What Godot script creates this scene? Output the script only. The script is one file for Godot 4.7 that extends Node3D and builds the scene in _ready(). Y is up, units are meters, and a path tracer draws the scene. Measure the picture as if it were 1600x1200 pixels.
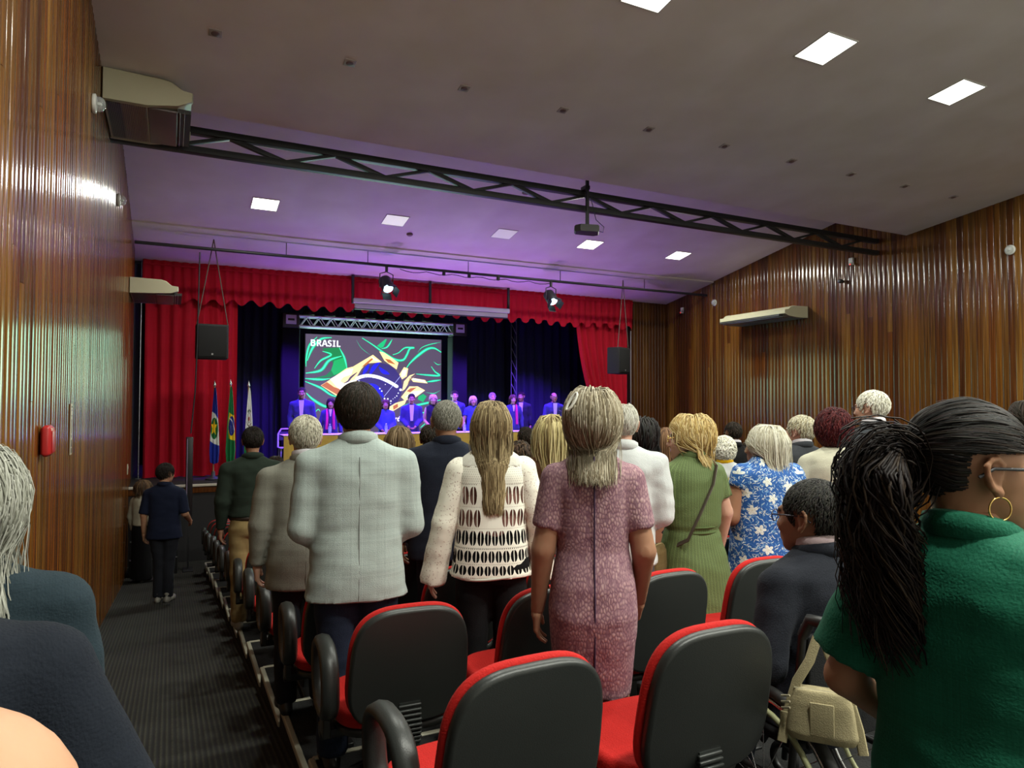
extends Node3D
const LAMP := 9.0
const BLUE := 46.0
const VIOLET := 6.0
func _ready() -> void:
	var t0 := Time.get_ticks_msec()
	var cam := Camera3D.new()
	cam.name = "camera"
	add_child(cam)
	cam.position = Vector3(0, 1.6, 0)
	cam.rotation_degrees = Vector3(1.582, -26.363, 0.174)
	cam.fov = 58.34
	cam.near = 0.05
	cam.far = 80.0
	var we := WorldEnvironment.new()
	we.name = "environment"
	var env := Environment.new()
	env.background_mode = Environment.BG_COLOR
	env.background_color = Color.BLACK
	env.tonemap_mode = Environment.TONE_MAPPER_LINEAR
	env.tonemap_exposure = 1.0
	env.sdfgi_enabled = true
	env.ssao_enabled = true
	env.ssil_enabled = true
	we.environment = env
	add_child(we)
	wrinkle.frequency = 5.0
	wrinkle.fractal_octaves = 2
	wrinkle.seed = 4
	skin_m = mat(Color.WHITE, 0.5)
	skin_m.vertex_color_use_as_albedo = true
	skin_m.metallic_specular = 0.35
	skin_m.subsurf_scatter_enabled = true
	skin_m.subsurf_scatter_strength = 0.1
	hair_m = mat(Color.WHITE, 0.58)
	hair_m.vertex_color_use_as_albedo = true
	hair_m.metallic_specular = 0.28
	weave(0.12)
	make_wood()
	shell()
	walls()
	# ceiling lights: a row behind the camera, a row ahead, a row near the stage
	var near_x := [1.53, 3.67, 5.8, 7.94, 10.08]
	var nm := ["first", "second", "third", "fourth", "fifth"]
	for k in 5:
		light_panel(near_x[k], 4.68, false, 1.0, "lit square light panel in the near ceiling, %s from the aisle wall" % nm[k])
		light_panel(near_x[k], -0.4, false, 2.3, "lit square light panel in the ceiling over the back rows, %s from the aisle wall" % nm[k])
	var far_x := [1.35, 3.57, 5.75, 7.72, 10.03]
	var st := [1.0, 0.3, 0.2, 1.0, 1.0]
	var word := ["brightly lit", "dimly glowing", "almost dark", "brightly lit", "brightly lit"]
	for k in 5:
		light_panel(far_x[k], 11.96, true, st[k], "%s square light panel near the stage, %s from the aisle wall" % [word[k], nm[k]])
	truss_main()
	wall_bits()
	drapes()
	stage_gear()
	flags()
	table_set()
	print("room ", Time.get_ticks_msec() - t0)
	chairs()
	print("chairs ", Time.get_ticks_msec() - t0)
	speakers_on_stage()
	print("stage ", Time.get_ticks_msec() - t0)
	audience()
	print("crowd ", Time.get_ticks_msec() - t0)
class Geo:
	var v := PackedVector3Array()
	var n := PackedVector3Array()
	var c := PackedColorArray()
	var uv := PackedVector2Array()
	var i := PackedInt32Array()
	var col := Color.WHITE
	func vert(p: Vector3, nn: Vector3, u := Vector2.ZERO) -> int:
		v.push_back(p); n.push_back(nn); c.push_back(col); uv.push_back(u)
		return v.size() - 1
	func tri(a: int, b: int, d: int) -> void:
		var cr := (v[b] - v[a]).cross(v[d] - v[a])
		if cr.dot(n[a] + n[b] + n[d]) > 0.0:
			i.push_back(a); i.push_back(d); i.push_back(b)
		else:
			i.push_back(a); i.push_back(b); i.push_back(d)
	func quad(a: int, b: int, d: int, e: int) -> void:
		tri(a, b, d); tri(a, d, e)
	func face(p: Array, nn: Vector3, us = null) -> void:
		var a := []
		for k in p.size():
			a.append(vert(p[k], nn, us[k] if us else Vector2(p[k].x, p[k].y)))
		for k in range(2, p.size()):
			tri(a[0], a[k - 1], a[k])
	# a box with chamfered edges
	func box(ct: Vector3, sz: Vector3, b := 0.0, bs := Basis.IDENTITY) -> void:
		var h := sz * 0.5
		b = minf(b, minf(h.x, minf(h.y, h.z)) * 0.95)
		if b <= 0.0:
			for ax in 3:
				for s in [-1.0, 1.0]:
					var nn := Vector3.ZERO; nn[ax] = s
					var e1 := Vector3.ZERO; e1[(ax + 1) % 3] = h[(ax + 1) % 3]
					var e2 := Vector3.ZERO; e2[(ax + 2) % 3] = h[(ax + 2) % 3]
					var m := nn * h[ax]
					face([ct + bs * (m - e1 - e2), ct + bs * (m + e1 - e2), ct + bs * (m + e1 + e2), ct + bs * (m - e1 + e2)], bs * nn, [Vector2(-e1.length(), -e2.length()), Vector2(e1.length(), -e2.length()), Vector2(e1.length(), e2.length()), Vector2(-e1.length(), e2.length())])
			return
		var id := {}
		for ax in 3:
			for s in [-1.0, 1.0]:
				var nn := Vector3.ZERO; nn[ax] = s
				for q in [[-1.0, -1.0], [1.0, -1.0], [1.0, 1.0], [-1.0, 1.0]]:
					var p := Vector3.ZERO
					p[ax] = s * h[ax]
					p[(ax + 1) % 3] = q[0] * (h[(ax + 1) % 3] - b)
					p[(ax + 2) % 3] = q[1] * (h[(ax + 2) % 3] - b)
					var sg := Vector3.ZERO
					sg[ax] = s; sg[(ax + 1) % 3] = q[0]; sg[(ax + 2) % 3] = q[1]
					id[[ax, sg]] = vert(ct + bs * p, bs * (nn + sg * 0.12).normalized(), Vector2(p[(ax + 1) % 3], p[(ax + 2) % 3]))
		for ax in 3:
			for s in [-1.0, 1.0]:
				var a := []
				for q in [[-1.0, -1.0], [1.0, -1.0], [1.0, 1.0], [-1.0, 1.0]]:
					var sg := Vector3.ZERO
					sg[ax] = s; sg[(ax + 1) % 3] = q[0]; sg[(ax + 2) % 3] = q[1]
					a.append(id[[ax, sg]])
				quad(a[0], a[1], a[2], a[3])
		for ax in 3:
			var a1 := (ax + 1) % 3
			var a2 := (ax + 2) % 3
			for s1 in [-1.0, 1.0]:
				for s2 in [-1.0, 1.0]:
					var p0 := Vector3.ZERO; p0[ax] = -1.0; p0[a1] = s1; p0[a2] = s2
					var p1 := Vector3.ZERO; p1[ax] = 1.0; p1[a1] = s1; p1[a2] = s2
					quad(id[[a1, p0]], id[[a1, p1]], id[[a2, p1]], id[[a2, p0]])
		for s0 in [-1.0, 1.0]:
			for s1 in [-1.0, 1.0]:
				for s2 in [-1.0, 1.0]:
					var sg := Vector3(s0, s1, s2)
					tri(id[[0, sg]], id[[1, sg]], id[[2, sg]])
	# a tube along points; r is one radius or one for each point; sq squeezes the second axis
	func tube(pts: Array, r, sides := 6, caps := true, sq := 1.0, hint := Vector3.UP, closed := false) -> void:
		var m := pts.size()
		var up := hint
		var first := -1
		var prev := -1
		var along := 0.0
		for k in m:
			var t: Vector3
			if closed:
				t = pts[(k + 1) % m] - pts[(k + m - 1) % m]
			else:
				t = pts[mini(k + 1, m - 1)] - pts[maxi(k - 1, 0)]
			t = t.normalized()
			var sd := t.cross(up)
			if sd.length() < 0.05:
				sd = t.cross(Vector3(1, 0, 0.01) if absf(t.x) < 0.9 else Vector3(0, 0, 1))
			sd = sd.normalized()
			up = sd.cross(t).normalized()
			if k: along += (pts[k] - pts[k - 1]).length()
			var rr: float = r[k] if r is Array else r
			var st := v.size()
			for q in sides:
				var an := TAU * q / sides
				var dr := sd * cos(an) + up * sin(an) * sq
				var nr := (sd * cos(an) * sq + up * sin(an)).normalized()
				vert(pts[k] + dr * rr, nr, Vector2(float(q) / sides, along))
			if prev >= 0:
				for q in sides:
					var q2 := (q + 1) % sides
					quad(prev + q, prev + q2, st + q2, st + q)
			else:
				first = st
			prev = st
		if closed:
			for q in sides:
				var q2 := (q + 1) % sides
				quad(prev + q, prev + q2, first + q2, first + q)
		elif caps:
			for e in [[first, 0, 1], [prev, m - 1, m - 2]]:
				var nn: Vector3 = (pts[e[1]] - pts[e[2]]).normalized()
				var ct := vert(pts[e[1]], nn)
				var s2 := v.size()
				for q in sides:
					vert(v[e[0] + q], nn)
				for q in sides:
					tri(ct, s2 + q, s2 + (q + 1) % sides)
	# a thin three-sided hair
	func strand(pts: PackedVector3Array, rr: PackedFloat32Array, ctr: Vector3) -> void:
		var m := pts.size()
		var st := v.size()
		for k in m:
			var t := (pts[mini(k + 1, m - 1)] - pts[maxi(k - 1, 0)]).normalized()
			var out := pts[k] - ctr
			var sd := t.cross(out).normalized()
			out = sd.cross(t)
			var r := rr[k]
			v.push_back(pts[k] + sd * r); v.push_back(pts[k] - sd * r); v.push_back(pts[k] + out * (r * 0.8))
			n.push_back((sd + out * 0.6).normalized()); n.push_back((out * 0.6 - sd).normalized()); n.push_back(out)
			c.push_back(col); c.push_back(col); c.push_back(col)
			uv.push_back(Vector2.ZERO); uv.push_back(Vector2.ZERO); uv.push_back(Vector2.ZERO)
			if k:
				var a := st + k * 3 - 3
				for e in 2:
					var p := a + (0 if e == 0 else 2)
					var q := a + (2 if e == 0 else 1)
					tri(p, q, q + 3); tri(p, q + 3, p + 3)
	# rings of points (all of one size) joined into a skin; normals worked out afterwards
	func skin(rings: Array, wrap := true, capped := false, us := true) -> void:
		var st := v.size()
		var w: int = rings[0].size()
		for a in rings.size():
			for b in w:
				vert(rings[a][b], Vector3.ZERO, Vector2(float(b) / w, float(a) / rings.size()))
		var f0 := i.size()
		for a in rings.size() - 1:
			for b in (w if wrap else w - 1):
				var b2 := (b + 1) % w
				var p := st + a * w
				for t in [[p + b, p + w + b2, p + b2], [p + b, p + w + b, p + w + b2]]:
					i.append_array(PackedInt32Array(t))
		if capped:
			for e in [0, rings.size() - 1]:
				var ct := Vector3.ZERO
				for b in w: ct += rings[e][b]
				var cc := vert(ct / w, Vector3.ZERO)
				for b in w:
					var b2 := (b + 1) % w
					if e == 0: i.append_array(PackedInt32Array([st + b, st + b2, cc]))
					else: i.append_array(PackedInt32Array([st + e * w + b2, st + e * w + b, cc]))
		renormal(st, f0)
	func renormal(st: int, f0: int) -> void:
		for q in range(f0, i.size(), 3):
			var a := i[q]; var b := i[q + 1]; var d := i[q + 2]
			var nn := (v[d] - v[a]).cross(v[b] - v[a])
			n[a] += nn; n[b] += nn; n[d] += nn
		for q in range(st, v.size()):
			n[q] = n[q].normalized()
	func lathe(prof: Array, sides: int, xf := Transform3D.IDENTITY) -> void:
		var rings := []
		for p in prof:
			var r := []
			for k in sides:
				var a := TAU * k / sides
				r.append(xf * Vector3(cos(a) * p.x, p.y, sin(a) * p.x))
			rings.append(r)
		skin(rings, true, true)
	# a polygon pushed out along z from 0 to depth
	func prism(poly: PackedVector2Array, depth: float, xf := Transform3D.IDENTITY, bev := 0.0) -> void:
		var ix := Geometry2D.triangulate_polygon(poly)
		var inner := poly
		if bev > 0.0:
			var off := Geometry2D.offset_polygon(poly, -bev)
			inner = poly
			var ct := Vector2.ZERO
			for p in poly: ct += p
			ct /= poly.size()
			inner = PackedVector2Array()
			for p in poly: inner.push_back(p + (ct - p).normalized() * bev)
		for s in 2:
			var nn := xf.basis * (Vector3(0, 0, 1) if s else Vector3(0, 0, -1))
			var st := v.size()
			for p in inner: vert(xf * Vector3(p.x, p.y, depth if s else 0.0), nn.normalized(), p)
			for q in range(0, ix.size(), 3): tri(st + ix[q], st + ix[q + 1], st + ix[q + 2])
		var cw := Geometry2D.is_polygon_clockwise(poly)
		var loops := [[inner, 0.0], [poly, minf(bev, depth * 0.5)], [poly, depth - minf(bev, depth * 0.5)], [inner, depth]] if bev > 0.0 else [[poly, 0.0], [poly, depth]]
		for l in loops.size() - 1:
			for k in poly.size():
				var k2 := (k + 1) % poly.size()
				var e := poly[k2] - poly[k]
				var o := Vector2(e.y, -e.x).normalized() * (-1.0 if cw else 1.0)
				var nn: Vector3 = (xf.basis * Vector3(o.x, o.y, 0)).normalized()
				var A: PackedVector2Array = loops[l][0]
				var B: PackedVector2Array = loops[l + 1][0]
				var za: float = loops[l][1]
				var zb: float = loops[l + 1][1]
				face([xf * Vector3(A[k].x, A[k].y, za), xf * Vector3(A[k2].x, A[k2].y, za), xf * Vector3(B[k2].x, B[k2].y, zb), xf * Vector3(B[k].x, B[k].y, zb)], nn)
	# a cushion: the outline pushed out along z, its rims rounded off; dome swells the far face
	func pillow(poly: PackedVector2Array, depth: float, xf: Transform3D, bev: float, dome := 0.0) -> void:
		var rings := []
		var inset := [1.0, 0.5, 0.13, 0.0]
		var rise := [0.0, 0.13, 0.5, 1.0]
		for end in 2:
			for k in 6:
				var f := 1.0
				var ins := 1.0
				var z := 0.0
				var q := k if end == 0 else 5 - k
				if q < 2:
					f = [0.33, 0.66][q]
					z = -dome * (1.0 - f * f) if end == 1 else 0.0
				else:
					ins = inset[q - 2]
					z = rise[q - 2] * bev
				var ring := []
				for p in poly:
					var e: Vector2 = (p - p.normalized() * bev * ins) * f
					ring.append(xf * Vector3(e.x, e.y, z if end == 0 else depth - z))
				rings.append(ring)
		rings.reverse()
		skin(rings, true, true)
	func ball(ct: Vector3, r: Vector3, sides := 10, rings := 7) -> void:
		var rr := []
		for a in range(1, rings):
			var ph := PI * a / rings
			var row := []
			for k in sides:
				var th := TAU * k / sides
				row.append(ct + Vector3(sin(ph) * cos(th) * r.x, cos(ph) * r.y, sin(ph) * sin(th) * r.z))
			rr.append(row)
		rr.reverse()
		skin(rr, true, true)
	func add(g: Geo, xf := Transform3D.IDENTITY, tint = null) -> void:
		var st := v.size()
		var flip := xf.basis.determinant() < 0.0
		var bs := xf.basis.inverse().transposed()
		for k in g.v.size():
			v.push_back(xf * g.v[k])
			n.push_back((bs * g.n[k]).normalized())
			c.push_back(g.c[k] if tint == null else tint)
			uv.push_back(g.uv[k])
		for k in range(0, g.i.size(), 3):
			i.push_back(st + g.i[k])
			if flip:
				i.push_back(st + g.i[k + 2]); i.push_back(st + g.i[k + 1])
			else:
				i.push_back(st + g.i[k + 1]); i.push_back(st + g.i[k + 2])
	func mesh() -> ArrayMesh:
		var a := []
		a.resize(Mesh.ARRAY_MAX)
		a[Mesh.ARRAY_VERTEX] = v; a[Mesh.ARRAY_NORMAL] = n; a[Mesh.ARRAY_COLOR] = c; a[Mesh.ARRAY_TEX_UV] = uv; a[Mesh.ARRAY_INDEX] = i
		var m := ArrayMesh.new()
		m.add_surface_from_arrays(Mesh.PRIMITIVE_TRIANGLES, a)
		return m

# a field of distances on a grid, meshed as surface nets
class Field:
	var o: Vector3
	var h: float
	var nx: int
	var ny: int
	var nz: int
	var f := PackedFloat32Array()
	func _init(lo: Vector3, hi: Vector3, cell: float) -> void:
		h = cell
		o = lo - Vector3.ONE * cell * 2.0
		nx = int(ceil((hi.x - o.x) / cell)) + 3
		ny = int(ceil((hi.y - o.y) / cell)) + 3
		nz = int(ceil((hi.z - o.z) / cell)) + 3
		f.resize(nx * ny * nz)
		f.fill(1.0)
	func span(lo: Vector3, hi: Vector3) -> Array:
		return [clampi(int((lo.x - o.x) / h), 1, nx - 2), clampi(int((hi.x - o.x) / h) + 1, 1, nx - 2), clampi(int((lo.y - o.y) / h), 1, ny - 2), clampi(int((hi.y - o.y) / h) + 1, 1, ny - 2), clampi(int((lo.z - o.z) / h), 1, nz - 2), clampi(int((hi.z - o.z) / h) + 1, 1, nz - 2)]
	func cone(a: Vector3, b: Vector3, ra: float, rb: float, k: float, flat := false) -> void:
		var R := maxf(ra, rb) + k + h
		var s := span(Vector3(minf(a.x, b.x), minf(a.y, b.y), minf(a.z, b.z)) - Vector3.ONE * R, Vector3(maxf(a.x, b.x), maxf(a.y, b.y), maxf(a.z, b.z)) + Vector3.ONE * R)
		var ab := b - a
		var inv := 1.0 / maxf(ab.length_squared(), 1e-9)
		var L := ab.length()
		var dr := rb - ra
		var k4 := 0.25 / k
		var i0: int = s[0]
		var i1: int = s[1] + 1
		for z in range(s[4], s[5] + 1):
			for y in range(s[2], s[3] + 1):
				var idx := (z * ny + y) * nx + i0
				var p := Vector3(o.x + i0 * h, o.y + y * h, o.z + z * h) - a
				for x in range(i0, i1):
					var t := p.dot(ab) * inv
					var tc := clampf(t, 0.0, 1.0)
					var d := (p - ab * tc).length() - ra - dr * tc
					if flat and t > 1.0:
						d = maxf(d, (t - 1.0) * L)
					var e := f[idx]
					var hh := k - absf(e - d)
					f[idx] = minf(e, d) - (hh * hh * k4 if hh > 0.0 else 0.0)
					p.x += h
					idx += 1
	func ell(ct: Vector3, r: Vector3, k: float, cut := false) -> void:
		var R := r + Vector3.ONE * (k + h)
		var s := span(ct - R, ct + R)
		var rm := minf(r.x, minf(r.y, r.z))
		var k4 := 0.25 / k
		for z in range(s[4], s[5] + 1):
			for y in range(s[2], s[3] + 1):
				var idx: int = (z * ny + y) * nx + s[0]
				for x in range(s[0], s[1] + 1):
					var q := (Vector3(o.x + x * h, o.y + y * h, o.z + z * h) - ct) / r
					var l := q.length()
					var d := (l - 1.0) * l / maxf((q / r).length(), 0.001)
					var e := f[idx]
					if cut:
						d = -d
						var hh := k - absf(e - d)
						f[idx] = maxf(e, d) + (hh * hh * k4 if hh > 0.0 else 0.0)
					else:
						var hh := k - absf(e - d)
						f[idx] = minf(e, d) - (hh * hh * k4 if hh > 0.0 else 0.0)
					idx += 1
	# rows of [y, half width, half depth, z of the middle]; p is the roundness of the rings
	func prof(rows: Array, p: float, k: float, cx := 0.0) -> void:
		var mw := 0.0
		var md := 0.0
		for r in rows:
			mw = maxf(mw, r[1]); md = maxf(md, r[2] + absf(r[3]))
		var y0: float = rows[0][0]
		var y1: float = rows[-1][0]
		var s := span(Vector3(cx - mw - k - h, y0 - k - h, -md - k - h), Vector3(cx + mw + k + h, y1 + k + h, md + k + h))
		var ip := 1.0 / p
		var k4 := 0.25 / k
		for y in range(s[2], s[3] + 1):
			var yy := o.y + y * h
			var q := 0
			while q < rows.size() - 2 and yy > rows[q + 1][0]: q += 1
			var t := clampf((yy - rows[q][0]) / (rows[q + 1][0] - rows[q][0]), 0.0, 1.0)
			var sm := t
			var hw := lerpf(rows[q][1], rows[q + 1][1], sm)
			var hd := lerpf(rows[q][2], rows[q + 1][2], sm)
			var zo := lerpf(rows[q][3], rows[q + 1][3], sm)
			var ends := maxf(yy - y1, y0 - yy)
			var mn := minf(hw, hd)
			for z in range(s[4], s[5] + 1):
				var idx: int = (z * ny + y) * nx + s[0]
				var zz := pow(absf((o.z + z * h - zo) / hd), p)
				var xx: float = o.x + s[0] * h - cx
				for x in range(s[0], s[1] + 1):
					var d := maxf((pow(pow(absf(xx / hw), p) + zz, ip) - 1.0) * mn, ends)
					var e := f[idx]
					var hh := k - absf(e - d)
					f[idx] = minf(e, d) - (hh * hh * k4 if hh > 0.0 else 0.0)
					idx += 1
					xx += h
	# where the surface lies when one comes from behind (+z)
	func back_z(x: float, y: float) -> float:
		var i := clampi(roundi((x - o.x) / h), 0, nx - 1)
		var j := clampi(roundi((y - o.y) / h), 0, ny - 1)
		for k in range(nz - 2, 0, -1):
			var a := f[(k * ny + j) * nx + i]
			if a < 0.0:
				var b := f[((k + 1) * ny + j) * nx + i]
				return o.z + (k + a / (a - b)) * h
		return 0.0
	func above(yc: float) -> void:      # keep what lies below yc
		for y in range(clampi(int((yc - o.y) / h) - 2, 0, ny), ny):
			var d := o.y + y * h - yc
			for z in nz:
				var idx := (z * ny + y) * nx
				for x in nx:
					f[idx] = maxf(f[idx], d)
					idx += 1
	func below(yc: float) -> void:      # keep what lies above yc
		for y in range(0, clampi(int((yc - o.y) / h) + 3, 0, ny)):
			var d := yc - o.y - y * h
			for z in nz:
				var idx := (z * ny + y) * nx
				for x in nx:
					f[idx] = maxf(f[idx], d)
					idx += 1
	func into(g: Geo, wr: FastNoiseLite = null, amp := 0.0, st := Vector3.ONE) -> void:
		var cells := PackedInt32Array()
		cells.resize(nx * ny * nz)
		cells.fill(-1)
		var sy := nx
		var sz := nx * ny
		var first := g.v.size()
		var f0 := g.i.size()
		for z in range(1, nz - 1):
			for y in range(1, ny - 1):
				var idx := z * sz + y * sy + 1
				for x in range(1, nx - 1):
					var a := f[idx] < 0.0
					if a != (f[idx + 1] < 0.0):
						quadc(g, cells, idx, sy, sz, a, x, y, z, 0)
					if a != (f[idx + sy] < 0.0):
						quadc(g, cells, idx, sz, 1, a, x, y, z, 1)
					if a != (f[idx + sz] < 0.0):
						quadc(g, cells, idx, 1, sy, a, x, y, z, 2)
					idx += 1
		g.renormal(first, f0)
		if wr:
			for q in range(first, g.v.size()):
				g.v[q] += g.n[q] * (amp * wr.get_noise_3dv(g.v[q] * st))
				g.n[q] = Vector3.ZERO
			g.renormal(first, f0)
	func quadc(g: Geo, cells: PackedInt32Array, idx: int, s1: int, s2: int, a: bool, x: int, y: int, z: int, ax: int) -> void:
		var d1 := Vector3i(0, 1, 0) if ax == 0 else (Vector3i(0, 0, 1) if ax == 1 else Vector3i(1, 0, 0))
		var d2 := Vector3i(0, 0, 1) if ax == 0 else (Vector3i(1, 0, 0) if ax == 1 else Vector3i(0, 1, 0))
		var p := Vector3i(x, y, z)
		var c0 := cv(g, cells, idx, p)
		var c1 := cv(g, cells, idx - s1, p - d1)
		var c2 := cv(g, cells, idx - s1 - s2, p - d1 - d2)
		var c3 := cv(g, cells, idx - s2, p - d2)
		if a:
			g.i.push_back(c0); g.i.push_back(c2); g.i.push_back(c1)
			g.i.push_back(c0); g.i.push_back(c3); g.i.push_back(c2)
		else:
			g.i.push_back(c0); g.i.push_back(c1); g.i.push_back(c2)
			g.i.push_back(c0); g.i.push_back(c2); g.i.push_back(c3)
	func cv(g: Geo, cells: PackedInt32Array, idx: int, p: Vector3i) -> int:
		if cells[idx] >= 0:
			return cells[idx]
		var sy := nx
		var sz := nx * ny
		var v0 := f[idx]; var v1 := f[idx + 1]; var v2 := f[idx + sy]; var v3 := f[idx + sy + 1]
		var v4 := f[idx + sz]; var v5 := f[idx + sz + 1]; var v6 := f[idx + sz + sy]; var v7 := f[idx + sz + sy + 1]
		var s := Vector3.ZERO
		var m := 0
		if (v0 < 0.0) != (v1 < 0.0): s += Vector3(v0 / (v0 - v1), 0, 0); m += 1
		if (v2 < 0.0) != (v3 < 0.0): s += Vector3(v2 / (v2 - v3), 1, 0); m += 1
		if (v4 < 0.0) != (v5 < 0.0): s += Vector3(v4 / (v4 - v5), 0, 1); m += 1
		if (v6 < 0.0) != (v7 < 0.0): s += Vector3(v6 / (v6 - v7), 1, 1); m += 1
		if (v0 < 0.0) != (v2 < 0.0): s += Vector3(0, v0 / (v0 - v2), 0); m += 1
		if (v1 < 0.0) != (v3 < 0.0): s += Vector3(1, v1 / (v1 - v3), 0); m += 1
		if (v4 < 0.0) != (v6 < 0.0): s += Vector3(0, v4 / (v4 - v6), 1); m += 1
		if (v5 < 0.0) != (v7 < 0.0): s += Vector3(1, v5 / (v5 - v7), 1); m += 1
		if (v0 < 0.0) != (v4 < 0.0): s += Vector3(0, 0, v0 / (v0 - v4)); m += 1
		if (v1 < 0.0) != (v5 < 0.0): s += Vector3(1, 0, v1 / (v1 - v5)); m += 1
		if (v2 < 0.0) != (v6 < 0.0): s += Vector3(0, 1, v2 / (v2 - v6)); m += 1
		if (v3 < 0.0) != (v7 < 0.0): s += Vector3(1, 1, v3 / (v3 - v7)); m += 1
		var q := o + (Vector3(p) + s / m) * h
		cells[idx] = g.v.size()
		g.v.push_back(q); g.n.push_back(Vector3.ZERO); g.c.push_back(g.col); g.uv.push_back(Vector2(atan2(q.x, q.z) * 0.16, q.y))
		return cells[idx]

var taken := {}
func numbered(called: String) -> String:
	var k: int = taken.get(called, 0)
	taken[called] = k + 1
	return called if k == 0 else "%s_%03d" % [called, k]
func tag(o: Node, label: String, category := "", group := "", kind := "") -> void:
	if label: o.set_meta("label", label)
	if category: o.set_meta("category", category)
	if group: o.set_meta("group", group)
	if kind: o.set_meta("kind", kind)
func thing(called: String, label: String, category: String, at := Vector3.ZERO, turn := 0.0, group := "") -> Node3D:
	var o := Node3D.new()
	o.name = numbered(called)
	add_child(o)
	o.position = at
	o.rotation.y = turn
	tag(o, label, category, group)
	return o
func put(called: String, g, m: Material, parent: Node, at := Vector3.ZERO, turn := Vector3.ZERO) -> MeshInstance3D:
	var o := MeshInstance3D.new()
	o.mesh = g.mesh() if g is Geo else g
	o.material_override = m
	o.name = numbered(called) if parent == self else called
	parent.add_child(o, true)
	o.position = at
	o.rotation = turn
	return o
func struct(called: String, g, m: Material, at := Vector3.ZERO) -> MeshInstance3D:
	var o := put(called, g, m, self, at)
	o.set_meta("kind", "structure")
	return o
func lin(r: float, g: float, b: float) -> Color:
	return Color(r, g, b).linear_to_srgb()
func mat(col: Color, rough := 0.7, metal := 0.0) -> StandardMaterial3D:
	var m := StandardMaterial3D.new()
	m.albedo_color = col
	m.roughness = rough
	m.metallic = metal
	return m
func noise_tex(freq: float, ramp: Array, size := 256, kind := FastNoiseLite.TYPE_SIMPLEX_SMOOTH, oct := 4, sd := 1, normal := 0.0) -> NoiseTexture2D:
	var nz := FastNoiseLite.new()
	nz.seed = sd; nz.noise_type = kind; nz.frequency = freq; nz.fractal_octaves = oct
	if kind == FastNoiseLite.TYPE_CELLULAR:
		nz.fractal_type = FastNoiseLite.FRACTAL_NONE
		nz.cellular_return_type = FastNoiseLite.RETURN_DISTANCE2_SUB
	var t := NoiseTexture2D.new()
	t.width = size; t.height = size; t.seamless = true; t.noise = nz
	if normal > 0.0:
		t.as_normal_map = true; t.bump_strength = normal
	else:
		var gr := Gradient.new()
		gr.offsets = PackedFloat32Array(ramp.map(func(e): return e[0]))
		gr.colors = PackedColorArray(ramp.map(func(e): return e[1]))
		t.color_ramp = gr
	return t
# cloth: a colour with a mottled weave and a fine bump
func cloth(col: Color, vary := 0.12, scale := 6.0, rough := 0.85, sheen := 0.2) -> StandardMaterial3D:
	var m := mat(col, rough)
	m.albedo_texture = weave(vary)
	m.uv1_triplanar = true
	m.uv1_scale = Vector3.ONE * scale
	m.normal_enabled = true
	m.normal_texture = weave_n
	m.normal_scale = 0.35
	m.metallic_specular = 0.25
	if sheen > 0.0:
		m.rim_enabled = true; m.rim = sheen; m.rim_tint = 0.6
	return m
var weaves := {}
var weave_n: Texture2D
func weave(vary: float) -> Texture2D:
	var key := snappedf(vary, 0.06)
	if not weaves.has(key):
		var im := Image.create(256, 256, true, Image.FORMAT_RGB8)
		var r := RandomNumberGenerator.new()
		r.seed = 77
		var rowv := []
		var colv := []
		for k in 256:
			rowv.append(r.randf_range(-1, 1)); colv.append(r.randf_range(-1, 1))
		for y in 256:
			for x in 256:
				var q: float = 1.0 - key * (0.5 + 0.25 * rowv[y] + 0.25 * colv[x] + 0.5 * r.randf_range(-0.5, 0.5))
				im.set_pixel(x, y, Color(q, q, q))
		weaves[key] = ImageTexture.create_from_image(im)
	if weave_n == null:
		weave_n = noise_tex(0.09, [], 256, FastNoiseLite.TYPE_SIMPLEX, 3, 5, 4.0)
	return weaves[key]
const WL := -0.655
const WR := 12.17
func aisle_y(d: float) -> float:
	return 0.25 - 0.1215 * d
func row_y(k: int) -> float:
	return 0.143 - 0.1094 * (k - 1)
func near_y(d: float) -> float:
	return 5.72 - 0.1231 * d
func far_y(d: float) -> float:
	return 7.056 - 0.1818 * d
# a slab between two depths, its lower face running from y0 to y1
func slab(x0: float, x1: float, d0: float, y0: float, d1: float, y1: float, th: float) -> Geo:
	var g := Geo.new()
	var p := []
	for q in [[x0, y0, d0], [x1, y0, d0], [x1, y1, d1], [x0, y1, d1]]:
		p.append(Vector3(q[0], q[1], -q[2]))
	var up := Vector3(0, th, 0)
	var nn: Vector3 = (p[1] - p[0]).cross(p[3] - p[0]).normalized()
	if nn.y < 0.0: nn = -nn
	g.face([p[0], p[1], p[2], p[3]], -nn)
	g.face([p[0] + up, p[1] + up, p[2] + up, p[3] + up], nn)
	g.face([p[0], p[1], p[1] + up, p[0] + up], Vector3(0, 0, 1))
	g.face([p[3], p[2], p[2] + up, p[3] + up], Vector3(0, 0, -1))
	g.face([p[0], p[3], p[3] + up, p[0] + up], Vector3(-1, 0, 0))
	g.face([p[1], p[2], p[2] + up, p[1] + up], Vector3(1, 0, 0))
	return g
func boxg(ct: Vector3, sz: Vector3, b := 0.0) -> Geo:
	var g := Geo.new()
	g.box(ct, sz, b)
	return g

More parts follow.
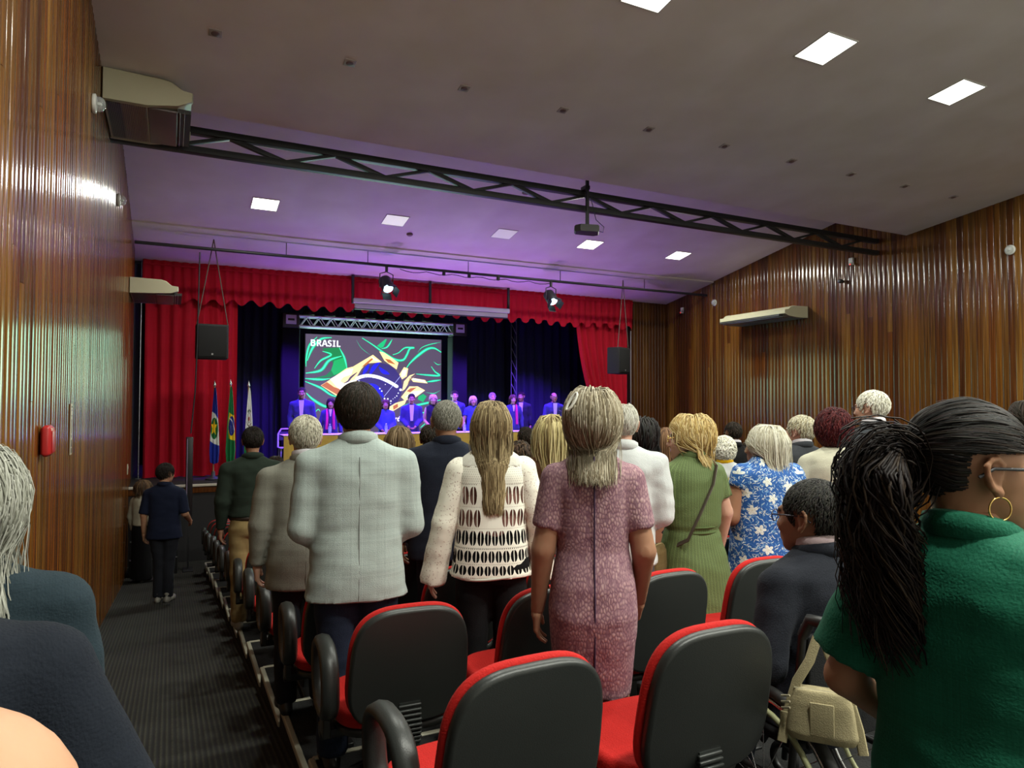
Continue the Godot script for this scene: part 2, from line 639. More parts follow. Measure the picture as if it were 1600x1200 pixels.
var wood := []
func make_wood() -> void:
	var grain := noise_tex(0.02, [[0.0, Color(0.55, 0.5, 0.48)], [0.45, Color(0.85, 0.82, 0.8)], [0.6, Color(1, 1, 1)], [1.0, Color(0.72, 0.66, 0.6)]], 512, FastNoiseLite.TYPE_SIMPLEX_SMOOTH, 5, 11)
	var bump := noise_tex(0.03, [], 512, FastNoiseLite.TYPE_SIMPLEX_SMOOTH, 3, 21, 6.0)
	var tones := [[0.20, 0.085, 0.017], [0.16, 0.060, 0.012], [0.11, 0.037, 0.009], [0.24, 0.112, 0.022], [0.17, 0.054, 0.010], [0.085, 0.029, 0.009], [0.14, 0.060, 0.013], [0.20, 0.080, 0.012]]
	for k in tones.size():
		var c: Array = tones[k]
		var m := mat(lin(c[0], c[1], c[2]), 0.5 + 0.02 * (k % 4))
		m.metallic_specular = 0.12
		m.albedo_texture = grain
		m.uv1_triplanar = true
		m.uv1_scale = Vector3(3.5, 0.22, 3.5)
		m.uv1_offset = Vector3(k * 0.37, k * 0.21, k * 0.53)
		m.normal_enabled = true
		m.normal_texture = bump
		m.normal_scale = 0.12
		m.clearcoat_enabled = true
		m.clearcoat = 0.75
		m.clearcoat_roughness = 0.13
		wood.append(m)
# a board one metre high and 0.1 wide, its face towards +z a little rounded
func board_mesh(bulge: float, width := 0.1) -> ArrayMesh:
	var g := Geo.new()
	var xs := [-0.5, -0.475, -0.3, 0.0, 0.3, 0.475, 0.5]
	var zs := [0.004, 0.012, 0.012 + bulge * 0.7, 0.012 + bulge, 0.012 + bulge * 0.7, 0.012, 0.004]
	var st := g.v.size()
	for k in 7:
		var a := maxi(k - 1, 0)
		var b := mini(k + 1, 6)
		var nn := Vector3(-(zs[b] - zs[a]), 0, (xs[b] - xs[a]) * width).normalized()
		for y in 2:
			g.vert(Vector3(xs[k] * width, y, zs[k]), nn, Vector2(xs[k] * width, y))
	for k in 6:
		g.quad(st + k * 2, st + k * 2 + 1, st + k * 2 + 3, st + k * 2 + 2)
	for s in [-1.0, 1.0]:
		g.face([Vector3(s * width * 0.5, 0, -0.01), Vector3(s * width * 0.5, 1, -0.01), Vector3(s * width * 0.5, 1, 0.004), Vector3(s * width * 0.5, 0, 0.004)], Vector3(s, 0, 0))
	return g.mesh()

func walls() -> void:
	var r := RandomNumberGenerator.new()
	r.seed = 5
	var bm := [board_mesh(0.0055), board_mesh(0.007), board_mesh(0.0085), board_mesh(0.0062)]
	var bmr := [board_mesh(0.0028), board_mesh(0.0042), board_mesh(0.0036), board_mesh(0.005)]
	var under := mat(lin(0.02, 0.009, 0.005), 0.8)
	for side in 2:
		var x := WL if side == 0 else WR
		var sg := -1.0 if side == 0 else 1.0
		var g := Geo.new()
		g.box(Vector3(x + sg * 0.085, 1.6, -7.95), Vector3(0.15, 8.2, 22.5))
		var w := struct("wall_left" if side == 0 else "wall_right", g, under)
		var d := 3.0
		var end := 14.4 if side == 0 else 14.98
		var k := 0
		while d < end:
			var lo := aisle_y(d) - 0.06 if d < 12.6 else -1.29
			if side == 1: lo = -1.3 if d > 13.0 else row_y(maxi(1, int((d - 1.35) / 0.9) + 1)) - 0.1
			var hi := (near_y(d) if d < 8.05 else far_y(d)) + 0.03
			var cuts := [lo, hi]
			if r.randf() < 0.3: cuts = [lo, lo + (hi - lo) * r.randf_range(0.25, 0.75), hi]
			for q in cuts.size() - 1:
				var o := MeshInstance3D.new()
				o.mesh = (bm if side == 0 else bmr)[r.randi() % 4]
				o.material_override = wood[r.randi() % wood.size()]
				o.name = "plank"
				w.add_child(o, true)
				o.position = Vector3(x, cuts[q] + (0.001 if q else 0.0), -d - 0.05)
				o.rotation.y = PI / 2 * -sg + deg_to_rad(r.randf_range(-0.9, 0.9))
				o.scale = Vector3(0.985, cuts[q + 1] - cuts[q] - 0.002, 1)
			d += 0.1
			k += 1
	# the wooden wall beside the stage opening, facing the hall
	var pw := struct("wall_proscenium", boxg(Vector3(11.57, 1.6, -15.1), Vector3(1.22, 6.0, 0.15)), under)
	for k in 12:
		var o := MeshInstance3D.new()
		o.mesh = bm[r.randi() % 4]
		o.material_override = wood[[2, 5, 5, 2, 6][r.randi() % 5]]
		o.name = "plank"
		pw.add_child(o, true)
		o.position = Vector3(11.02 + k * 0.1, 0.12, -15.02)
		o.scale = Vector3(0.985, 4.25, 1)

func shell() -> void:
	var paint := mat(lin(0.78, 0.73, 0.70), 0.75)
	paint.albedo_texture = noise_tex(0.01, [[0.0, Color(0.93, 0.92, 0.9)], [1.0, Color(1, 1, 1)]], 256, FastNoiseLite.TYPE_SIMPLEX_SMOOTH, 4, 3)
	paint.uv1_triplanar = true
	paint.uv1_scale = Vector3.ONE * 0.3
	var dark := mat(lin(0.012, 0.011, 0.012), 0.8)
	struct("ceiling", slab(WL - 0.1, WR + 0.1, -3.3, near_y(-3.3), 8.1, near_y(8.1), 0.06), paint)
	struct("ceiling_upper", slab(WL - 0.1, WR + 0.1, 7.4, far_y(7.4), 13.2, far_y(13.2), 0.06), paint)
	struct("ceiling_stage_side", slab(WL - 0.1, WR + 0.1, 13.15, far_y(13.2) - 0.022, 15.02, far_y(15.02) - 0.005, 0.06), paint)
	struct("wall_back", boxg(Vector3(5.75, 3.0, 3.3), Vector3(13.0, 6.6, 0.1)), mat(lin(0.72, 0.70, 0.66), 0.8))
	struct("wall_header", boxg(Vector3(5.75, 4.95, -15.1), Vector3(13.0, 1.35, 0.1)), dark)
	struct("ceiling_stage", boxg(Vector3(5.75, 5.45, -17.1), Vector3(13.0, 0.1, 4.2)), dark)
	struct("wall_stage_back", boxg(Vector3(5.75, 2.0, -19.1), Vector3(13.0, 7.0, 0.1)), dark)
	# floors
	var rubber := mat(lin(0.032, 0.032, 0.019), 0.85)
	var im := Image.create(64, 64, false, Image.FORMAT_RGB8)
	var rr := RandomNumberGenerator.new()
	rr.seed = 8
	for y in 64:
		for x in 64:
			var q := (0.55 + 0.45 * sin(x * TAU / 16.0)) * (0.86 + 0.14 * rr.randf())
			im.set_pixel(x, y, Color(q, q, q))
	var ribs := ImageTexture.create_from_image(im)
	rubber.albedo_texture = ribs
	rubber.heightmap_enabled = true
	rubber.heightmap_texture = ribs
	rubber.heightmap_scale = 0.3
	rubber.uv1_triplanar = true
	rubber.uv1_scale = Vector3(9.0, 9.0, 9.0)
	var st := noise_tex(0.006, [[0.0, Color(0.55, 0.53, 0.45)], [0.5, Color(1, 1, 1)], [1.0, Color(0.8, 0.78, 0.7)]], 256, FastNoiseLite.TYPE_SIMPLEX_SMOOTH, 4, 9)
	rubber.detail_enabled = true
	rubber.detail_blend_mode = BaseMaterial3D.BLEND_MODE_MUL
	rubber.detail_albedo = st
	struct("floor", boxg(Vector3(5.75, -0.05, 0.95), Vector3(13.0, 0.1, 4.6)), mat(lin(0.03, 0.03, 0.028), 0.7))
	struct("floor_aisle", slab(WL, 0.57, 1.35, aisle_y(1.35) - 0.1, 12.6, aisle_y(12.6) - 0.1, 0.1), rubber)
	struct("floor_front", boxg(Vector3(5.75, -1.331, -13.2), Vector3(13.0, 0.1, 1.4)), rubber)
	var carpet := cloth(lin(0.018, 0.018, 0.018), 0.3, 3.0)
	var alu := mat(lin(0.42, 0.40, 0.31), 0.45, 0.3)
	for k in range(1, 14):
		var d0 := 1.35 + 0.9 * (k - 1)
		var t := struct("floor_tier_%d" % k, boxg(Vector3(6.37, row_y(k) - 0.25, -d0 - 0.45), Vector3(11.6, 0.5, 0.9)), carpet)
		put("side_trim", boxg(Vector3(0.575, row_y(k) - 0.008, -d0 - 0.44), Vector3(0.03, 0.036, 0.88), 0.006), alu, t)
		put("front_trim", boxg(Vector3(1.2, row_y(k) - 0.004, -d0 - 0.885), Vector3(1.24, 0.022, 0.03), 0.006), alu, t)
	# stage
	var s := struct("floor_stage", boxg(Vector3(5.75, -0.6, -16.4), Vector3(13.0, 1.44, 5.2)), dark)
	put("lip", boxg(Vector3(5.75, 0.085, -13.79), Vector3(13.0, 0.05, 0.05), 0.01), mat(lin(0.5, 0.46, 0.38), 0.5), s)
	put("lip_board", boxg(Vector3(5.75, 0.0, -13.795), Vector3(13.0, 0.1, 0.03), 0.005), wood[2], s)
	var steps := thing("stage_steps", "dark steps leading up to the stage beside the aisle", "steps", Vector3(-0.22, -1.281, -13.3))
	for k in 4:
		put("tread", boxg(Vector3(0, 0.14 + 0.28 * k, -0.05 - k * 0.11 + 0.36), Vector3(0.72, 0.28, 0.12), 0.004), carpet, steps)
		put("nosing", boxg(Vector3(0, 0.275 + 0.28 * k, 0.375 - k * 0.11), Vector3(0.7, 0.012, 0.02), 0.003), mat(lin(0.09, 0.09, 0.085), 0.5), steps)

func light_panel(x: float, d: float, far: bool, state: float, label: String) -> void:
	var y := far_y(d) if far else near_y(d)
	var sl := 0.1818 if far else 0.1231
	var t := thing("ceiling_light", label, "light", Vector3(x, y - 0.004, -d), 0.0, "square ceiling light panels")
	var tilt := -atan(sl)
	t.rotation.x = tilt
	var fr := Geo.new()
	for s in [-1.0, 1.0]:
		fr.box(Vector3(s * 0.207, 0, 0), Vector3(0.014, 0.012, 0.428), 0.003)
		fr.box(Vector3(0, 0, s * 0.207), Vector3(0.40, 0.012, 0.014), 0.003)
	put("frame", fr, mat(lin(0.6, 0.6, 0.58), 0.5), t)
	var m := mat(Color(0.8, 0.8, 0.8), 0.6)
	if state > 0.0:
		m.emission_enabled = true
		m.emission = Color(1.0, 0.99, 0.93)
		m.emission_energy_multiplier = 5.0 if state > 0.5 else (0.55 if state > 0.25 else 0.28)
	put("diffuser", boxg(Vector3(0, 0.001, 0), Vector3(0.4, 0.006, 0.4)), m, t)
	if state > 0.5:
		var l := AreaLight3D.new()
		l.name = "panel_light"
		l.area_size = Vector2(0.4, 0.4)
		l.light_color = Color(0.99, 1.0, 0.95)
		l.light_energy = LAMP * state
		l.shadow_enabled = true
		l.area_range = 30.0
		t.add_child(l, true)
		l.position = Vector3(0, -0.012, 0)
		l.rotation.x = -PI / 2

func truss_main() -> void:
	var black := mat(lin(0.012, 0.012, 0.013), 0.5)
	var t := thing("roof_truss", "long black steel lattice truss spanning the hall under the ceiling", "truss", Vector3(0, 0, 0))
	var d := 8.7
	var yb := 4.48
	var yt := 4.765
	put("bottom_chord", boxg(Vector3((WL + WR) / 2, yb + 0.03, -d), Vector3(WR - WL, 0.08, 0.1), 0.006), black, t)
	put("top_chord", boxg(Vector3((WL + WR) / 2, yt - 0.03, -d), Vector3(WR - WL, 0.08, 0.1), 0.006), black, t)
	var x := WL
	var dx := 0.62
	while x + dx * 2 < WR + 0.3:
		for q in 2:
			var g := Geo.new()
			var a := Vector3(x + q * dx, yb + 0.05 if q == 1 else yt - 0.05, -d)
			var b := Vector3(x + (q + 1) * dx, yt - 0.05 if q == 1 else yb + 0.05, -d)
			var e := b - a
			g.box((a + b) / 2, Vector3(e.length(), 0.038 if q == 1 else 0.055, 0.06), 0.004, Basis(Vector3.BACK, atan2(e.y, e.x)))
			put("diagonal", g, black, t)
		x += dx * 2
	# projector on its pole
	var p := thing("projector", "dark projector hanging from the black truss on a pole", "projector", Vector3(5.47, 4.16, -8.55))
	put("pole", boxg(Vector3(0, 0.4, 0), Vector3(0.045, 0.68, 0.045), 0.006), black, p)
	put("clamp", boxg(Vector3(0, 0.63, -0.05), Vector3(0.08, 0.06, 0.14), 0.006), black, p)
	var g := Geo.new()
	g.prism(PackedVector2Array([Vector2(-0.22, 0.0), Vector2(-0.13, 0.16), Vector2(0.2, 0.13), Vector2(0.24, 0.05), Vector2(0.1, -0.17), Vector2(-0.18, -0.1)]), 0.1, Transform3D(Basis(Vector3.RIGHT, -PI / 2), Vector3(0, -0.05, 0)), 0.02)
	put("case", g, mat(lin(0.03, 0.027, 0.025), 0.5), p)
	var ln := Geo.new()
	ln.lathe([Vector2(0.035, 0), Vector2(0.035, 0.03)], 12, Transform3D(Basis(Vector3.RIGHT, -PI / 2), Vector3(0.04, 0.0, -0.15)))
	put("lens", ln, mat(lin(0.1, 0.1, 0.12), 0.1), p)
	var c := Geo.new()
	c.tube([Vector3(0.02, 0.55, 0.03), Vector3(0.07, 0.35, 0.04), Vector3(0.12, 0.15, 0.05), Vector3(0.26, 0.06, 0.05), Vector3(0.25, -0.02, 0.04), Vector3(0.15, 0.0, 0.03)], 0.006, 5)
	put("cable", c, black, p)

func air_con(label: String, at: Vector3, prof: Array, len: float, mirror: bool) -> void:
	var t := thing("air_conditioner", label, "air conditioner", at)
	var cream := mat(lin(0.50, 0.47, 0.32), 0.45)
	var grey := mat(lin(0.16, 0.13, 0.13), 0.35)
	var dark := mat(lin(0.03, 0.028, 0.028), 0.5)
	var sg := -1.0 if mirror else 1.0
	var poly := PackedVector2Array()
	for p in prof: poly.push_back(Vector2(p[0] * sg, p[1]))
	for e in 2:
		var g := Geo.new()
		g.prism(poly, 0.05, Transform3D(Basis.IDENTITY, Vector3(0, 0, -0.05 if e == 0 else -len)), 0.012)
		put("end_cover", g, cream, t)
	var inner := PackedVector2Array()
	for p in prof: inner.push_back(Vector2(p[0] * sg * 0.97 + 0.01 * sg, p[1] + 0.008 if p[1] < 0.0 else p[1] - 0.006))
	var b := Geo.new()
	b.prism(inner, len - 0.1, Transform3D(Basis.IDENTITY, Vector3(0, 0, -len + 0.05)))
	put("casing", b, cream, t)
	# underside: intake grille near the wall, smooth panel, outlet louvers at the outer edge
	var y0: float = prof[0][1]
	put("under_panel", boxg(Vector3(sg * 0.52, y0 + 0.006, -len / 2), Vector3(0.26, 0.02, len - 0.12), 0.006), grey, t)
	for k in 22:
		put("slat", boxg(Vector3(sg * (0.04 + k * 0.0158), y0 + 0.006, -len / 2), Vector3(0.006, 0.022, len - 0.14)), grey, t)
	put("filter", boxg(Vector3(sg * 0.21, y0 + 0.012, -len / 2), Vector3(0.36, 0.012, len - 0.14)), dark, t)
	put("outlet", boxg(Vector3(sg * 0.715, y0 + 0.03, -len / 2), Vector3(0.12, 0.04, len - 0.16)), dark, t)
	for k in 3:
		put("louver", boxg(Vector3(sg * (0.675 + k * 0.04), y0 + 0.012 + k * 0.008, -len / 2), Vector3(0.008, 0.03, len - 0.16), 0.002), mat(lin(0.4, 0.4, 0.42), 0.3), t)

func wall_bits() -> void:
	# big unit near the camera, small unit near the stage, one on the opposite wall
	air_con("large cream air conditioner high on the wall beside the truss", Vector3(WL + 0.02, 4.62, -7.5), [[0.0, -0.14], [0.38, -0.145], [0.66, -0.1], [0.79, -0.03], [0.79, 0.06], [0.7, 0.075], [0.6, 0.14], [0.5, 0.155], [0.0, 0.165]], 1.13, false)
	air_con("smaller cream air conditioner on the wall in front of the red curtain", Vector3(WL + 0.02, 3.5, -12.7), [[0.0, -0.13], [0.36, -0.12], [0.62, -0.1], [0.72, -0.06], [0.72, 0.02], [0.62, 0.03], [0.54, 0.1], [0.46, 0.12], [0.0, 0.13]], 1.3, false)
	air_con("cream air conditioner mounted across the wooden wall opposite the aisle", Vector3(WR - 0.02, 3.55, -10.3), [[0.0, -0.12], [0.36, -0.13], [0.6, -0.1], [0.7, -0.06], [0.7, 0.02], [0.6, 0.04], [0.52, 0.1], [0.44, 0.12], [0.0, 0.13]], 1.9, true)
	var white := mat(lin(0.62, 0.62, 0.58), 0.35)
	var glass := mat(Color(0.85, 0.88, 0.88, 0.3), 0.08)
	glass.transparency = BaseMaterial3D.TRANSPARENCY_ALPHA
	var lamps := [["clear bulkhead lamp on the wall just below the large air conditioner", WL + 0.02, 4.12, 6.72, 1.0], ["clear bulkhead lamp on the wall beside the truss end", WL + 0.02, 4.1, 9.75, 1.0], ["round wall lamp near the far end of the wooden wall", WR - 0.02, 4.1, 6.34, -1.0], ["round wall lamp above the air conditioner nearest the stage", WR - 0.02, 4.12, 13.1, -1.0]]
	for a in lamps:
		var t := thing("wall_lamp", a[0], "lamp", Vector3(a[1], a[2], -a[3]), 0.0, "unlit wall lamps")
		var sg: float = a[4]
		var g := Geo.new()
		g.lathe([Vector2(0.075, 0.0), Vector2(0.08, 0.01), Vector2(0.08, 0.03), Vector2(0.06, 0.036)], 18, Transform3D(Basis(Vector3.BACK, -PI / 2 * sg), Vector3.ZERO))
		put("base", g, white, t)
		var b := Geo.new()
		b.lathe([Vector2(0.062, 0.03), Vector2(0.062, 0.06), Vector2(0.05, 0.085), Vector2(0.025, 0.1), Vector2(0.005, 0.103)], 18, Transform3D(Basis(Vector3.BACK, -PI / 2 * sg), Vector3.ZERO))
		put("globe", b, glass, t)
		put("bulb", boxg(Vector3(sg * 0.055, 0, 0), Vector3(0.04, 0.03, 0.03), 0.01), white, t)
	var fb := thing("alarm_box", "red fire alarm box on the wooden wall", "alarm box", Vector3(WL + 0.02, 1.385, -4.53))
	put("case", boxg(Vector3(0.03, 0, 0), Vector3(0.05, 0.17, 0.16), 0.018), mat(lin(0.42, 0.02, 0.02), 0.35), fb)
	put("front_plate", boxg(Vector3(0.057, -0.005, 0), Vector3(0.008, 0.12, 0.11), 0.003), mat(lin(0.36, 0.015, 0.015), 0.3), fb)
	var lp := thing("wall_label", "narrow upright label strip on the wooden wall", "label", Vector3(WL + 0.018, 1.405, -5.76))
	put("plate", boxg(Vector3(0.006, 0, 0), Vector3(0.008, 0.36, 0.075), 0.002), mat(lin(0.42, 0.36, 0.27), 0.5), lp)
	var ink := mat(lin(0.05, 0.03, 0.025), 0.6)
	for q in [[0.158, 0.012, 0.05], [0.135, 0.006, 0.05], [0.095, 0.006, 0.05], [0.06, 0.02, 0.022], [0.01, 0.08, 0.016], [-0.05, 0.02, 0.02], [-0.1, 0.05, 0.045], [-0.15, 0.035, 0.045]]:
		put("print_mark", boxg(Vector3(0.0102, q[0], 0.005), Vector3(0.0012, q[1], q[2])), ink, lp)
	var sw := thing("light_switch", "cream light switch low on the wall beside the stage", "switch", Vector3(WL + 0.016, 0.47, -13.21))
	put("plate", boxg(Vector3(0.006, 0, 0), Vector3(0.012, 0.17, 0.12), 0.004), mat(lin(0.55, 0.52, 0.36), 0.4), sw)
	put("rocker", boxg(Vector3(0.014, 0.03, 0), Vector3(0.008, 0.05, 0.03), 0.003), white, sw)
	for a in [["white motion sensor with red light under the truss end", WR - 0.02, 4.42, 9.23], ["small white motion sensor in the corner by the stage", WR - 0.02, 4.05, 14.3]]:
		var t := thing("motion_sensor", a[0], "sensor", Vector3(a[1], a[2], -a[3]))
		put("case", boxg(Vector3(-0.03, 0.03, 0), Vector3(0.05, 0.13, 0.1), 0.01), white, t)
		put("arm", boxg(Vector3(-0.08, -0.04, 0.04), Vector3(0.1, 0.05, 0.06), 0.01), white, t)
		var rl := mat(lin(0.8, 0.05, 0.03), 0.4)
		rl.emission_enabled = true; rl.emission = Color(1, 0.15, 0.1); rl.emission_energy_multiplier = 1.0
		put("led", boxg(Vector3(-0.132, -0.055, 0.05), Vector3(0.01, 0.025, 0.03), 0.003), rl, t)
	var cm := thing("security_camera", "small dark camera on the wooden wall below the motion sensor", "camera", Vector3(WR - 0.02, 4.08, -9.45))
	put("mount", boxg(Vector3(-0.03, 0, 0), Vector3(0.06, 0.05, 0.05), 0.008), mat(lin(0.05, 0.05, 0.05), 0.5), cm)
	put("barrel", boxg(Vector3(-0.1, -0.01, 0.03), Vector3(0.12, 0.07, 0.08), 0.02), mat(lin(0.02, 0.02, 0.02), 0.4), cm)
	# ten small square fittings across the near ceiling
	for k in 10:
		var t := thing("ceiling_spot", "small unlit square spot fitting in the ceiling, number %s from the aisle wall" % ["one", "two", "three", "four", "five", "six", "seven", "eight", "nine", "ten"][k], "spot fitting", Vector3(0.308 + 1.201 * k, near_y(6.62) - 0.004, -6.62), 0.0, "row of small ceiling spot fittings")
		t.rotation.x = -atan(0.1231)
		put("frame", boxg(Vector3.ZERO, Vector3(0.11, 0.01, 0.11), 0.003), mat(lin(0.4, 0.36, 0.34), 0.5), t)
		var g := Geo.new()
		g.lathe([Vector2(0.036, 0.0), Vector2(0.036, -0.01), Vector2(0.02, -0.012)], 12)
		put("lamp_socket", g, mat(lin(0.16, 0.1, 0.095), 0.5), t)
	# stray ceiling fittings and hooks
	for a in [["brown stain-like sensor plate on the upper ceiling near the truss", 5.35, 10.3], ["small smoke detector on the upper ceiling between light panels", 4.0, 12.45]]:
		var t := thing("smoke_detector", a[0], "detector", Vector3(a[1], far_y(a[2]) - 0.004, -a[2]))
		var g := Geo.new()
		g.lathe([Vector2(0.06, 0.0), Vector2(0.06, -0.02), Vector2(0.035, -0.04)], 14)
		put("body", g, mat(lin(0.25, 0.18, 0.17), 0.6), t)
# a pleated curtain sheet; bottom gives the lower edge at x
func curtain(x0: float, x1: float, top: float, bottom: Callable, pitch: float, amp: float, seed: int, left_edge = null, rows := 6) -> Geo:
	var r := FastNoiseLite.new()
	r.seed = seed
	r.frequency = 0.6
	var g := Geo.new()
	var cols := int((x1 - x0) / pitch * 8.0)
	var st := g.v.size()
	var f0 := g.i.size()
	for k in cols + 1:
		var t := float(k) / cols
		for q in rows + 1:
			var s := float(q) / rows
			var xa := x0
			if left_edge: xa = left_edge.call(s)
			var x := lerpf(xa, x1, t)
			var xp := lerpf(x0, x1, t)
			var b: float = bottom.call(x)
			var ph := xp / pitch * TAU + 2.2 * r.get_noise_2d(xp * 2.0, s * 0.6)
			var z := amp * (sin(ph) + 0.35 * sin(ph * 2.1 + 1.0)) * (0.65 + 0.5 * s) + amp * 1.2 * r.get_noise_2d(xp * 1.3, 5.0)
			g.vert(Vector3(x, lerpf(top, b, s), z), Vector3.ZERO, Vector2(x, lerpf(top, b, s)))
	var w := rows + 1
	for k in cols:
		for q in rows:
			var a := st + k * w + q
			g.i.append_array(PackedInt32Array([a, a + w, a + w + 1, a, a + w + 1, a + 1]))
	g.renormal(st, f0)
	return g

func disc(im: Image, x: float, y: float, r: float, col: Color) -> void:
	for q in range(int(-r), int(r) + 1):
		var w := sqrt(maxf(0.0, r * r - q * q))
		im.fill_rect(Rect2i(int(x - w), int(y) + q, maxi(1, int(2.0 * w)), 1), col)
func stroke(im: Image, pts: Array, w: float, col: Color, taper := true) -> void:
	var c := Curve2D.new()
	for k in pts.size():
		var a: Vector2 = pts[maxi(k - 1, 0)]
		var b: Vector2 = pts[mini(k + 1, pts.size() - 1)]
		c.add_point(pts[k], -(b - a) / 6.0, (b - a) / 6.0)
	var L := c.get_baked_length()
	var s := 0.0
	while s < L:
		var t := s / L
		var p := c.sample_baked(s)
		disc(im, p.x, p.y, maxf(0.7, w * 0.5 * (sin(PI * clampf(t, 0.04, 0.96)) * 0.75 + 0.25 if taper else 1.0)), col)
		s += 1.0
func fill_poly(im: Image, pts: Array, col: Color) -> void:
	var y0 := 1e9
	var y1 := -1e9
	for p in pts:
		y0 = minf(y0, p.y); y1 = maxf(y1, p.y)
	for y in range(maxi(0, int(y0)), mini(im.get_height() - 1, int(y1)) + 1):
		var xs := []
		for k in pts.size():
			var a: Vector2 = pts[k]
			var b: Vector2 = pts[(k + 1) % pts.size()]
			if (a.y <= y + 0.5) != (b.y <= y + 0.5):
				xs.append(a.x + (y + 0.5 - a.y) / (b.y - a.y) * (b.x - a.x))
		xs.sort()
		for k in range(0, xs.size() - 1, 2):
			im.fill_rect(Rect2i(int(xs[k]), y, maxi(1, int(xs[k + 1]) - int(xs[k])), 1), col)
func pts_of(a: Array, f: Callable) -> Array:
	var o := []
	for k in range(0, a.size(), 2): o.append(f.call(a[k], a[k + 1]))
	return o
func soften(im: Image, k: int) -> void:
	var w := im.get_width()
	var h := im.get_height()
	im.resize(w / k, h / k, Image.INTERPOLATE_LANCZOS)
	im.resize(w, h, Image.INTERPOLATE_CUBIC)

func screen_picture() -> Image:
	var W := 960
	var H := 720
	var im := Image.create(W, H, false, Image.FORMAT_RGB8)
	im.fill(Color8(72, 62, 84))
	var f := func(x: float, y: float) -> Vector2:
		var t := 55.0 + 0.0475 * (x - 50.0)
		var b := 1112.0 - 0.03 * (x - 50.0)
		return Vector2((x - 50.0) / 1410.0 * W, (y - t) / (b - t) * H)
	var G := Color8(15, 165, 105)
	var G2 := Color8(60, 235, 180)
	var D := Color8(6, 110, 62)
	fill_poly(im, pts_of([210, 205, 380, 195, 440, 330, 460, 420, 300, 500, 90, 520, 250, 480, 330, 400, 300, 300], f), D)
	fill_poly(im, pts_of([330, 330, 420, 300, 460, 420, 330, 480, 300, 430], f), Color8(10, 150, 85))
	fill_poly(im, pts_of([760, 180, 850, 110, 865, 115, 830, 190, 800, 205], f), G)
	fill_poly(im, pts_of([1210, 690, 1260, 665, 1300, 690, 1260, 750, 1200, 720], f), Color8(10, 150, 85))
	fill_poly(im, pts_of([1030, 790, 1100, 760, 1180, 780, 1180, 800, 1050, 820], f), G)
	for s in [[14, 160, 90, 90, 170, 60, 300, 58, 390], [18, 300, 95, 200, 110, 120, 200, 70, 330], [14, 380, 200, 430, 300, 460, 420], [20, 60, 460, 200, 430, 280, 330, 400, 285], [14, 140, 410, 200, 330, 300, 270, 215, 235], [16, 52, 515, 200, 525, 290, 515], [16, 52, 545, 200, 610, 300, 680, 385, 705], [18, 52, 650, 130, 730, 250, 800, 390, 805], [6, 150, 860, 180, 830, 200, 855], [16, 610, 100, 720, 170, 850, 260, 960, 320, 1040, 322, 1080, 270, 1110, 210, 1155, 200, 1060, 200, 990, 250, 930, 270], [12, 920, 115, 870, 190, 810, 208], [20, 1458, 245, 1380, 205, 1300, 215, 1200, 280, 1120, 350, 1080, 400], [6, 1200, 245, 1240, 200, 1320, 170, 1450, 145], [14, 1185, 465, 1300, 475, 1440, 480, 1390, 440, 1350, 390], [14, 1300, 545, 1455, 525], [5, 1375, 340, 1420, 370, 1458, 365], [4, 1290, 650, 1380, 660, 1450, 630], [16, 1050, 795, 1180, 782, 1455, 725], [7, 1230, 1010, 1290, 960], [9, 1230, 860, 1290, 850], [3, 550, 120, 600, 200, 690, 270]]:
		stroke(im, pts_of(s.slice(1), f), s[0] * 1.15, G)
		stroke(im, pts_of(s.slice(1), f), s[0] * 0.6, G2)
	var Y := Color8(250, 218, 150)
	var Wt := Color8(255, 252, 235)
	var Br := Color8(165, 92, 52)
	# blue globe
	var el := []
	for k in 48:
		var a := TAU * k / 48.0
		el.append(f.call(790 + cos(a) * 240, 600 + sin(a) * 245))
	fill_poly(im, el, Color8(44, 36, 100))
	for s in [[26, 620, 470, 650, 420, 680, 370], [30, 690, 470, 740, 390, 790, 350], [30, 790, 400, 830, 440, 890, 465], [34, 680, 570, 740, 590, 800, 650, 830, 700]]:
		stroke(im, pts_of(s.slice(1), f), s[0], Color8(18, 22, 205))
	for q in [[200, 585, 270, 540, 450, 410, 520, 390, 720, 270, 815, 345, 650, 360, 600, 420, 560, 490, 550, 600, 390, 715], [785, 235, 840, 250, 990, 350, 970, 420, 840, 330], [1050, 395, 1095, 410, 1080, 490, 1030, 520, 1000, 470], [1175, 460, 1110, 480, 1050, 540, 1030, 640, 1060, 620, 1100, 560, 1115, 500], [1110, 500, 1280, 525, 1310, 560, 1150, 545], [1020, 700, 1110, 590, 1200, 590, 1282, 630, 1180, 700, 1060, 735], [885, 805, 960, 760, 1080, 725, 1060, 770, 905, 860]]:
		fill_poly(im, pts_of(q, f), Y)
	for q in [[205, 585, 260, 550, 330, 600, 400, 625, 450, 610, 380, 690], [640, 360, 700, 310, 740, 300, 660, 370, 600, 400], [845, 310, 900, 320, 960, 370, 880, 350], [1080, 640, 1120, 610, 1190, 600, 1120, 650], [935, 790, 985, 765, 990, 800, 940, 830]]:
		fill_poly(im, pts_of(q, f), Br)
	for q in [[290, 520, 460, 420, 520, 410, 500, 470, 420, 500, 390, 540, 420, 560, 550, 520, 545, 580, 420, 650, 360, 600], [700, 285, 790, 335, 730, 325], [1030, 430, 1080, 420, 1065, 480, 1020, 500], [1120, 500, 1270, 530, 1290, 552, 1150, 525], [1060, 700, 1150, 640, 1270, 632, 1170, 690]]:
		fill_poly(im, pts_of(q, f), Wt)
	stroke(im, pts_of([430, 560, 470, 540, 500, 500, 560, 450], f), 14, Color8(72, 62, 84))
	stroke(im, pts_of([1180, 480, 1120, 520, 1090, 570], f), 8, Color8(120, 90, 70))
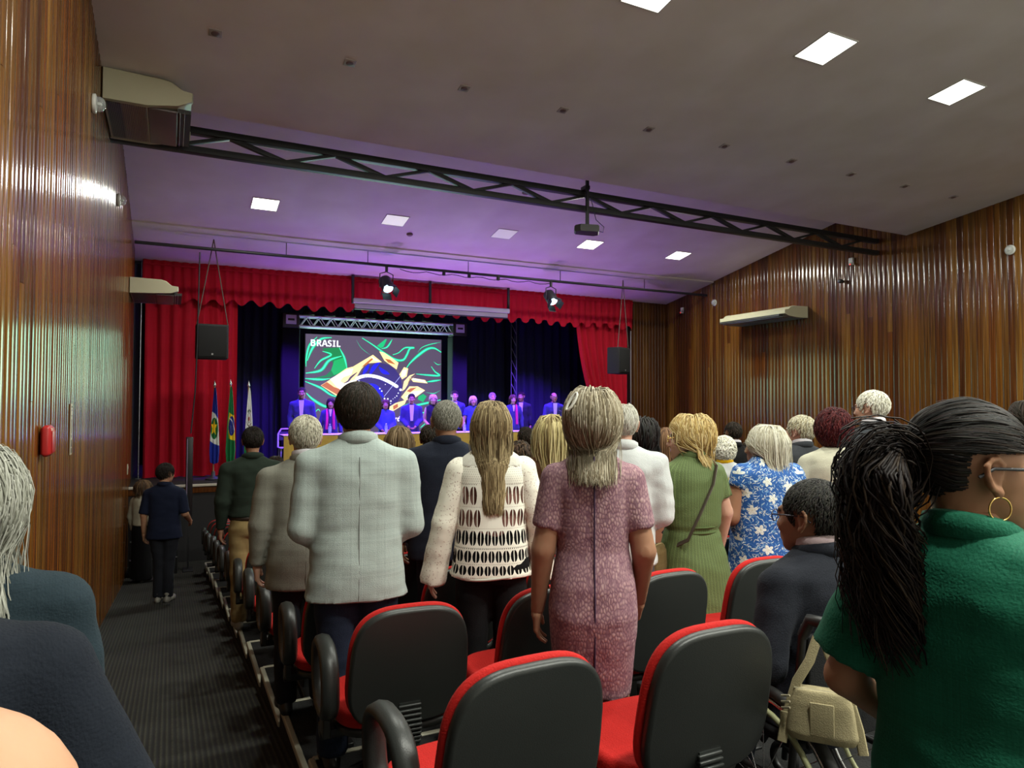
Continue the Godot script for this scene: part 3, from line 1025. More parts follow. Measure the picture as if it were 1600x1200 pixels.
	stroke(im, pts_of([390, 690, 440, 650, 540, 570], f), 5, Color8(72, 62, 84))
	stroke(im, pts_of([560, 512, 610, 492, 680, 484, 780, 500, 880, 540, 975, 592], f), 24, Color8(235, 245, 255), false)
	stroke(im, pts_of([1010, 490, 840, 695], f), 3, Color8(190, 200, 255), false)
	for s in [[580, 545, 14], [700, 588, 12], [795, 615, 9], [815, 640, 9], [852, 572, 6], [1015, 625, 16], [990, 660, 8], [975, 688, 8], [955, 705, 6], [935, 718, 5], [912, 740, 10], [880, 718, 10], [845, 715, 10], [865, 750, 8], [910, 765, 6]]:
		var p: Vector2 = f.call(s[0], s[1])
		disc(im, p.x, p.y, s[2] * 0.62, Color8(225, 240, 255))
	soften(im, 3)
	return im

func text(s: String, size: float, m: Material, parent: Node, at: Vector3, called := "lettering", depth := 0.004, bold := true) -> MeshInstance3D:
	var t := TextMesh.new()
	t.text = s
	var fo := SystemFont.new()
	fo.font_names = PackedStringArray(["Droid Sans"])
	fo.font_weight = 700 if bold else 400
	t.font = fo
	t.font_size = 32
	t.pixel_size = size / 32.0
	t.depth = depth
	t.curve_step = 2.0
	return put(called, t, m, parent, at)

func glow(col: Color, e: float) -> StandardMaterial3D:
	var m := mat(col, 0.5)
	m.emission_enabled = true
	m.emission = col
	m.emission_energy_multiplier = e
	return m

func spot(called: String, parent: Node, at: Vector3, to: Vector3, angle: float, col: Color, e: float, size := 0.08) -> void:
	var l := SpotLight3D.new()
	l.name = called
	parent.add_child(l, true)
	l.position = at
	l.spot_angle = angle
	l.spot_angle_attenuation = 0.7
	l.light_color = col
	l.light_energy = e
	l.light_size = size
	l.spot_range = 30.0
	l.shadow_enabled = true
	l.look_at_from_position(l.global_position, parent.to_global(to), Vector3(0, 0.99, 0.1))

func drapes() -> void:
	var red := cloth(lin(0.60, 0.010, 0.03), 0.18, 4.0, 0.7, 0.5)
	var navy := cloth(lin(0.026, 0.028, 0.062), 0.2, 4.0, 0.8, 0.2)
	var black := cloth(lin(0.022, 0.022, 0.045), 0.2, 4.0, 0.85, 0.15)
	var flat := func(y: float) -> Callable: return func(_x: float) -> float: return y
	var v := thing("valance", "red scalloped valance hanging along the top of the stage opening", "valance", Vector3(0, 0, -14.9))
	put("cloth", curtain(-0.52, 10.96, 4.36, func(x: float) -> float: return 3.60 + 0.06 * cos(x / 0.36 * TAU) - 0.02 * sin(x * 3.0), 0.18, 0.022, 3, null, 5), red, v)
	put("heading", boxg(Vector3(5.22, 4.25, 0.03), Vector3(11.46, 0.03, 0.012), 0.004), red, v)
	var c1 := thing("stage_curtain", "red stage curtain hanging beside the flags", "curtain", Vector3(0, 0, -15.08), 0.0, "red stage curtains")
	put("cloth", curtain(-0.47, 1.2, 4.3, flat.call(0.13), 0.24, 0.05, 7), red, c1)
	var c2 := thing("stage_curtain", "red stage curtain gathered aside next to the wooden proscenium wall", "curtain", Vector3(0, 0, -15.08), 0.0, "red stage curtains")
	put("cloth", curtain(9.35, 10.92, 4.3, flat.call(0.13), 0.2, 0.045, 9, func(s: float) -> float: return 9.28 + 0.12 * s + 1.1 * pow(s, 2.2), 14), red, c2)
	var b1 := thing("back_curtain", "dark navy curtain closing the back of the stage", "curtain", Vector3(0, 0, -18.4), 0.0, "dark stage curtains")
	put("cloth", curtain(-0.6, 12.1, 5.3, flat.call(0.13), 0.28, 0.055, 12), navy, b1)
	var b2 := thing("back_curtain", "black curtain leg standing between the flags and the screen", "curtain", Vector3(0, 0, -17.9), 0.0, "dark stage curtains")
	put("cloth", curtain(0.6, 2.5, 5.2, flat.call(0.13), 0.22, 0.05, 15), black, b2)
	var b3 := thing("back_curtain", "navy curtain leg behind the speaker at the lectern", "curtain", Vector3(0, 0, -17.6), 0.0, "dark stage curtains")
	put("cloth", curtain(8.75, 11.5, 5.2, flat.call(0.13), 0.3, 0.06, 17), navy, b3)
	# slit of bright light beside the curtain edge, built as an added metal rod
	var sl := thing("stage_upright", "thin upright metal rod added for a slit of light at the outer edge of the red curtain", "pole", Vector3(-0.54, 0.12, -15.0))
	var g := Geo.new()
	g.tube([Vector3(0, 0, 0), Vector3(0, 4.2, 0)], 0.014, 8)
	put("rod", g, mat(lin(0.5, 0.55, 0.6), 0.25, 0.9), sl)
	put("foot", boxg(Vector3(0, 0.01, 0), Vector3(0.1, 0.02, 0.1), 0.004), mat(lin(0.05, 0.05, 0.05), 0.5), sl)
	var pr := thing("stage_upright", "white metal pole on the edge of the wooden wall behind the hanging speaker", "pole", Vector3(10.935, 0.12, -14.96))
	var g2 := Geo.new()
	g2.tube([Vector3(0, 0, 0), Vector3(0, 3.4, 0)], 0.016, 8)
	put("rod", g2, mat(lin(0.35, 0.33, 0.33), 0.4, 0.5), pr)
	put("foot", boxg(Vector3(0, 0.01, 0), Vector3(0.1, 0.02, 0.1), 0.004), mat(lin(0.05, 0.05, 0.05), 0.5), pr)

func stage_gear() -> void:
	var black := mat(lin(0.012, 0.012, 0.014), 0.5)
	var alu := mat(lin(0.72, 0.7, 0.78), 0.4, 0.25)
	# screen
	var s := thing("led_screen", "large lit screen on stage showing a waving green yellow and blue flag", "screen", Vector3(4.75, 0.75, -17.5))
	put("cabinet", boxg(Vector3(0, 1.27, -0.08), Vector3(3.62, 2.58, 0.12), 0.01), black, s)
	var pic := ImageTexture.create_from_image(screen_picture())
	var em := mat(Color.BLACK, 0.4)
	em.emission_enabled = true
	em.emission = Color.BLACK
	em.emission_texture = pic
	em.emission_energy_multiplier = 1.75
	var fg := Geo.new()
	fg.face([Vector3(-1.785, 0.0, 0), Vector3(1.785, 0.0, 0), Vector3(1.785, 2.55, 0), Vector3(-1.785, 2.55, 0)], Vector3(0, 0, 1), [Vector2(0, 1), Vector2(1, 1), Vector2(1, 0), Vector2(0, 0)])
	put("display", fg, em, s)
	put("stand", boxg(Vector3(-1.2, -0.32, -0.1), Vector3(0.1, 0.62, 0.2), 0.01), black, s)
	put("stand", boxg(Vector3(1.2, -0.32, -0.1), Vector3(0.1, 0.62, 0.2), 0.01), black, s)
	var wt := glow(Color(0.95, 0.97, 1.0), 1.2)
	text("BRASIL", 0.225, wt, s, Vector3(-1.3, 2.33, 0.004))
	text("rdade", 0.165, wt, s, Vector3(0.72, 0.42, 0.004))
	var ink := glow(Color(0.12, 0.14, 0.4), 0.25)
	var word := "ORDEM E PROGRESSO"
	for k in word.length():
		if word[k] == " ": continue
		var t := (k + 0.5) / word.length()
		var px := lerpf(-1.785 + 3.57 * 0.40, -1.785 + 3.57 * 0.635, t)
		var py := 2.55 * (1.0 - (0.405 + 0.085 * t * t + 0.012 * t))
		var o := text(word[k], 0.05, ink, s, Vector3(px, py - 0.005, 0.004), "band_letter", 0.002)
		o.rotation.z = -0.1 - 0.42 * t
	var al := AreaLight3D.new()
	al.name = "screen_light"
	al.area_size = Vector2(3.5, 2.5)
	al.light_color = Color(0.75, 1.0, 0.85)
	al.light_energy = 16.0
	al.area_range = 40.0
	al.shadow_enabled = true
	s.add_child(al)
	al.position = Vector3(0, 1.27, 0.03)
	al.rotation.y = PI
	# silver truss over the screen, on two towers
	var t := thing("silver_truss", "silver box truss above the lit screen", "truss", Vector3(0, 0, -17.0), 0.0)
	for y in [3.42, 3.66]:
		for z in [-0.13, 0.13]:
			var g := Geo.new()
			g.tube([Vector3(2.7, y, z), Vector3(6.62, y, z)], 0.025, 8)
			put("chord", g, alu, t)
	for z in [-0.13, 0.13]:
		for k in 26:
			var g := Geo.new()
			var x := 2.75 + k * 0.148
			g.tube([Vector3(x, 3.43 if k % 2 == 0 else 3.65, z), Vector3(x + 0.148, 3.65 if k % 2 == 0 else 3.43, z)], 0.012, 5)
			put("brace", g, alu, t)
	for q in [[2.52, "screen's flag-side end"], [6.82, "screen's lectern-side end"]]:
		var tw := thing("truss_tower", "black covered truss tower at the %s" % q[1], "tower", Vector3(q[0], 0.12, -17.05), 0.0, "covered truss towers")
		put("cover", boxg(Vector3(0, 1.62, 0), Vector3(0.42, 3.24, 0.4), 0.03), cloth(lin(0.008, 0.008, 0.012), 0.2, 4.0), tw)
		put("sleeve_block", boxg(Vector3(0, 3.42, 0), Vector3(0.4, 0.36, 0.4), 0.02), black, tw)
		put("end_plate", boxg(Vector3(0, 3.44, 0.205), Vector3(0.24, 0.22, 0.012), 0.01), mat(lin(0.6, 0.58, 0.66), 0.4), tw)
		put("plate_slot", boxg(Vector3(0, 3.44, 0.213), Vector3(0.15, 0.05, 0.006), 0.002), black, tw)
	# lights standing on the truss
	for k in 7:
		var x := 2.95 + k * 0.5
		var f := thing("stage_light", "dark moving stage light on the silver truss, number %s from the flag side" % ["one", "two", "three", "four", "five", "six", "seven"][k], "stage light", Vector3(x, 3.69, -17.0), 0.0, "stage lights on the truss")
		var g := Geo.new()
		g.lathe([Vector2(0.13, 0), Vector2(0.14, 0.03), Vector2(0.12, 0.1), Vector2(0.06, 0.13)], 14)
		put("base", g, black, f)
		var hd := Geo.new()
		hd.lathe([Vector2(0.07, -0.12), Vector2(0.09, -0.04), Vector2(0.09, 0.08), Vector2(0.05, 0.12)], 14, Transform3D(Basis(Vector3.RIGHT, 0.9), Vector3(0, 0.22, 0.02)))
		put("head", hd, black, f)
		for sx in [-0.11, 0.11]:
			var y := Geo.new()
			y.tube([Vector3(sx, 0.1, 0), Vector3(sx, 0.24, 0.02)], 0.015, 5)
			put("yoke", y, black, f)
	# coloured floodlights hung behind the valance, aimed down at the people
	for k in 6:
		var x := 2.4 + k * 1.3
		var f := thing("flood_light", "blue stage floodlight hung behind the valance, number %s from the flags" % ["one", "two", "three", "four", "five", "six"][k], "stage light", Vector3(x, 3.95, -15.35), 0.0, "floodlights behind the valance")
		put("case", boxg(Vector3(0, 0.0, 0.0), Vector3(0.2, 0.14, 0.12), 0.015), black, f)
		put("hanger", boxg(Vector3(0, 0.75, 0.0), Vector3(0.03, 1.4, 0.03), 0.004), black, f)
		put("lamp_face", boxg(Vector3(0, -0.06, -0.055), Vector3(0.17, 0.03, 0.02), 0.003), glow(Color(0.3, 0.14, 1.0), 2.0), f)
		spot("flood", f, Vector3(0, -0.09, -0.07), Vector3(0, -2.6, -0.75), 44.0, Color(0.42, 0.18, 1.0), BLUE, 0.1)
	# coloured lamps over the stage opening, washing the ceiling and the valance
	for k in 3:
		var x := 3.6 + k * 2.1
		var f := thing("uplight", "violet uplight on the stage edge aimed at the ceiling, number %s" % ["one", "two", "three"][k], "stage light", Vector3(x, 0.12, -14.0), 0.0, "violet uplights on the stage edge")
		put("case", boxg(Vector3(0, 0.06, 0), Vector3(0.14, 0.12, 0.14), 0.015), black, f)
		put("lamp_face", boxg(Vector3(0, 0.125, 0), Vector3(0.11, 0.01, 0.11), 0.003), glow(Color(0.55, 0.2, 1.0), 2.0), f)
		spot("up_beam", f, Vector3(0, 0.14, 0), Vector3(0, 3.9, 0.6), 56.0, Color(0.84, 0.6, 1.0), VIOLET, 0.08)
	# projection screen case
	var p := thing("screen_case", "white rolled projection screen case hung in front of the red valance", "screen case", Vector3(5.34, 3.74, -14.72))
	put("housing", boxg(Vector3(0, 0.05, 0), Vector3(3.74, 0.11, 0.12), 0.02), mat(lin(0.5, 0.5, 0.55), 0.4), p)
	put("rolled_sheet", boxg(Vector3(0, -0.06, 0.0), Vector3(3.66, 0.11, 0.07), 0.02), mat(lin(0.42, 0.42, 0.46), 0.5), p)
	put("bottom_bar", boxg(Vector3(0, -0.12, 0.0), Vector3(3.66, 0.025, 0.05), 0.008), black, p)
	for x in [-1.87, -0.12, 1.85]:
		put("strap", boxg(Vector3(x, 0.3, 0.0), Vector3(0.055, 0.62, 0.05), 0.006), black, p)
	# light bar and its two spotlights
	var bar := thing("light_bar", "black lighting pipe hung across the hall in front of the stage", "pipe", Vector3(0, 4.345, -13.4))
	var g := Geo.new()
	g.tube([Vector3(-0.6, 0, 0), Vector3(12.15, 0, 0)], 0.03, 8)
	put("tube", g, black, bar)
	for x in [1.9, 3.45, 5.6, 7.85, 10.2]:
		put("hanger", boxg(Vector3(x, 0.14, 0), Vector3(0.012, 0.26, 0.012)), black, bar)
	for x in [5.05, 5.62, 6.3]:
		put("clamp", boxg(Vector3(x, -0.05, 0), Vector3(0.06, 0.1, 0.06), 0.01), black, bar)
	var cb := Geo.new()
	var cp := []
	for k in 26:
		cp.append(Vector3(4.1 + k * 0.14, -0.05 - 0.05 * absf(sin(k * 0.75)), 0.02))
	cb.tube(cp, 0.008, 4)
	put("cable", cb, black, bar)
	for q in [[3.83, "above the middle of the lit screen"], [7.61, "nearest the wooden proscenium"]]:
		var f := thing("spotlight", "black barn door spotlight hanging from the pipe %s" % q[1], "spotlight", Vector3(q[0], 4.32, -13.4), 0.15, "barn door spotlights")
		var y := Geo.new()
		y.tube([Vector3(-0.14, -0.42, 0), Vector3(-0.14, -0.15, 0), Vector3(0, -0.1, 0), Vector3(0.14, -0.15, 0), Vector3(0.14, -0.42, 0)], 0.012, 5)
		put("yoke", y, black, f)
		var hk := Geo.new()
		hk.tube([Vector3(0, -0.1, 0), Vector3(0, 0.0, 0)], 0.03, 6)
		put("hook_clamp", hk, black, f)
		var bs := Basis(Vector3.RIGHT, -0.75)
		var h := Geo.new()
		h.lathe([Vector2(0.07, 0.2), Vector2(0.125, 0.14), Vector2(0.13, -0.1), Vector2(0.115, -0.12)], 16, Transform3D(bs, Vector3(0, -0.36, 0)))
		put("can", h, black, f)
		var le := Geo.new()
		le.lathe([Vector2(0.1, -0.122), Vector2(0.1, -0.13)], 16, Transform3D(bs, Vector3(0, -0.36, 0)))
		put("lamp_lens", le, glow(Color(0.75, 0.95, 1.0), 3.0), f)
		for k in 4:
			var b2 := bs * Basis(Vector3.UP, k * PI / 2)
			var d := Geo.new()
			d.box(Vector3(0, -0.36, 0) + b2 * Vector3(0, -0.2, 0.145), Vector3(0.19, 0.15, 0.006), 0.0, b2 * Basis(Vector3.RIGHT, -0.35))
			put("barn_door", d, black, f)
		spot("beam", f, bs * Vector3(0, -0.15, 0) + Vector3(0, -0.36, 0), bs * Vector3(0, -3.0, 0) + Vector3(0, -0.36, 0), 30.0, Color(1.0, 0.93, 0.8), 18.0, 0.1)
	# hanging loudspeakers
	for q in [[0.655, 2.695, 0.02, 0.64, "in front of the red curtain by the flags"], [9.68, 2.62, 0.45, 9.94, "beside the wooden proscenium wall"]]:
		var sp := thing("loudspeaker", "black loudspeaker hung on ropes %s" % q[4], "loudspeaker", Vector3(q[0], q[1], -13.55), q[2], "hanging loudspeakers")
		put("cabinet", boxg(Vector3(0, 0, -0.12), Vector3(0.54, 0.63, 0.34), 0.02), mat(lin(0.006, 0.006, 0.006), 0.7), sp)
		put("grille", boxg(Vector3(0, 0, 0.055), Vector3(0.47, 0.56, 0.02), 0.008), mat(lin(0.004, 0.004, 0.004), 0.85), sp)
		put("badge", boxg(Vector3(0, -0.23, 0.067), Vector3(0.03, 0.03, 0.004)), mat(lin(0.3, 0.3, 0.3), 0.4), sp)
		for x in [-0.26, 0.26]:
			var ro := Geo.new()
			ro.tube([Vector3(x, 0.3, 0.0), Vector3(x * 0.35, 1.3, 0.0), Vector3(0.0, far_y(13.55) - 0.035 - q[1], 0.0)], 0.01, 5)
			put("rope", ro, mat(lin(0.09, 0.06, 0.05), 0.8), sp)
	var wire := thing("speaker_cable", "black cable running from the hanging speaker down to the floor column", "cable", Vector3(0.3, 0, -13.3))
	var wg := Geo.new()
	wg.tube([Vector3(0.12, 4.25, 0), Vector3(0.1, 2.6, 0), Vector3(0.08, 1.8, 0), Vector3(0.02, 1.05, 0.05)], 0.012, 5)
	put("cord", wg, black, wire)
	# column loudspeaker at the foot of the stage
	var col := thing("speaker_column", "slim black column speaker standing at the stage steps", "loudspeaker", Vector3(0.5, -1.281, -13.0))
	put("column", boxg(Vector3(-0.2, 1.6, -0.1), Vector3(0.11, 1.36, 0.12), 0.01), mat(lin(0.01, 0.01, 0.012), 0.35), col)
	put("stand", boxg(Vector3(-0.2, 0.47, -0.1), Vector3(0.035, 0.92, 0.035)), black, col)
	put("foot", boxg(Vector3(-0.2, 0.012, -0.1), Vector3(0.16, 0.024, 0.3), 0.004), black, col)
	put("edge_strip", boxg(Vector3(-0.235, 1.6, -0.036), Vector3(0.012, 1.3, 0.008)), mat(lin(0.35, 0.3, 0.45), 0.3, 0.6), col)
	# thin black lattice column at the back
	var lc := thing("lattice_column", "thin black lattice column in front of the dark back curtain", "column", Vector3(8.48, 0.12, -17.0))
	for x in [-0.08, 0.08]:
		var lg := Geo.new()
		lg.tube([Vector3(x, 0, 0), Vector3(x, 4.0, 0)], 0.014, 6)
		put("upright", lg, mat(lin(0.05, 0.05, 0.06), 0.5), lc)
	for k in 12:
		var lg := Geo.new()
		lg.tube([Vector3(-0.08, 4.0 - k * 0.33, 0), Vector3(0.08, 3.7 - k * 0.33, 0)], 0.01, 5)
		put("rung", lg, mat(lin(0.12, 0.12, 0.13), 0.5), lc)

func flag(x: float, label: String, tex: Image, sc: float) -> void:
	var t := thing("flag", label, "flag", Vector3(x, 0.12, -14.35), 0.0, "flags on the stage")
	var g := Geo.new()
	g.tube([Vector3(0, 0.0, 0), Vector3(0, 1.8 * sc, 0)], 0.014, 8)
	put("pole", g, mat(lin(0.35, 0.22, 0.1), 0.4), t)
	var tip := Geo.new()
	tip.lathe([Vector2(0.02, 0.0), Vector2(0.025, 0.03), Vector2(0.008, 0.09), Vector2(0.001, 0.12)], 10, Transform3D(Basis.IDENTITY, Vector3(0, 1.78 * sc, 0)))
	put("finial", tip, mat(lin(0.6, 0.6, 0.6), 0.25, 0.8), t)
	var base := Geo.new()
	base.lathe([Vector2(0.14, 0.0), Vector2(0.14, 0.03), Vector2(0.04, 0.06), Vector2(0.03, 0.16)], 16)
	put("base", base, mat(lin(0.03, 0.03, 0.03), 0.5), t)
	var c := Geo.new()
	var rings := []
	var f0 := 0
	var W := 26
	var R := 20
	for q in R + 1:
		var s := float(q) / R
		for k in W + 1:
			var u := float(k) / W
			var w := lerpf(0.02, 0.2, pow(s, 0.7)) * (1.0 if s < 0.85 else 1.0 - (s - 0.85) * 1.6)
			var xx := (u - 0.5) * w
			var zz := 0.03 * sin(u * TAU * 2.5 + 0.7) * (0.2 + s) + 0.05
			c.vert(Vector3(xx + 0.012, 1.76 * sc - s * 1.42 * sc - 0.05 * s * (1.0 - u) * 3.0 * u, zz), Vector3.ZERO, Vector2(u, s))
	for q in R:
		for k in W:
			var a := q * (W + 1) + k
			c.i.append_array(PackedInt32Array([a, a + 1, a + W + 2, a, a + W + 2, a + W + 1]))
	c.renormal(0, 0)
	var m := mat(Color.WHITE, 0.75)
	m.albedo_texture = ImageTexture.create_from_image(tex)
	m.texture_repeat = false
	put("cloth", c, m, t)

func flags() -> void:
	var v := func(x: float, y: float) -> Vector2: return Vector2(x, y)
	var a := Image.create(128, 512, false, Image.FORMAT_RGB8)
	a.fill(Color8(14, 40, 150))
	fill_poly(a, pts_of([8, 165, 70, 175, 128, 215, 128, 400, 90, 385, 0, 365, 0, 170], v), Color8(214, 216, 210))
	var el := []
	for k in 30: el.append(Vector2(58 + 62 * cos(TAU * k / 30.0), 275 + 72 * sin(TAU * k / 30.0)))
	fill_poly(a, el, Color8(18, 105, 50))
	var star := []
	for k in 10:
		var r := 56.0 if k % 2 == 0 else 24.0
		star.append(Vector2(52 + r * sin(TAU * k / 10.0), 270 - r * 1.1 * cos(TAU * k / 10.0)))
	fill_poly(a, star, Color8(245, 200, 20))
	flag(0.745, "blue white and green flag with a yellow star on a pole", a, 1.0)
	var b := Image.create(128, 512, false, Image.FORMAT_RGB8)
	b.fill(Color8(10, 115, 60))
	fill_poly(b, pts_of([30, 175, 128, 200, 128, 370, 40, 350, 20, 260], v), Color8(235, 205, 30))
	var e2 := []
	for k in 30: e2.append(Vector2(78 + 52 * cos(TAU * k / 30.0), 265 + 66 * sin(TAU * k / 30.0)))
	fill_poly(b, e2, Color8(20, 40, 140))
	stroke(b, [Vector2(40, 215), Vector2(90, 235), Vector2(122, 300)], 9, Color8(225, 230, 235), false)
	for k in 14:
		disc(b, 50 + (k * 37) % 50, 262 + (k * 23) % 50, 2, Color8(220, 225, 240))
	flag(1.03, "green flag with yellow diamond and blue globe on a pole", b, 1.015)
	var c := Image.create(128, 512, false, Image.FORMAT_RGB8)
	c.fill(Color8(226, 228, 224))
	c.fill_rect(Rect2i(0, 285, 128, 227), Color8(16, 120, 70))
	disc(c, 66, 205, 36, Color8(150, 150, 150))
	disc(c, 66, 205, 31, Color8(215, 215, 212))
	disc(c, 60, 212, 15, Color8(150, 25, 25))
	stroke(c, [Vector2(22, 235), Vector2(40, 255), Vector2(70, 262), Vector2(100, 245)], 7, Color8(90, 60, 60), false)
	stroke(c, [Vector2(40, 165), Vector2(66, 150), Vector2(92, 165)], 9, Color8(90, 95, 90), false)
	for k in 5: disc(c, 38 + k * 14, 158 + (k % 2) * 8, 5, Color8(70, 110, 70))
	flag(1.36, "white and green flag with a small crest on a pole", c, 1.0)

func table_set() -> void:
	var t := thing("head_table", "long panel table on the stage under a gold fronted cloth", "table", Vector3(5.22, 0.12, -15.35))
	put("tabletop", boxg(Vector3(0, 0.75, 0), Vector3(6.14, 0.03, 0.56), 0.005), mat(lin(0.25, 0.2, 0.15), 0.6), t)
	for x in [-3.0, -1.0, 1.0, 3.0]:
		for z in [-0.22, 0.22]:
			put("leg", boxg(Vector3(x, 0.37, z), Vector3(0.04, 0.73, 0.04)), mat(lin(0.1, 0.1, 0.1), 0.5), t)
	var c := thing("tablecloth", "white topped tablecloth with a gathered gold front on the stage table", "tablecloth", Vector3(5.22, 0.12, -15.35))
	put("top_cloth", boxg(Vector3(0, 0.778, 0.0), Vector3(6.2, 0.022, 0.62), 0.008), cloth(lin(0.75, 0.7, 0.66), 0.1), c)
	var gold := cloth(lin(0.72, 0.5, 0.1), 0.12, 4.0, 0.6, 0.4)
	put("front_cloth", curtain(-3.09, 3.09, 0.765, func(_x: float) -> float: return 0.02, 0.3, 0.012, 31), gold, c, Vector3(0, 0, 0.315))
	var bm := mat(Color(0.75, 0.85, 0.95, 0.35), 0.06)
	bm.transparency = BaseMaterial3D.TRANSPARENCY_ALPHA
	var n := 0
	for x in [3.12, 4.38, 6.3, 6.62, 7.2]:
		var b := thing("water_bottle", "clear water bottle on the stage table, number %s from the flags" % ["one", "two", "three", "four", "five"][n], "bottle", Vector3(x, 0.911, -15.25), 0.0, "water bottles on the stage table")
		var g := Geo.new()
		g.lathe([Vector2(0.032, 0.0), Vector2(0.033, 0.13), Vector2(0.028, 0.16), Vector2(0.013, 0.19), Vector2(0.013, 0.205)], 12)
		put("bottle_wall", g, bm, b)
		var w := Geo.new()
		w.lathe([Vector2(0.029, 0.004), Vector2(0.029, 0.12)], 12)
		put("label_band", boxg(Vector3(0, 0.08, 0), Vector3(0.05, 0.04, 0.05), 0.01), mat(lin(0.6, 0.65, 0.75), 0.4), b)
		var cp := Geo.new()
		cp.lathe([Vector2(0.015, 0.2), Vector2(0.015, 0.22)], 10)
		put("cap", cp, mat(lin(0.7, 0.75, 0.85), 0.4), b)
		n += 1
	# white stacking chairs behind the table
	var wm := mat(lin(0.45, 0.45, 0.47), 0.4)
	n = 0
	for q in [[2.42, 16.4], [5.5, 16.75], [6.1, 16.8]]:
		var ch := thing("stage_chair", "white plastic chair behind the stage table, number %s from the flags" % ["one", "two", "three"][n], "chair", Vector3(q[0], 0.12, -q[1]), PI, "white chairs behind the stage table")
		put("seat", boxg(Vector3(0, 0.44, 0), Vector3(0.42, 0.03, 0.42), 0.012), wm, ch)
		var g := Geo.new()
		g.tube([Vector3(-0.2, 0.44, 0.2), Vector3(-0.19, 0.75, 0.24), Vector3(-0.12, 0.86, 0.26), Vector3(0.12, 0.86, 0.26), Vector3(0.19, 0.75, 0.24), Vector3(0.2, 0.44, 0.2)], 0.022, 7)
		put("back_frame", g, wm, ch)
		put("backrest", boxg(Vector3(0, 0.7, 0.235), Vector3(0.34, 0.2, 0.015), 0.006), mat(lin(0.03, 0.03, 0.05), 0.6), ch)
		for sx in [-0.18, 0.18]:
			for sz in [-0.18, 0.18]:
				put("leg", boxg(Vector3(sx, 0.215, sz), Vector3(0.03, 0.43, 0.03), 0.005), wm, ch)
		n += 1
	# lectern
	var l := thing("lectern", "clear acrylic lectern with microphone at the stage edge", "lectern", Vector3(8.62, 0.12, -14.85))
	var ac := mat(Color(0.85, 0.88, 0.95, 0.3), 0.1)
	ac.transparency = BaseMaterial3D.TRANSPARENCY_ALPHA
	put("front_panel", boxg(Vector3(0, 0.5, 0.1), Vector3(0.42, 1.0, 0.012)), ac, l)
	var tp := Geo.new()
	tp.box(Vector3(0, 1.06, -0.02), Vector3(0.56, 0.015, 0.42), 0.0, Basis(Vector3.RIGHT, -0.25))
	put("reading_board", tp, mat(lin(0.6, 0.58, 0.65), 0.3), l)
	put("base", boxg(Vector3(0, 0.012, 0), Vector3(0.5, 0.024, 0.4)), ac, l)
	put("paper", boxg(Vector3(-0.05, 1.085, 0.0), Vector3(0.21, 0.003, 0.29)), mat(lin(0.75, 0.75, 0.75), 0.6), l)
	var mc := Geo.new()
	mc.tube([Vector3(0.22, 1.05, 0), Vector3(0.23, 1.18, -0.02), Vector3(0.17, 1.27, -0.1)], 0.006, 5)
	mc.tube([Vector3(0.17, 1.27, -0.1), Vector3(0.13, 1.29, -0.13)], 0.016, 7)
	put("microphone", mc, mat(lin(0.03, 0.03, 0.03), 0.4), l)
func rounded(w: float, h: float, e: float, n := 28, waist := 0.0) -> PackedVector2Array:
	var p := PackedVector2Array()
	for k in n:
		var a := TAU * k / n
		var cx := signf(cos(a)) * pow(absf(cos(a)), 2.0 / e)
		var cy := signf(sin(a)) * pow(absf(sin(a)), 2.0 / e)
		p.push_back(Vector2(cx * w * 0.5 * (1.0 - waist * cy), cy * h * 0.5))
	return p
var chair0: Node3D
var end0: Node3D
var M_red: Material
var M_shell: Material
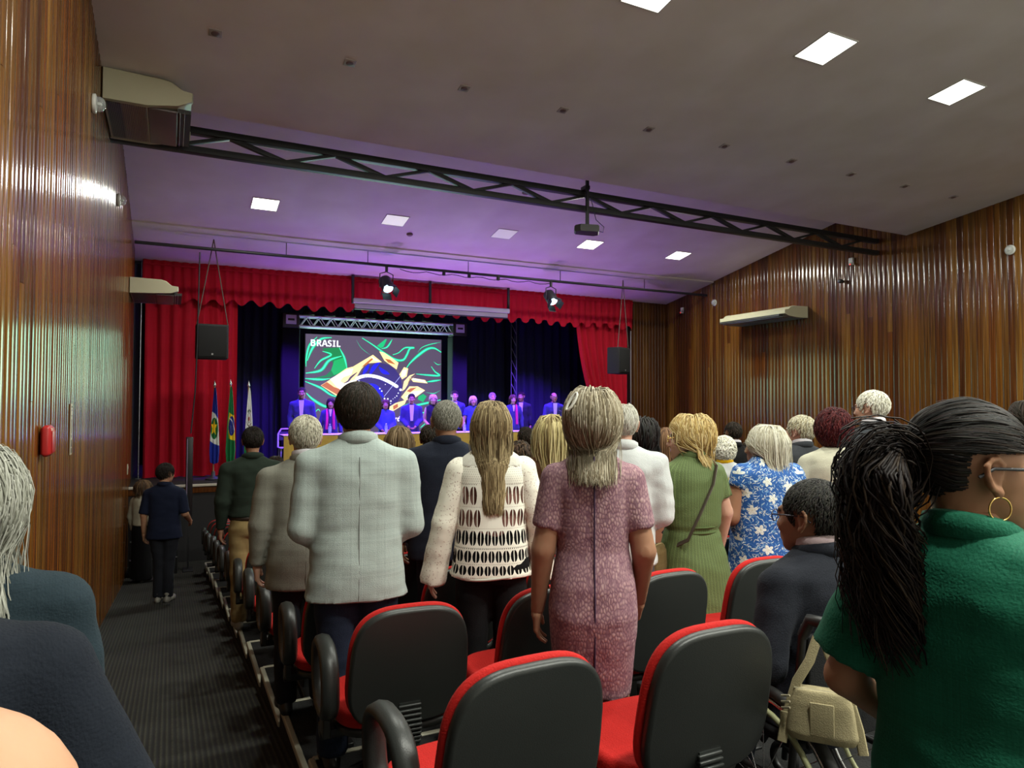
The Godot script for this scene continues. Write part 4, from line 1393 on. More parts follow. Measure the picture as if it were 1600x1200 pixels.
func make_chair(armrest: bool) -> Node3D:
	var t := Node3D.new()
	t.name = "auditorium_chair"
	var black := M_shell
	var steel := mat(lin(0.02, 0.02, 0.02), 0.4, 0.5)
	# backrest leans a little towards the rear (+z)
	var tilt := Basis(Vector3.RIGHT, 0.19)
	var at := Vector3(0, 0.632, 0.0)
	var g := Geo.new()
	g.pillow(rounded(0.43, 0.44, 3.4, 52, 0.04), 0.034, Transform3D(tilt, at + tilt * Vector3(0, 0, 0.0)), 0.013, 0.008)
	put("back_shell", g, black, t)
	var c := Geo.new()
	c.pillow(rounded(0.442, 0.446, 3.3, 52, 0.04), 0.03, Transform3D(tilt, at + tilt * Vector3(0, -0.002, -0.029)), 0.014, 0.0)
	put("back_cushion", c, M_red, t)
	var flatb := Basis(Vector3.RIGHT, -PI / 2)
	var s := Geo.new()
	s.pillow(rounded(0.47, 0.43, 3.4, 52, 0.03), 0.06, Transform3D(flatb, Vector3(0, 0.395, -0.255)), 0.022, 0.006)
	put("seat_cushion", s, M_red, t)
	var p := Geo.new()
	p.pillow(rounded(0.46, 0.42, 3.4, 40, 0.03), 0.03, Transform3D(flatb, Vector3(0, 0.364, -0.255)), 0.012)
	put("seat_shell", p, black, t)
	# ribbed bracket between seat and back
	for k in 9:
		var b := Geo.new()
		b.box(Vector3(0, 0.36 + k * 0.016, 0.012 - 0.012 * absf(k - 4) * 0.3), Vector3(0.085, 0.011, 0.05), 0.004)
		put("bracket_rib", b, black, t)
	put("bracket", boxg(Vector3(0, 0.42, 0.0), Vector3(0.075, 0.16, 0.035)), black, t)
	put("support_arm", boxg(Vector3(0, 0.355, -0.15), Vector3(0.06, 0.03, 0.34)), steel, t)
	put("pedestal", boxg(Vector3(0, 0.18, -0.26), Vector3(0.05, 0.35, 0.08), 0.006), steel, t)
	put("foot", boxg(Vector3(0, 0.012, -0.26), Vector3(0.08, 0.024, 0.36), 0.005), steel, t)
	put("beam", boxg(Vector3(0, 0.33, -0.26), Vector3(0.55, 0.05, 0.06), 0.004), steel, t)
	if armrest:
		var a := Geo.new()
		var loop := []
		for k in 22:
			var an := TAU * k / 22.0
			var cx := signf(cos(an)) * pow(absf(cos(an)), 0.75)
			var cy := signf(sin(an)) * pow(absf(sin(an)), 0.75)
			loop.append(Vector3(-0.265, 0.555 + cy * 0.115, -0.2 + cx * 0.13 - cy * 0.02))
		a.tube(loop, 0.022, 8, false, 1.5, Vector3.RIGHT, true)
		put("armrest", a, black, t)
		put("arm_post", boxg(Vector3(-0.262, 0.4, -0.2), Vector3(0.03, 0.12, 0.09), 0.006), black, t)
		put("arm_link", boxg(Vector3(-0.2, 0.345, -0.22), Vector3(0.14, 0.02, 0.05)), steel, t)
	return t
const ORD := ["first", "second", "third", "fourth", "fifth", "sixth", "seventh", "eighth", "ninth", "tenth", "eleventh", "twelfth", "thirteenth"]
func chair_at(k: int, j: int, x: float, turn: float) -> void:
	var t: Node3D = (end0 if j == 0 else chair0).duplicate()
	t.name = numbered("auditorium_chair")
	add_child(t)
	t.position = Vector3(x, row_y(k), -(1.5 + 0.9 * (k - 1)))
	t.rotation.y = turn
	tag(t, "red cushioned chair with black back, %s from the aisle in the %s row" % [ORD[j], ORD[k - 1]], "chair", "red and black auditorium chairs")
func chairs() -> void:
	M_red = cloth(lin(0.52, 0.018, 0.015), 0.12, 5.0, 0.75, 0.25)
	M_shell = mat(lin(0.019, 0.0215, 0.02), 0.42)
	M_shell.normal_enabled = true
	M_shell.normal_texture = weave_n
	M_shell.normal_scale = 0.12
	M_shell.uv1_triplanar = true
	M_shell.uv1_scale = Vector3.ONE * 8.0
	chair0 = make_chair(false)
	end0 = make_chair(true)
	var r := RandomNumberGenerator.new()
	r.seed = 12
	var cnt := [2, 6, 6, 4, 4, 4, 3, 3, 3, 3, 2, 2, 2]
	for k in range(1, 14):
		for j in cnt[k - 1]:
			chair_at(k, j, (0.78 if k > 1 else 0.775) + 0.575 * j, deg_to_rad(r.randf_range(-3, 3)))
	chair0.free()
	end0.free()
var heads := {}
var hands := {}
var shoe_geo: Geo
var wrinkle := FastNoiseLite.new()
var skin_m: StandardMaterial3D
var hair_m: StandardMaterial3D

# head: origin between the ears at eye height, face towards -z; the colour of a vertex holds which region it is
func head_geo(female: bool, cell := 0.0055, open := false) -> Geo:
	var key := [female, cell]
	if heads.has(key):
		return heads[key]
	var s := 0.95 if female else 1.0
	var F := Field.new(Vector3(-0.1, -0.19, -0.145), Vector3(0.1, 0.13, 0.125), cell)
	F.ell(Vector3(0, 0.03, 0.018), Vector3(0.078 * s, 0.09, 0.098 * s), 0.01)
	F.ell(Vector3(0, -0.015, -0.035), Vector3(0.064 * s, 0.085, 0.066), 0.03)
	F.ell(Vector3(0, -0.068, -0.04), Vector3(0.052 * s, 0.042, 0.056), 0.03)
	F.ell(Vector3(0, -0.1, -0.072), Vector3(0.024 * s, 0.018, 0.022), 0.025)
	for q in [-1.0, 1.0]:
		F.ell(Vector3(q * 0.04 * s, -0.028, -0.075), Vector3(0.022, 0.02, 0.018), 0.02)
		F.ell(Vector3(q * 0.032, 0.004, -0.111), Vector3(0.019, 0.012, 0.017), 0.012, true)
		F.ell(Vector3(q * 0.032, 0.003, -0.0845), Vector3(0.0135, 0.0125, 0.0125), 0.004)
	F.cone(Vector3(-0.036, 0.023, -0.09), Vector3(0.036, 0.023, -0.09), 0.008, 0.008, 0.02)
	F.cone(Vector3(0, 0.012, -0.094), Vector3(0, -0.034, -0.113), 0.008, 0.011, 0.014)
	for q in [-1.0, 1.0]:
		F.ell(Vector3(q * 0.012, -0.038, -0.103), Vector3(0.009, 0.008, 0.01), 0.008)
	F.cone(Vector3(-0.019, -0.063, -0.093), Vector3(0.019, -0.063, -0.093), 0.006, 0.006, 0.01)
	F.cone(Vector3(-0.015, -0.074, -0.092), Vector3(0.015, -0.074, -0.092), 0.007, 0.007, 0.008)
	# neck
	F.cone(Vector3(0, -0.055, 0.03), Vector3(0, -0.2, 0.042), 0.05 * s * s, 0.056 * s * s, 0.03)
	# ears
	for q in [-1.0, 1.0]:
		var pe := [Vector2(-0.03, -0.004), Vector2(-0.02, 0.01), Vector2(0.0, 0.019), Vector2(0.018, 0.021), Vector2(0.03, 0.012), Vector2(0.031, -0.002), Vector2(0.02, -0.011), Vector2(0.008, -0.008)]
		F.ell(Vector3(q * 0.077 * s, 0.0, 0.01), Vector3(0.008, 0.03, 0.015), 0.008)
		for e in 7:
			var a: Vector2 = pe[e]
			var b: Vector2 = pe[e + 1]
			F.cone(Vector3(q * (0.082 + 0.42 * maxf(a.y, -0.004)) * s, a.x, 0.008 + a.y), Vector3(q * (0.082 + 0.42 * maxf(b.y, -0.004)) * s, b.x, 0.008 + b.y), 0.0052, 0.0052, 0.004)
		F.ell(Vector3(q * 0.081 * s, -0.03, 0.004), Vector3(0.006, 0.011, 0.009), 0.006)
	var g := Geo.new()
	F.into(g)
	for k in g.v.size():
		var p := g.v[k]
		var id := 0.0
		var ex := Vector2(absf(p.x) - 0.032, p.y - 0.003)
		if p.z < -0.085 and ex.length() < 0.0125: id = 2.0 if ex.length() > 0.006 else 3.0
		elif p.z < -0.08 and absf(absf(p.x) - 0.034) < 0.019 and absf(p.y - 0.025 + absf(absf(p.x) - 0.03) * 0.25) < 0.0055: id = 1.0
		elif p.z < -0.085 and Vector2(p.x / 0.024, (p.y + 0.068) / 0.0125).length() < 1.0: id = 4.0
		g.c[k] = Color(id, 0, 0)
	heads[key] = g
	return g

# right hand: origin at the wrist, fingers towards -y, palm towards -x, thumb towards -z
func hand_geo(curl: float, cell := 0.0042) -> Geo:
	var key := [curl, cell]
	if hands.has(key):
		return hands[key]
	var F := Field.new(Vector3(-0.1, -0.2, -0.07), Vector3(0.03, 0.03, 0.05), cell)
	F.cone(Vector3(0, 0.02, 0), Vector3(0, -0.02, 0), 0.026, 0.024, 0.01)
	F.cone(Vector3(0, -0.02, -0.018), Vector3(-0.004, -0.085, -0.026), 0.017, 0.014, 0.012)
	F.cone(Vector3(0, -0.02, 0.0), Vector3(-0.004, -0.088, 0.0), 0.018, 0.014, 0.012)
	F.cone(Vector3(0, -0.02, 0.016), Vector3(-0.004, -0.082, 0.024), 0.017, 0.013, 0.012)
	var fz := [-0.03, -0.009, 0.0115, 0.03]
	var fl := [0.072, 0.08, 0.074, 0.058]
	for k in 4:
		var p := Vector3(-0.004, -0.085 + absf(k - 1.2) * 0.004, fz[k])
		var an := 0.2 + curl * 0.5
		var L: float = fl[k]
		var part := [0.45, 0.31, 0.24]
		var r := 0.0088 - k * 0.0004
		for q in 3:
			var dr := Vector3(-sin(an), -cos(an), (k - 1.5) * 0.03)
			var e: Vector3 = p + dr * L * part[q]
			F.cone(p, e, r, r * 0.92, 0.003)
			p = e
			r *= 0.92
			an += curl
	var t := Vector3(-0.008, -0.028, -0.024)
	var t2 := t + Vector3(-0.012, -0.03, -0.022)
	var t3 := t2 + Vector3(-0.006 - curl * 0.01, -0.03, -0.006)
	F.cone(t, t2, 0.013, 0.0105, 0.008)
	F.cone(t2, t3, 0.0103, 0.008, 0.003)
	var g := Geo.new()
	F.into(g)
	hands[key] = g
	return g

func shoe() -> Geo:
	if shoe_geo == null:
		var F := Field.new(Vector3(-0.06, 0, -0.2), Vector3(0.06, 0.13, 0.1), 0.011)
		F.ell(Vector3(0, 0.025, -0.11), Vector3(0.046, 0.045, 0.085), 0.02)
		F.ell(Vector3(0, 0.035, 0.02), Vector3(0.036, 0.05, 0.06), 0.04)
		F.cone(Vector3(0, 0.05, 0.0), Vector3(0, 0.11, 0.02), 0.036, 0.04, 0.02)
		F.below(0.0)
		shoe_geo = Geo.new()
		F.into(shoe_geo)
	return shoe_geo

func regions(g: Geo, sk: Color, brow: Color) -> Geo:
	var r := Geo.new()
	r.v = g.v; r.n = g.n; r.i = g.i; r.uv = g.uv
	r.c = g.c.duplicate()
	for k in r.c.size():
		var id := int(r.c[k].r + 0.5)
		r.c[k] = sk if id == 0 else (brow if id == 1 else (Color(0.5, 0.47, 0.44) if id == 2 else (Color(0.03, 0.02, 0.015) if id == 3 else Color(sk.r * 0.85, sk.g * 0.66, sk.b * 0.66))))
	return r

# hair: a cap over the skull and many tapered locks that follow it and then hang; H is the set of options
func hair_geo(H: Dictionary, seed: int, s: float, fine := false) -> Geo:
	var g := Geo.new()
	var r := RandomNumberGenerator.new()
	r.seed = seed
	var cols: Array = H.cols
	var thick: float = H.get("thick", 0.012)
	var ctr := Vector3(0, 0.03, 0.018)
	var rad := Vector3(0.079 * s, 0.091, 0.099 * s) + Vector3.ONE * thick
	var line: float = H.get("line", 0.055)         # height of the hair line over the forehead
	var nape: float = H.get("nape", -0.075)        # lowest hair at the back of the head
	var bald: float = H.get("bald", 0.0)
	var inside := func(p: Vector3) -> bool:
		# p in head space, on the skull: is hair rooted here?
		var q := p - ctr
		if H.get("ears", false) and absf(q.x) > 0.052 and p.z < 0.05 and p.z > H.get("ear_front", -0.02) and p.y < H.get("ear_top", 0.036): return false
		if bald > 0.0 and q.y > 0.0 and Vector2(q.x / 0.078, (q.z + 0.01) / 0.1).length() < bald: return false
		if q.z < 0.0:
			var side := clampf(absf(q.x) / 0.078, 0.0, 1.0)
			var lim := line - (line + 0.03) * pow(side, 4.0)
			if p.z > -0.045 and side > 0.75: return p.y > H.get("side", -0.02)
			return p.y > lim
		return p.y > nape + clampf(absf(q.x) / 0.078, 0.0, 1.0) * 0.035
	# cap
	var rings := []
	var nr := 18
	var ns := 28
	g.col = H.get("cap", cols[0])
	for a in range(1, nr):
		var ph := PI * a / nr
		var row := []
		for b in ns:
			var th := TAU * b / ns
			var dr := Vector3(sin(ph) * cos(th), cos(ph), sin(ph) * sin(th))
			var p := ctr + dr * (rad - Vector3.ONE * thick * 0.45)
			if not inside.call(ctr + dr * rad):
				p = ctr + dr * rad * 0.7
			row.append(p)
		rings.append(row)
	rings.reverse()
	g.skin(rings, true, true)
	var cnt: int = int(H.get("n", 150) * (2.0 if fine else 1.0))
	var length: float = H.get("len", 0.03)
	var lr: float = H.get("r", 0.007) * (0.64 if fine else 1.0)
	var wave: float = H.get("wave", 0.0)
	var wf: float = H.get("wf", 60.0)
	var back: float = H.get("back", 0.145)
	var front: float = H.get("front", -0.1)
	var sho: float = H.get("sho", -0.2)
	var segs: int = H.get("segs", 4)
	var comb: Vector3 = H.get("comb", Vector3(0, 0.1, 0.35))
	var jit: float = H.get("jit", 0.25)
	var flick: float = H.get("flick", 0.0)
	var part_x: float = H.get("part", 0.0)
	var puff: float = H.get("puff", 0.0)
	var made := 0
	var tries := 0
	while made < cnt and tries < cnt * 8:
		tries += 1
		var u := 1.0 - 1.75 * pow(float(tries % cnt) / cnt, 1.0)
		var th := tries * 2.399963 + r.randf_range(-0.2, 0.2)
		var th_w := fposmod(th, TAU)
		var sq := sqrt(maxf(0.0, 1.0 - u * u))
		var dr := Vector3(sq * cos(th), u, sq * sin(th))
		var p := ctr + dr * rad
		if not inside.call(p): continue
		if length > 0.15 and p.y < H.get("end", -0.3) + 0.07: continue
		made += 1
		p = ctr + dr * (rad - Vector3.ONE * thick * 0.55)
		var ll := length * r.randf_range(0.8, 1.15)
		var endy: float = H.get("end", -0.3) + r.randf_range(-0.02, 0.02)
		if length > 0.15:
			# all locks end near one height: H.end is the y of the tips
			ll = maxf(0.05, p.y - endy) * 1.25 + 0.15 * clampf((u - 0.2) / 0.8, 0.0, 1.0) + flick * 1.5
		var step := ll / segs
		var pts := PackedVector3Array([p])
		var rr := PackedFloat32Array([lr * 0.9])
		var dirv := Vector3(r.randf_range(-1, 1), r.randf_range(-1, 1), r.randf_range(-1, 1)) * jit
		var phs := r.randf() * TAU
		var off := thick * r.randf_range(0.15, 0.75) + puff * r.randf_range(0.3, 1.0)
		var most := segs * 2 if length > 0.15 else segs
		for k in most:
			var q := (p - ctr) / rad
			var nn := (q / rad).normalized()
			var go: Vector3
			if length > 0.15:
				go = Vector3(0, -1, 0) + Vector3(p.x - part_x, 0, p.z - 0.025) * (10.0 * clampf(q.y, 0.0, 1.0))
				if p.y < 0.02 and p.z < 0.03: go.z += H.get("pull", 0.45)
				if p.z < -0.03 and p.y < line + 0.03 and absf(p.x) < 0.078: go += Vector3(signf(p.x) * 1.6, 0.2, 0.9)
				if p.y < -0.06: go.x -= p.x * H.get("inward", 2.5)
			else:
				go = (comb if H.has("comb") else (p - Vector3(0.012, 0.11, 0.06)) * 6.0 + Vector3(0, -0.25, 0))
			go += dirv
			if q.length() < 1.25:
				go = go - nn * go.dot(nn)
			go = go.normalized()
			p += go * step
			q = (p - ctr) / rad
			if q.length() < 1.0 + off / 0.09 or (length > 0.15 and q.y > 0.05):
				p = ctr + q.normalized() * rad * (1.0 + off / 0.09 * 0.45)
			if wave > 0.0:
				var w := wave * minf(1.0, float(k + 1) / segs)
				p += Vector3(sin(p.y * wf + phs), 0, cos(p.y * wf * 0.9 + phs * 1.7)) * w
			if p.y < -0.03 and length > 0.15:
				if p.z > -0.03:
					var fall := smoothstep(0.0, 1.0, (-0.03 - p.y) / 0.16)
					var least := lerpf(0.06, back, fall) + off * 0.5
					var side := clampf(absf(p.x) / 0.12, 0.0, 1.0)
					p.z = maxf(p.z, least * sqrt(1.0 - 0.8 * side * side))
				elif p.y < sho:
					p.z = minf(p.z, front - off)
			pts.append(p)
			if length > 0.15 and p.y < endy and k > 2:
				rr.append(lr * (0.2 if flick == 0.0 else 0.8))
				if flick != 0.0:
					var out := Vector3(p.x, 0, p.z - 0.02).normalized()
					pts.append(p + out * flick * 0.7 + Vector3(0, -0.008, 0)); rr.append(lr * 0.6)
					pts.append(p + out * flick * 1.6 + Vector3(0, 0.0, 0)); rr.append(lr * 0.2)
				break
			var tq := minf(1.0, float(k + 1) / most)
			rr.append(lr * (1.0 - 0.85 * pow(tq, 4.0)))
		var clump := int(floor(th_w * 9.0)) * 7 + int(u * 6.0)
		var cc: Color = cols[(clump if r.randf() < 0.6 else r.randi()) % cols.size()]
		var br := r.randf_range(0.85, 1.12)
		g.col = Color(cc.r * br, cc.g * br, cc.b * br)
		g.strand(pts, rr, ctr)
	return g

func two(a: Vector3, sgn: float) -> Vector3:
	return Vector3(a.x * sgn, a.y, a.z)

# frame whose -y runs along dir
func along(dir: Vector3, at: Vector3, front: Vector3, s: float, mirror := false) -> Transform3D:
	var y := -dir.normalized()
	var z := -(front - y * front.dot(y)).normalized()
	var x := y.cross(z)
	return Transform3D(Basis(x * (-s if mirror else s), y * s, z * s), at)

# P: at, h, yaw, label, group, skin, brow, female, bulk, cell, arms (hang | clasp | list), top, bottom, hair, head_yaw, head_tilt
func person(P: Dictionary) -> Node3D:
	var h: float = P.h
	var fem: bool = P.get("female", false)
	var bk: float = P.get("bulk", 1.0)
	var cell: float = P.get("cell", 0.016)
	var sk: Color = P.get("skin", Color(0.42, 0.23, 0.15))
	var t := thing("person", P.label, "person", P.at, P.get("yaw", 0.0), P.get("group", "standing audience"))
	if P.get("group", "x") == "": t.remove_meta("group")
	# joints
	var sw := (0.112 if not fem else 0.096) * h * (0.4 + 0.6 * bk)
	var S := Vector3(sw, 0.805 * h, 0.01)
	var E: Array
	var W: Array
	var arms = P.get("arms", "hang")
	if arms is String and arms == "hang":
		var e := Vector3(0.136 * h * (0.5 + 0.5 * bk), 0.635 * h, 0.02)
		E = [two(e, -1), e]
		var w := Vector3(0.142 * h * (0.5 + 0.5 * bk), 0.495 * h, -0.035)
		W = [two(w, -1), w]
	elif arms is String and arms == "clasp":
		var e := Vector3(0.131 * h * (0.5 + 0.5 * bk), 0.625 * h, 0.015)
		E = [two(e, -1), e]
		var w := Vector3(0.05 * h, 0.535 * h, -0.2 * (0.6 + 0.4 * bk))
		W = [two(w, -1), w]
	else:
		E = [arms[0], arms[2]]
		W = [arms[1], arms[3]]
	for q in 2:
		if P.has("arm_l") and q == 0: E[0] = P.arm_l[0]; W[0] = P.arm_l[1]
		if P.has("arm_r") and q == 1: E[1] = P.arm_r[0]; W[1] = P.arm_r[1]
	var seated: bool = P.get("seated", false)
	var hip := Vector3(0.05 * h, 0.5 * h, 0.0)
	var knee := Vector3(0.055 * h, 0.28 * h, -0.01)
	var ank := Vector3(0.056 * h, 0.05 * h, 0.015)
	if P.has("stance"):
		knee.x = P.stance * 0.8; ank.x = P.stance
	if seated:
		knee = Vector3(0.07 * h, 0.495 * h, -0.25 * h); ank = Vector3(0.07 * h, 0.27 * h, -0.3 * h)
	# body
	var B := Geo.new()
	B.col = sk
	var armr: float = P.get("arm_size", 1.0)
	var bc: float = P.get("body_cell", maxf(cell, 0.02))
	var F := Field.new(Vector3(minf(W[0].x, E[0].x) - 0.08, minf(ank.y, 0.05) - 0.04, minf(-0.24, ank.z - 0.1)), Vector3(maxf(W[1].x, E[1].x) + 0.08, 0.9 * h, 0.2), bc)
	var bw := (0.083 if fem else 0.088) * h * bk
	F.prof([[0.47 * h, bw, 0.058 * h, 0], [0.53 * h, bw * 1.02, 0.06 * h, 0.0], [0.62 * h, bw * 0.84, 0.053 * h, 0], [0.74 * h, bw * 0.98, 0.058 * h, 0], [0.79 * h, bw * 0.92, 0.046 * h, 0.0], [0.825 * h, bw * 0.5, 0.034 * h, 0.01], [0.87 * h, 0.03 * h, 0.03 * h, 0.008]], 2.2, 0.02)
	for q in 2:
		var sg := -1.0 if q == 0 else 1.0
		F.cone(two(S, sg) + Vector3(-sg * 0.008 * h, -0.02 * h, 0), E[q], 0.03 * h * armr, 0.026 * h * armr, 0.02)
		F.cone(E[q], W[q], 0.026 * h * armr, 0.0165 * h, 0.01)
		F.cone(two(hip, sg), two(knee, sg), 0.052 * h, 0.033 * h, 0.01)
		F.cone(two(knee, sg), two(ank, sg), 0.033 * h, 0.021 * h, 0.01)
	F.into(B)
	# head
	var hs: float = P.get("head", 1.0) * h / 1.72 * (0.4 + 0.6 * 1.72 / h)
	var hb := Basis(Vector3.UP, P.get("head_yaw", 0.0)) * Basis(Vector3.RIGHT, P.get("head_tilt", 0.0)) * Basis(Vector3.BACK, P.get("head_roll", 0.0))
	var top_y: float = h - 0.121 * hs - 0.008
	var hx := Transform3D(hb * hs, Vector3(0, top_y, -0.02 + P.get("lean", 0.0)))
	B.add(regions(head_geo(fem, P.get("head_cell", 0.0062)), sk, P.get("brow", Color(0.05, 0.035, 0.025))), hx)
	for q in 2:
		var dr: Vector3 = (W[q] - E[q]).normalized()
		var frontv := Vector3(0, 0, -1) if absf(dr.z) < 0.8 else Vector3(0, 1, 0)
		B.add(hand_geo(P.get("curl", 0.35)), along(dr, W[q], frontv, h / 1.75, q == 0), sk)
	if P.get("bare_feet", false):
		pass
	put("body", B, skin_m, t)
	# hair
	if P.has("hair"):
		var hg := hair_geo(P.hair, P.get("seed", 3), 0.95 if fem else 1.0, cell <= 0.014)
		var hn := Geo.new()
		hn.add(hg, hx)
		put("hair", hn, hair_m, t)
	# upper garment
	if P.has("top"):
		var T: Dictionary = P.top
		var hem: float = T.get("hem", 0.45) * h
		var nk: float = T.get("neck", 0.86) * h
		var wd: float = (0.108 if not fem else 0.099) * h * bk * T.get("wide", 1.0)
		var dp: float = 0.07 * h * (0.4 + 0.6 * bk)
		var flare: float = T.get("flare", 1.06)
		var waist: float = T.get("waist", 0.93)
		var belly: float = T.get("belly", 0.0)
		var shw := sw + 0.012
		var rows := []
		if T.has("rows"):
			for r in T.rows: rows.append([r[0] * h, r[1] * h * bk, r[2] * h * (0.4 + 0.6 * bk), r[3]])
		else:
			rows = [[hem, wd * flare, dp * 1.12, 0.0], [0.52 * h, wd * 1.0, dp * 1.12, 0.002], [0.62 * h, wd * waist, dp * 1.0, -belly], [0.72 * h, wd * 0.98, dp * 1.04, -belly * 0.4], [0.775 * h, maxf(wd * 0.98, shw * 0.98), dp * 1.0, 0.005], [0.805 * h, shw * 1.0, dp * 0.86, 0.01], [0.826 * h, shw * 0.88, dp * 0.7, 0.012], [0.843 * h, shw * 0.6, dp * 0.6, 0.012], [nk, 0.04 * h, 0.04 * h, 0.008]]
		var slv: String = T.get("sleeve", "long")
		var lo := Vector3(minf(-wd * flare, minf(E[0].x, W[0].x)) - 0.08, rows[0][0] - 0.03, -0.3)
		if slv != "none": lo.y = minf(lo.y, minf(W[0].y, W[1].y) - 0.08)
		if slv == "long": lo.z = minf(lo.z, minf(W[0].z, W[1].z) - 0.06)
		var G := Field.new(lo, Vector3(maxf(wd * flare, maxf(E[1].x, W[1].x)) + 0.08, nk + 0.01, maxf(0.2, maxf(rows[0][2], rows[2][2]) + 0.04)), cell)
		G.prof(rows, T.get("p", 2.4), 0.02)
		var sr: float = T.get("sr", 1.0)
		if T.get("cut_hem", false): G.below(hem)
		for q in 2:
			var sg := -1.0 if q == 0 else 1.0
			if slv == "long":
				G.cone(two(S, sg) + Vector3(0, -0.02 * h, 0), E[q], 0.041 * h * sr, 0.037 * h * sr, 0.03)
				G.cone(E[q], E[q].lerp(W[q], 0.97), 0.037 * h * sr, T.get("cuff", 0.026) * h, 0.015, true)
			elif slv == "short":
				var m: float = T.get("sl", 0.62)
				G.cone(two(S, sg) + Vector3(-sg * 0.004 * h, -0.022 * h, 0), two(S, sg).lerp(E[q], m), 0.039 * h * sr, 0.036 * h * sr * T.get("sflare", 1.0), 0.016, true)
			elif slv == "cap":
				G.cone(two(S, sg) + Vector3(0, -0.004 * h, 0), two(S, sg).lerp(E[q], 0.34), 0.04 * h * sr, 0.044 * h * sr, 0.03, true)
		var g := Geo.new()
		G.into(g, wrinkle, T.get("fold", 0.006), T.get("fs", Vector3(1, 1.6, 1)))
		var jk := put(T.get("name", "jacket"), g, T.mat, t)
		if T.has("seam"):
			var sl := []
			var yy: float = rows[0][0] + 0.01
			while yy < nk - 0.04 * h:
				sl.append(Vector3(0, yy, G.back_z(0.0, yy) + 0.0005))
				yy += 0.03
			var sg2 := Geo.new()
			sg2.tube(sl, 0.0022, 5)
			put("back_seam", sg2, T.seam, jk)
		if T.get("collar", false):
			var cg := Geo.new()
			var ring := []
			for k in 20:
				var a := TAU * k / 20.0
				ring.append(Vector3(sin(a) * 0.043 * h, nk - 0.012 * h + cos(a) * 0.012 * h, 0.008 + cos(a) * 0.045 * h))
			cg.tube(ring, 0.011 * h, 7, false, 1.6, Vector3.UP, true)
			put("collar", cg, T.get("collar_mat", T.mat), t)
		if T.has("shirt"):
			var cg := Geo.new()
			var ring := []
			for k in 20:
				var a := TAU * k / 20.0
				ring.append(Vector3(sin(a) * 0.039 * h, nk + 0.006 * h + cos(a) * 0.01 * h, 0.006 + cos(a) * 0.041 * h))
			cg.tube(ring, 0.008 * h, 7, false, 1.8, Vector3.UP, true)
			put("shirt_collar", cg, T.shirt, t)
	# lower garment
	if P.has("bottom"):
		var T: Dictionary = P.bottom
		var wd: float = (0.1 if not fem else 0.102) * h * bk
		var dp: float = 0.066 * h * (0.4 + 0.6 * bk)
		var c2: float = T.get("cell", maxf(cell, 0.018))
		if T.get("type", "trousers") == "trousers":
			var G := Field.new(Vector3(-wd - 0.06, ank.y - 0.05, minf(-0.2, ank.z - 0.1)), Vector3(wd + 0.06, 0.6 * h, 0.2), c2)
			G.prof([[0.46 * h, wd * 0.9, dp * 0.95, 0.005], [0.5 * h, wd, dp * 1.08, 0.008], [0.54 * h, wd * 0.98, dp, 0.005], [T.get("waist", 0.6) * h, wd * 0.86, dp * 0.85, 0]], 2.3, 0.02)
			var lw: float = T.get("leg", 1.0)
			for q in 2:
				var sg := -1.0 if q == 0 else 1.0
				G.cone(two(hip, sg) + Vector3(0, -0.02, 0), two(knee, sg), 0.058 * h * lw, 0.043 * h * lw, 0.012)
				G.cone(two(knee, sg), two(ank, sg) + Vector3(0, -0.02, 0), 0.043 * h * lw, 0.034 * h * lw, 0.012, true)
			var g := Geo.new()
			G.into(g, wrinkle, 0.006, Vector3(1, 1.8, 1))
			put("trousers", g, T.mat, t)
		else:
			var hem: float = T.get("hem", 0.05) * h
			var fl: float = T.get("flare", 1.5)
			var G := Field.new(Vector3(-wd * fl - 0.05, hem - 0.03, -dp * fl - 0.06), Vector3(wd * fl + 0.05, 0.62 * h, dp * fl + 0.06), c2)
			G.prof([[hem, wd * fl, dp * fl, 0], [0.5 * h, wd * 1.04, dp * 1.12, 0.006], [0.56 * h, wd * 0.95, dp, 0.004], [0.61 * h, wd * 0.84, dp * 0.9, 0]], 2.2, 0.02)
			var g := Geo.new()
			G.into(g, wrinkle, 0.012, Vector3(1.3, 0.25, 1.3))
			put("skirt", g, T.mat, t)
	if P.has("shoes"):
		for q in 2:
			var sg := -1.0 if q == 0 else 1.0
			var g := Geo.new()
			g.add(shoe(), Transform3D(Basis(Vector3.UP, -sg * 0.12) * (h / 1.72), two(ank, sg) * Vector3(1, 0, 1) + Vector3(0, maxf(0.0, ank.y - 0.06 * h), 0)))
			put("shoe", g, P.shoes, t)
	if P.has("glasses"):
		var g := Geo.new()
		for sg in [-1.0, 1.0]:
			var ring := []
			for k in 14:
				var a := TAU * k / 14.0
				ring.append(hx * Vector3(sg * 0.033 + cos(a) * 0.025, 0.0 + sin(a) * 0.019, -0.116 + absf(sg * 0.033 + cos(a) * 0.025) * 0.12))
			g.tube(ring, 0.0018 * hs * P.get("glass_r", 1.0), 5, false, 1.0, Vector3.UP, true)
			g.tube([hx * Vector3(sg * 0.058, 0.006, -0.108), hx * Vector3(sg * 0.078, 0.012, -0.05), hx * Vector3(sg * 0.084, 0.014, 0.015), hx * Vector3(sg * 0.082, -0.002, 0.04)], 0.0022 * P.get("glass_r", 1.0), 5)
		g.tube([hx * Vector3(-0.01, 0.003, -0.115), hx * Vector3(0, 0.007, -0.117), hx * Vector3(0.01, 0.003, -0.115)], 0.0018, 5)
		put("glasses", g, P.glasses, t)
	t.set_meta("hx", hx)
	return t
func hx_of(t: Node3D) -> Transform3D:
	return t.get_meta("hx")
var CM := {}
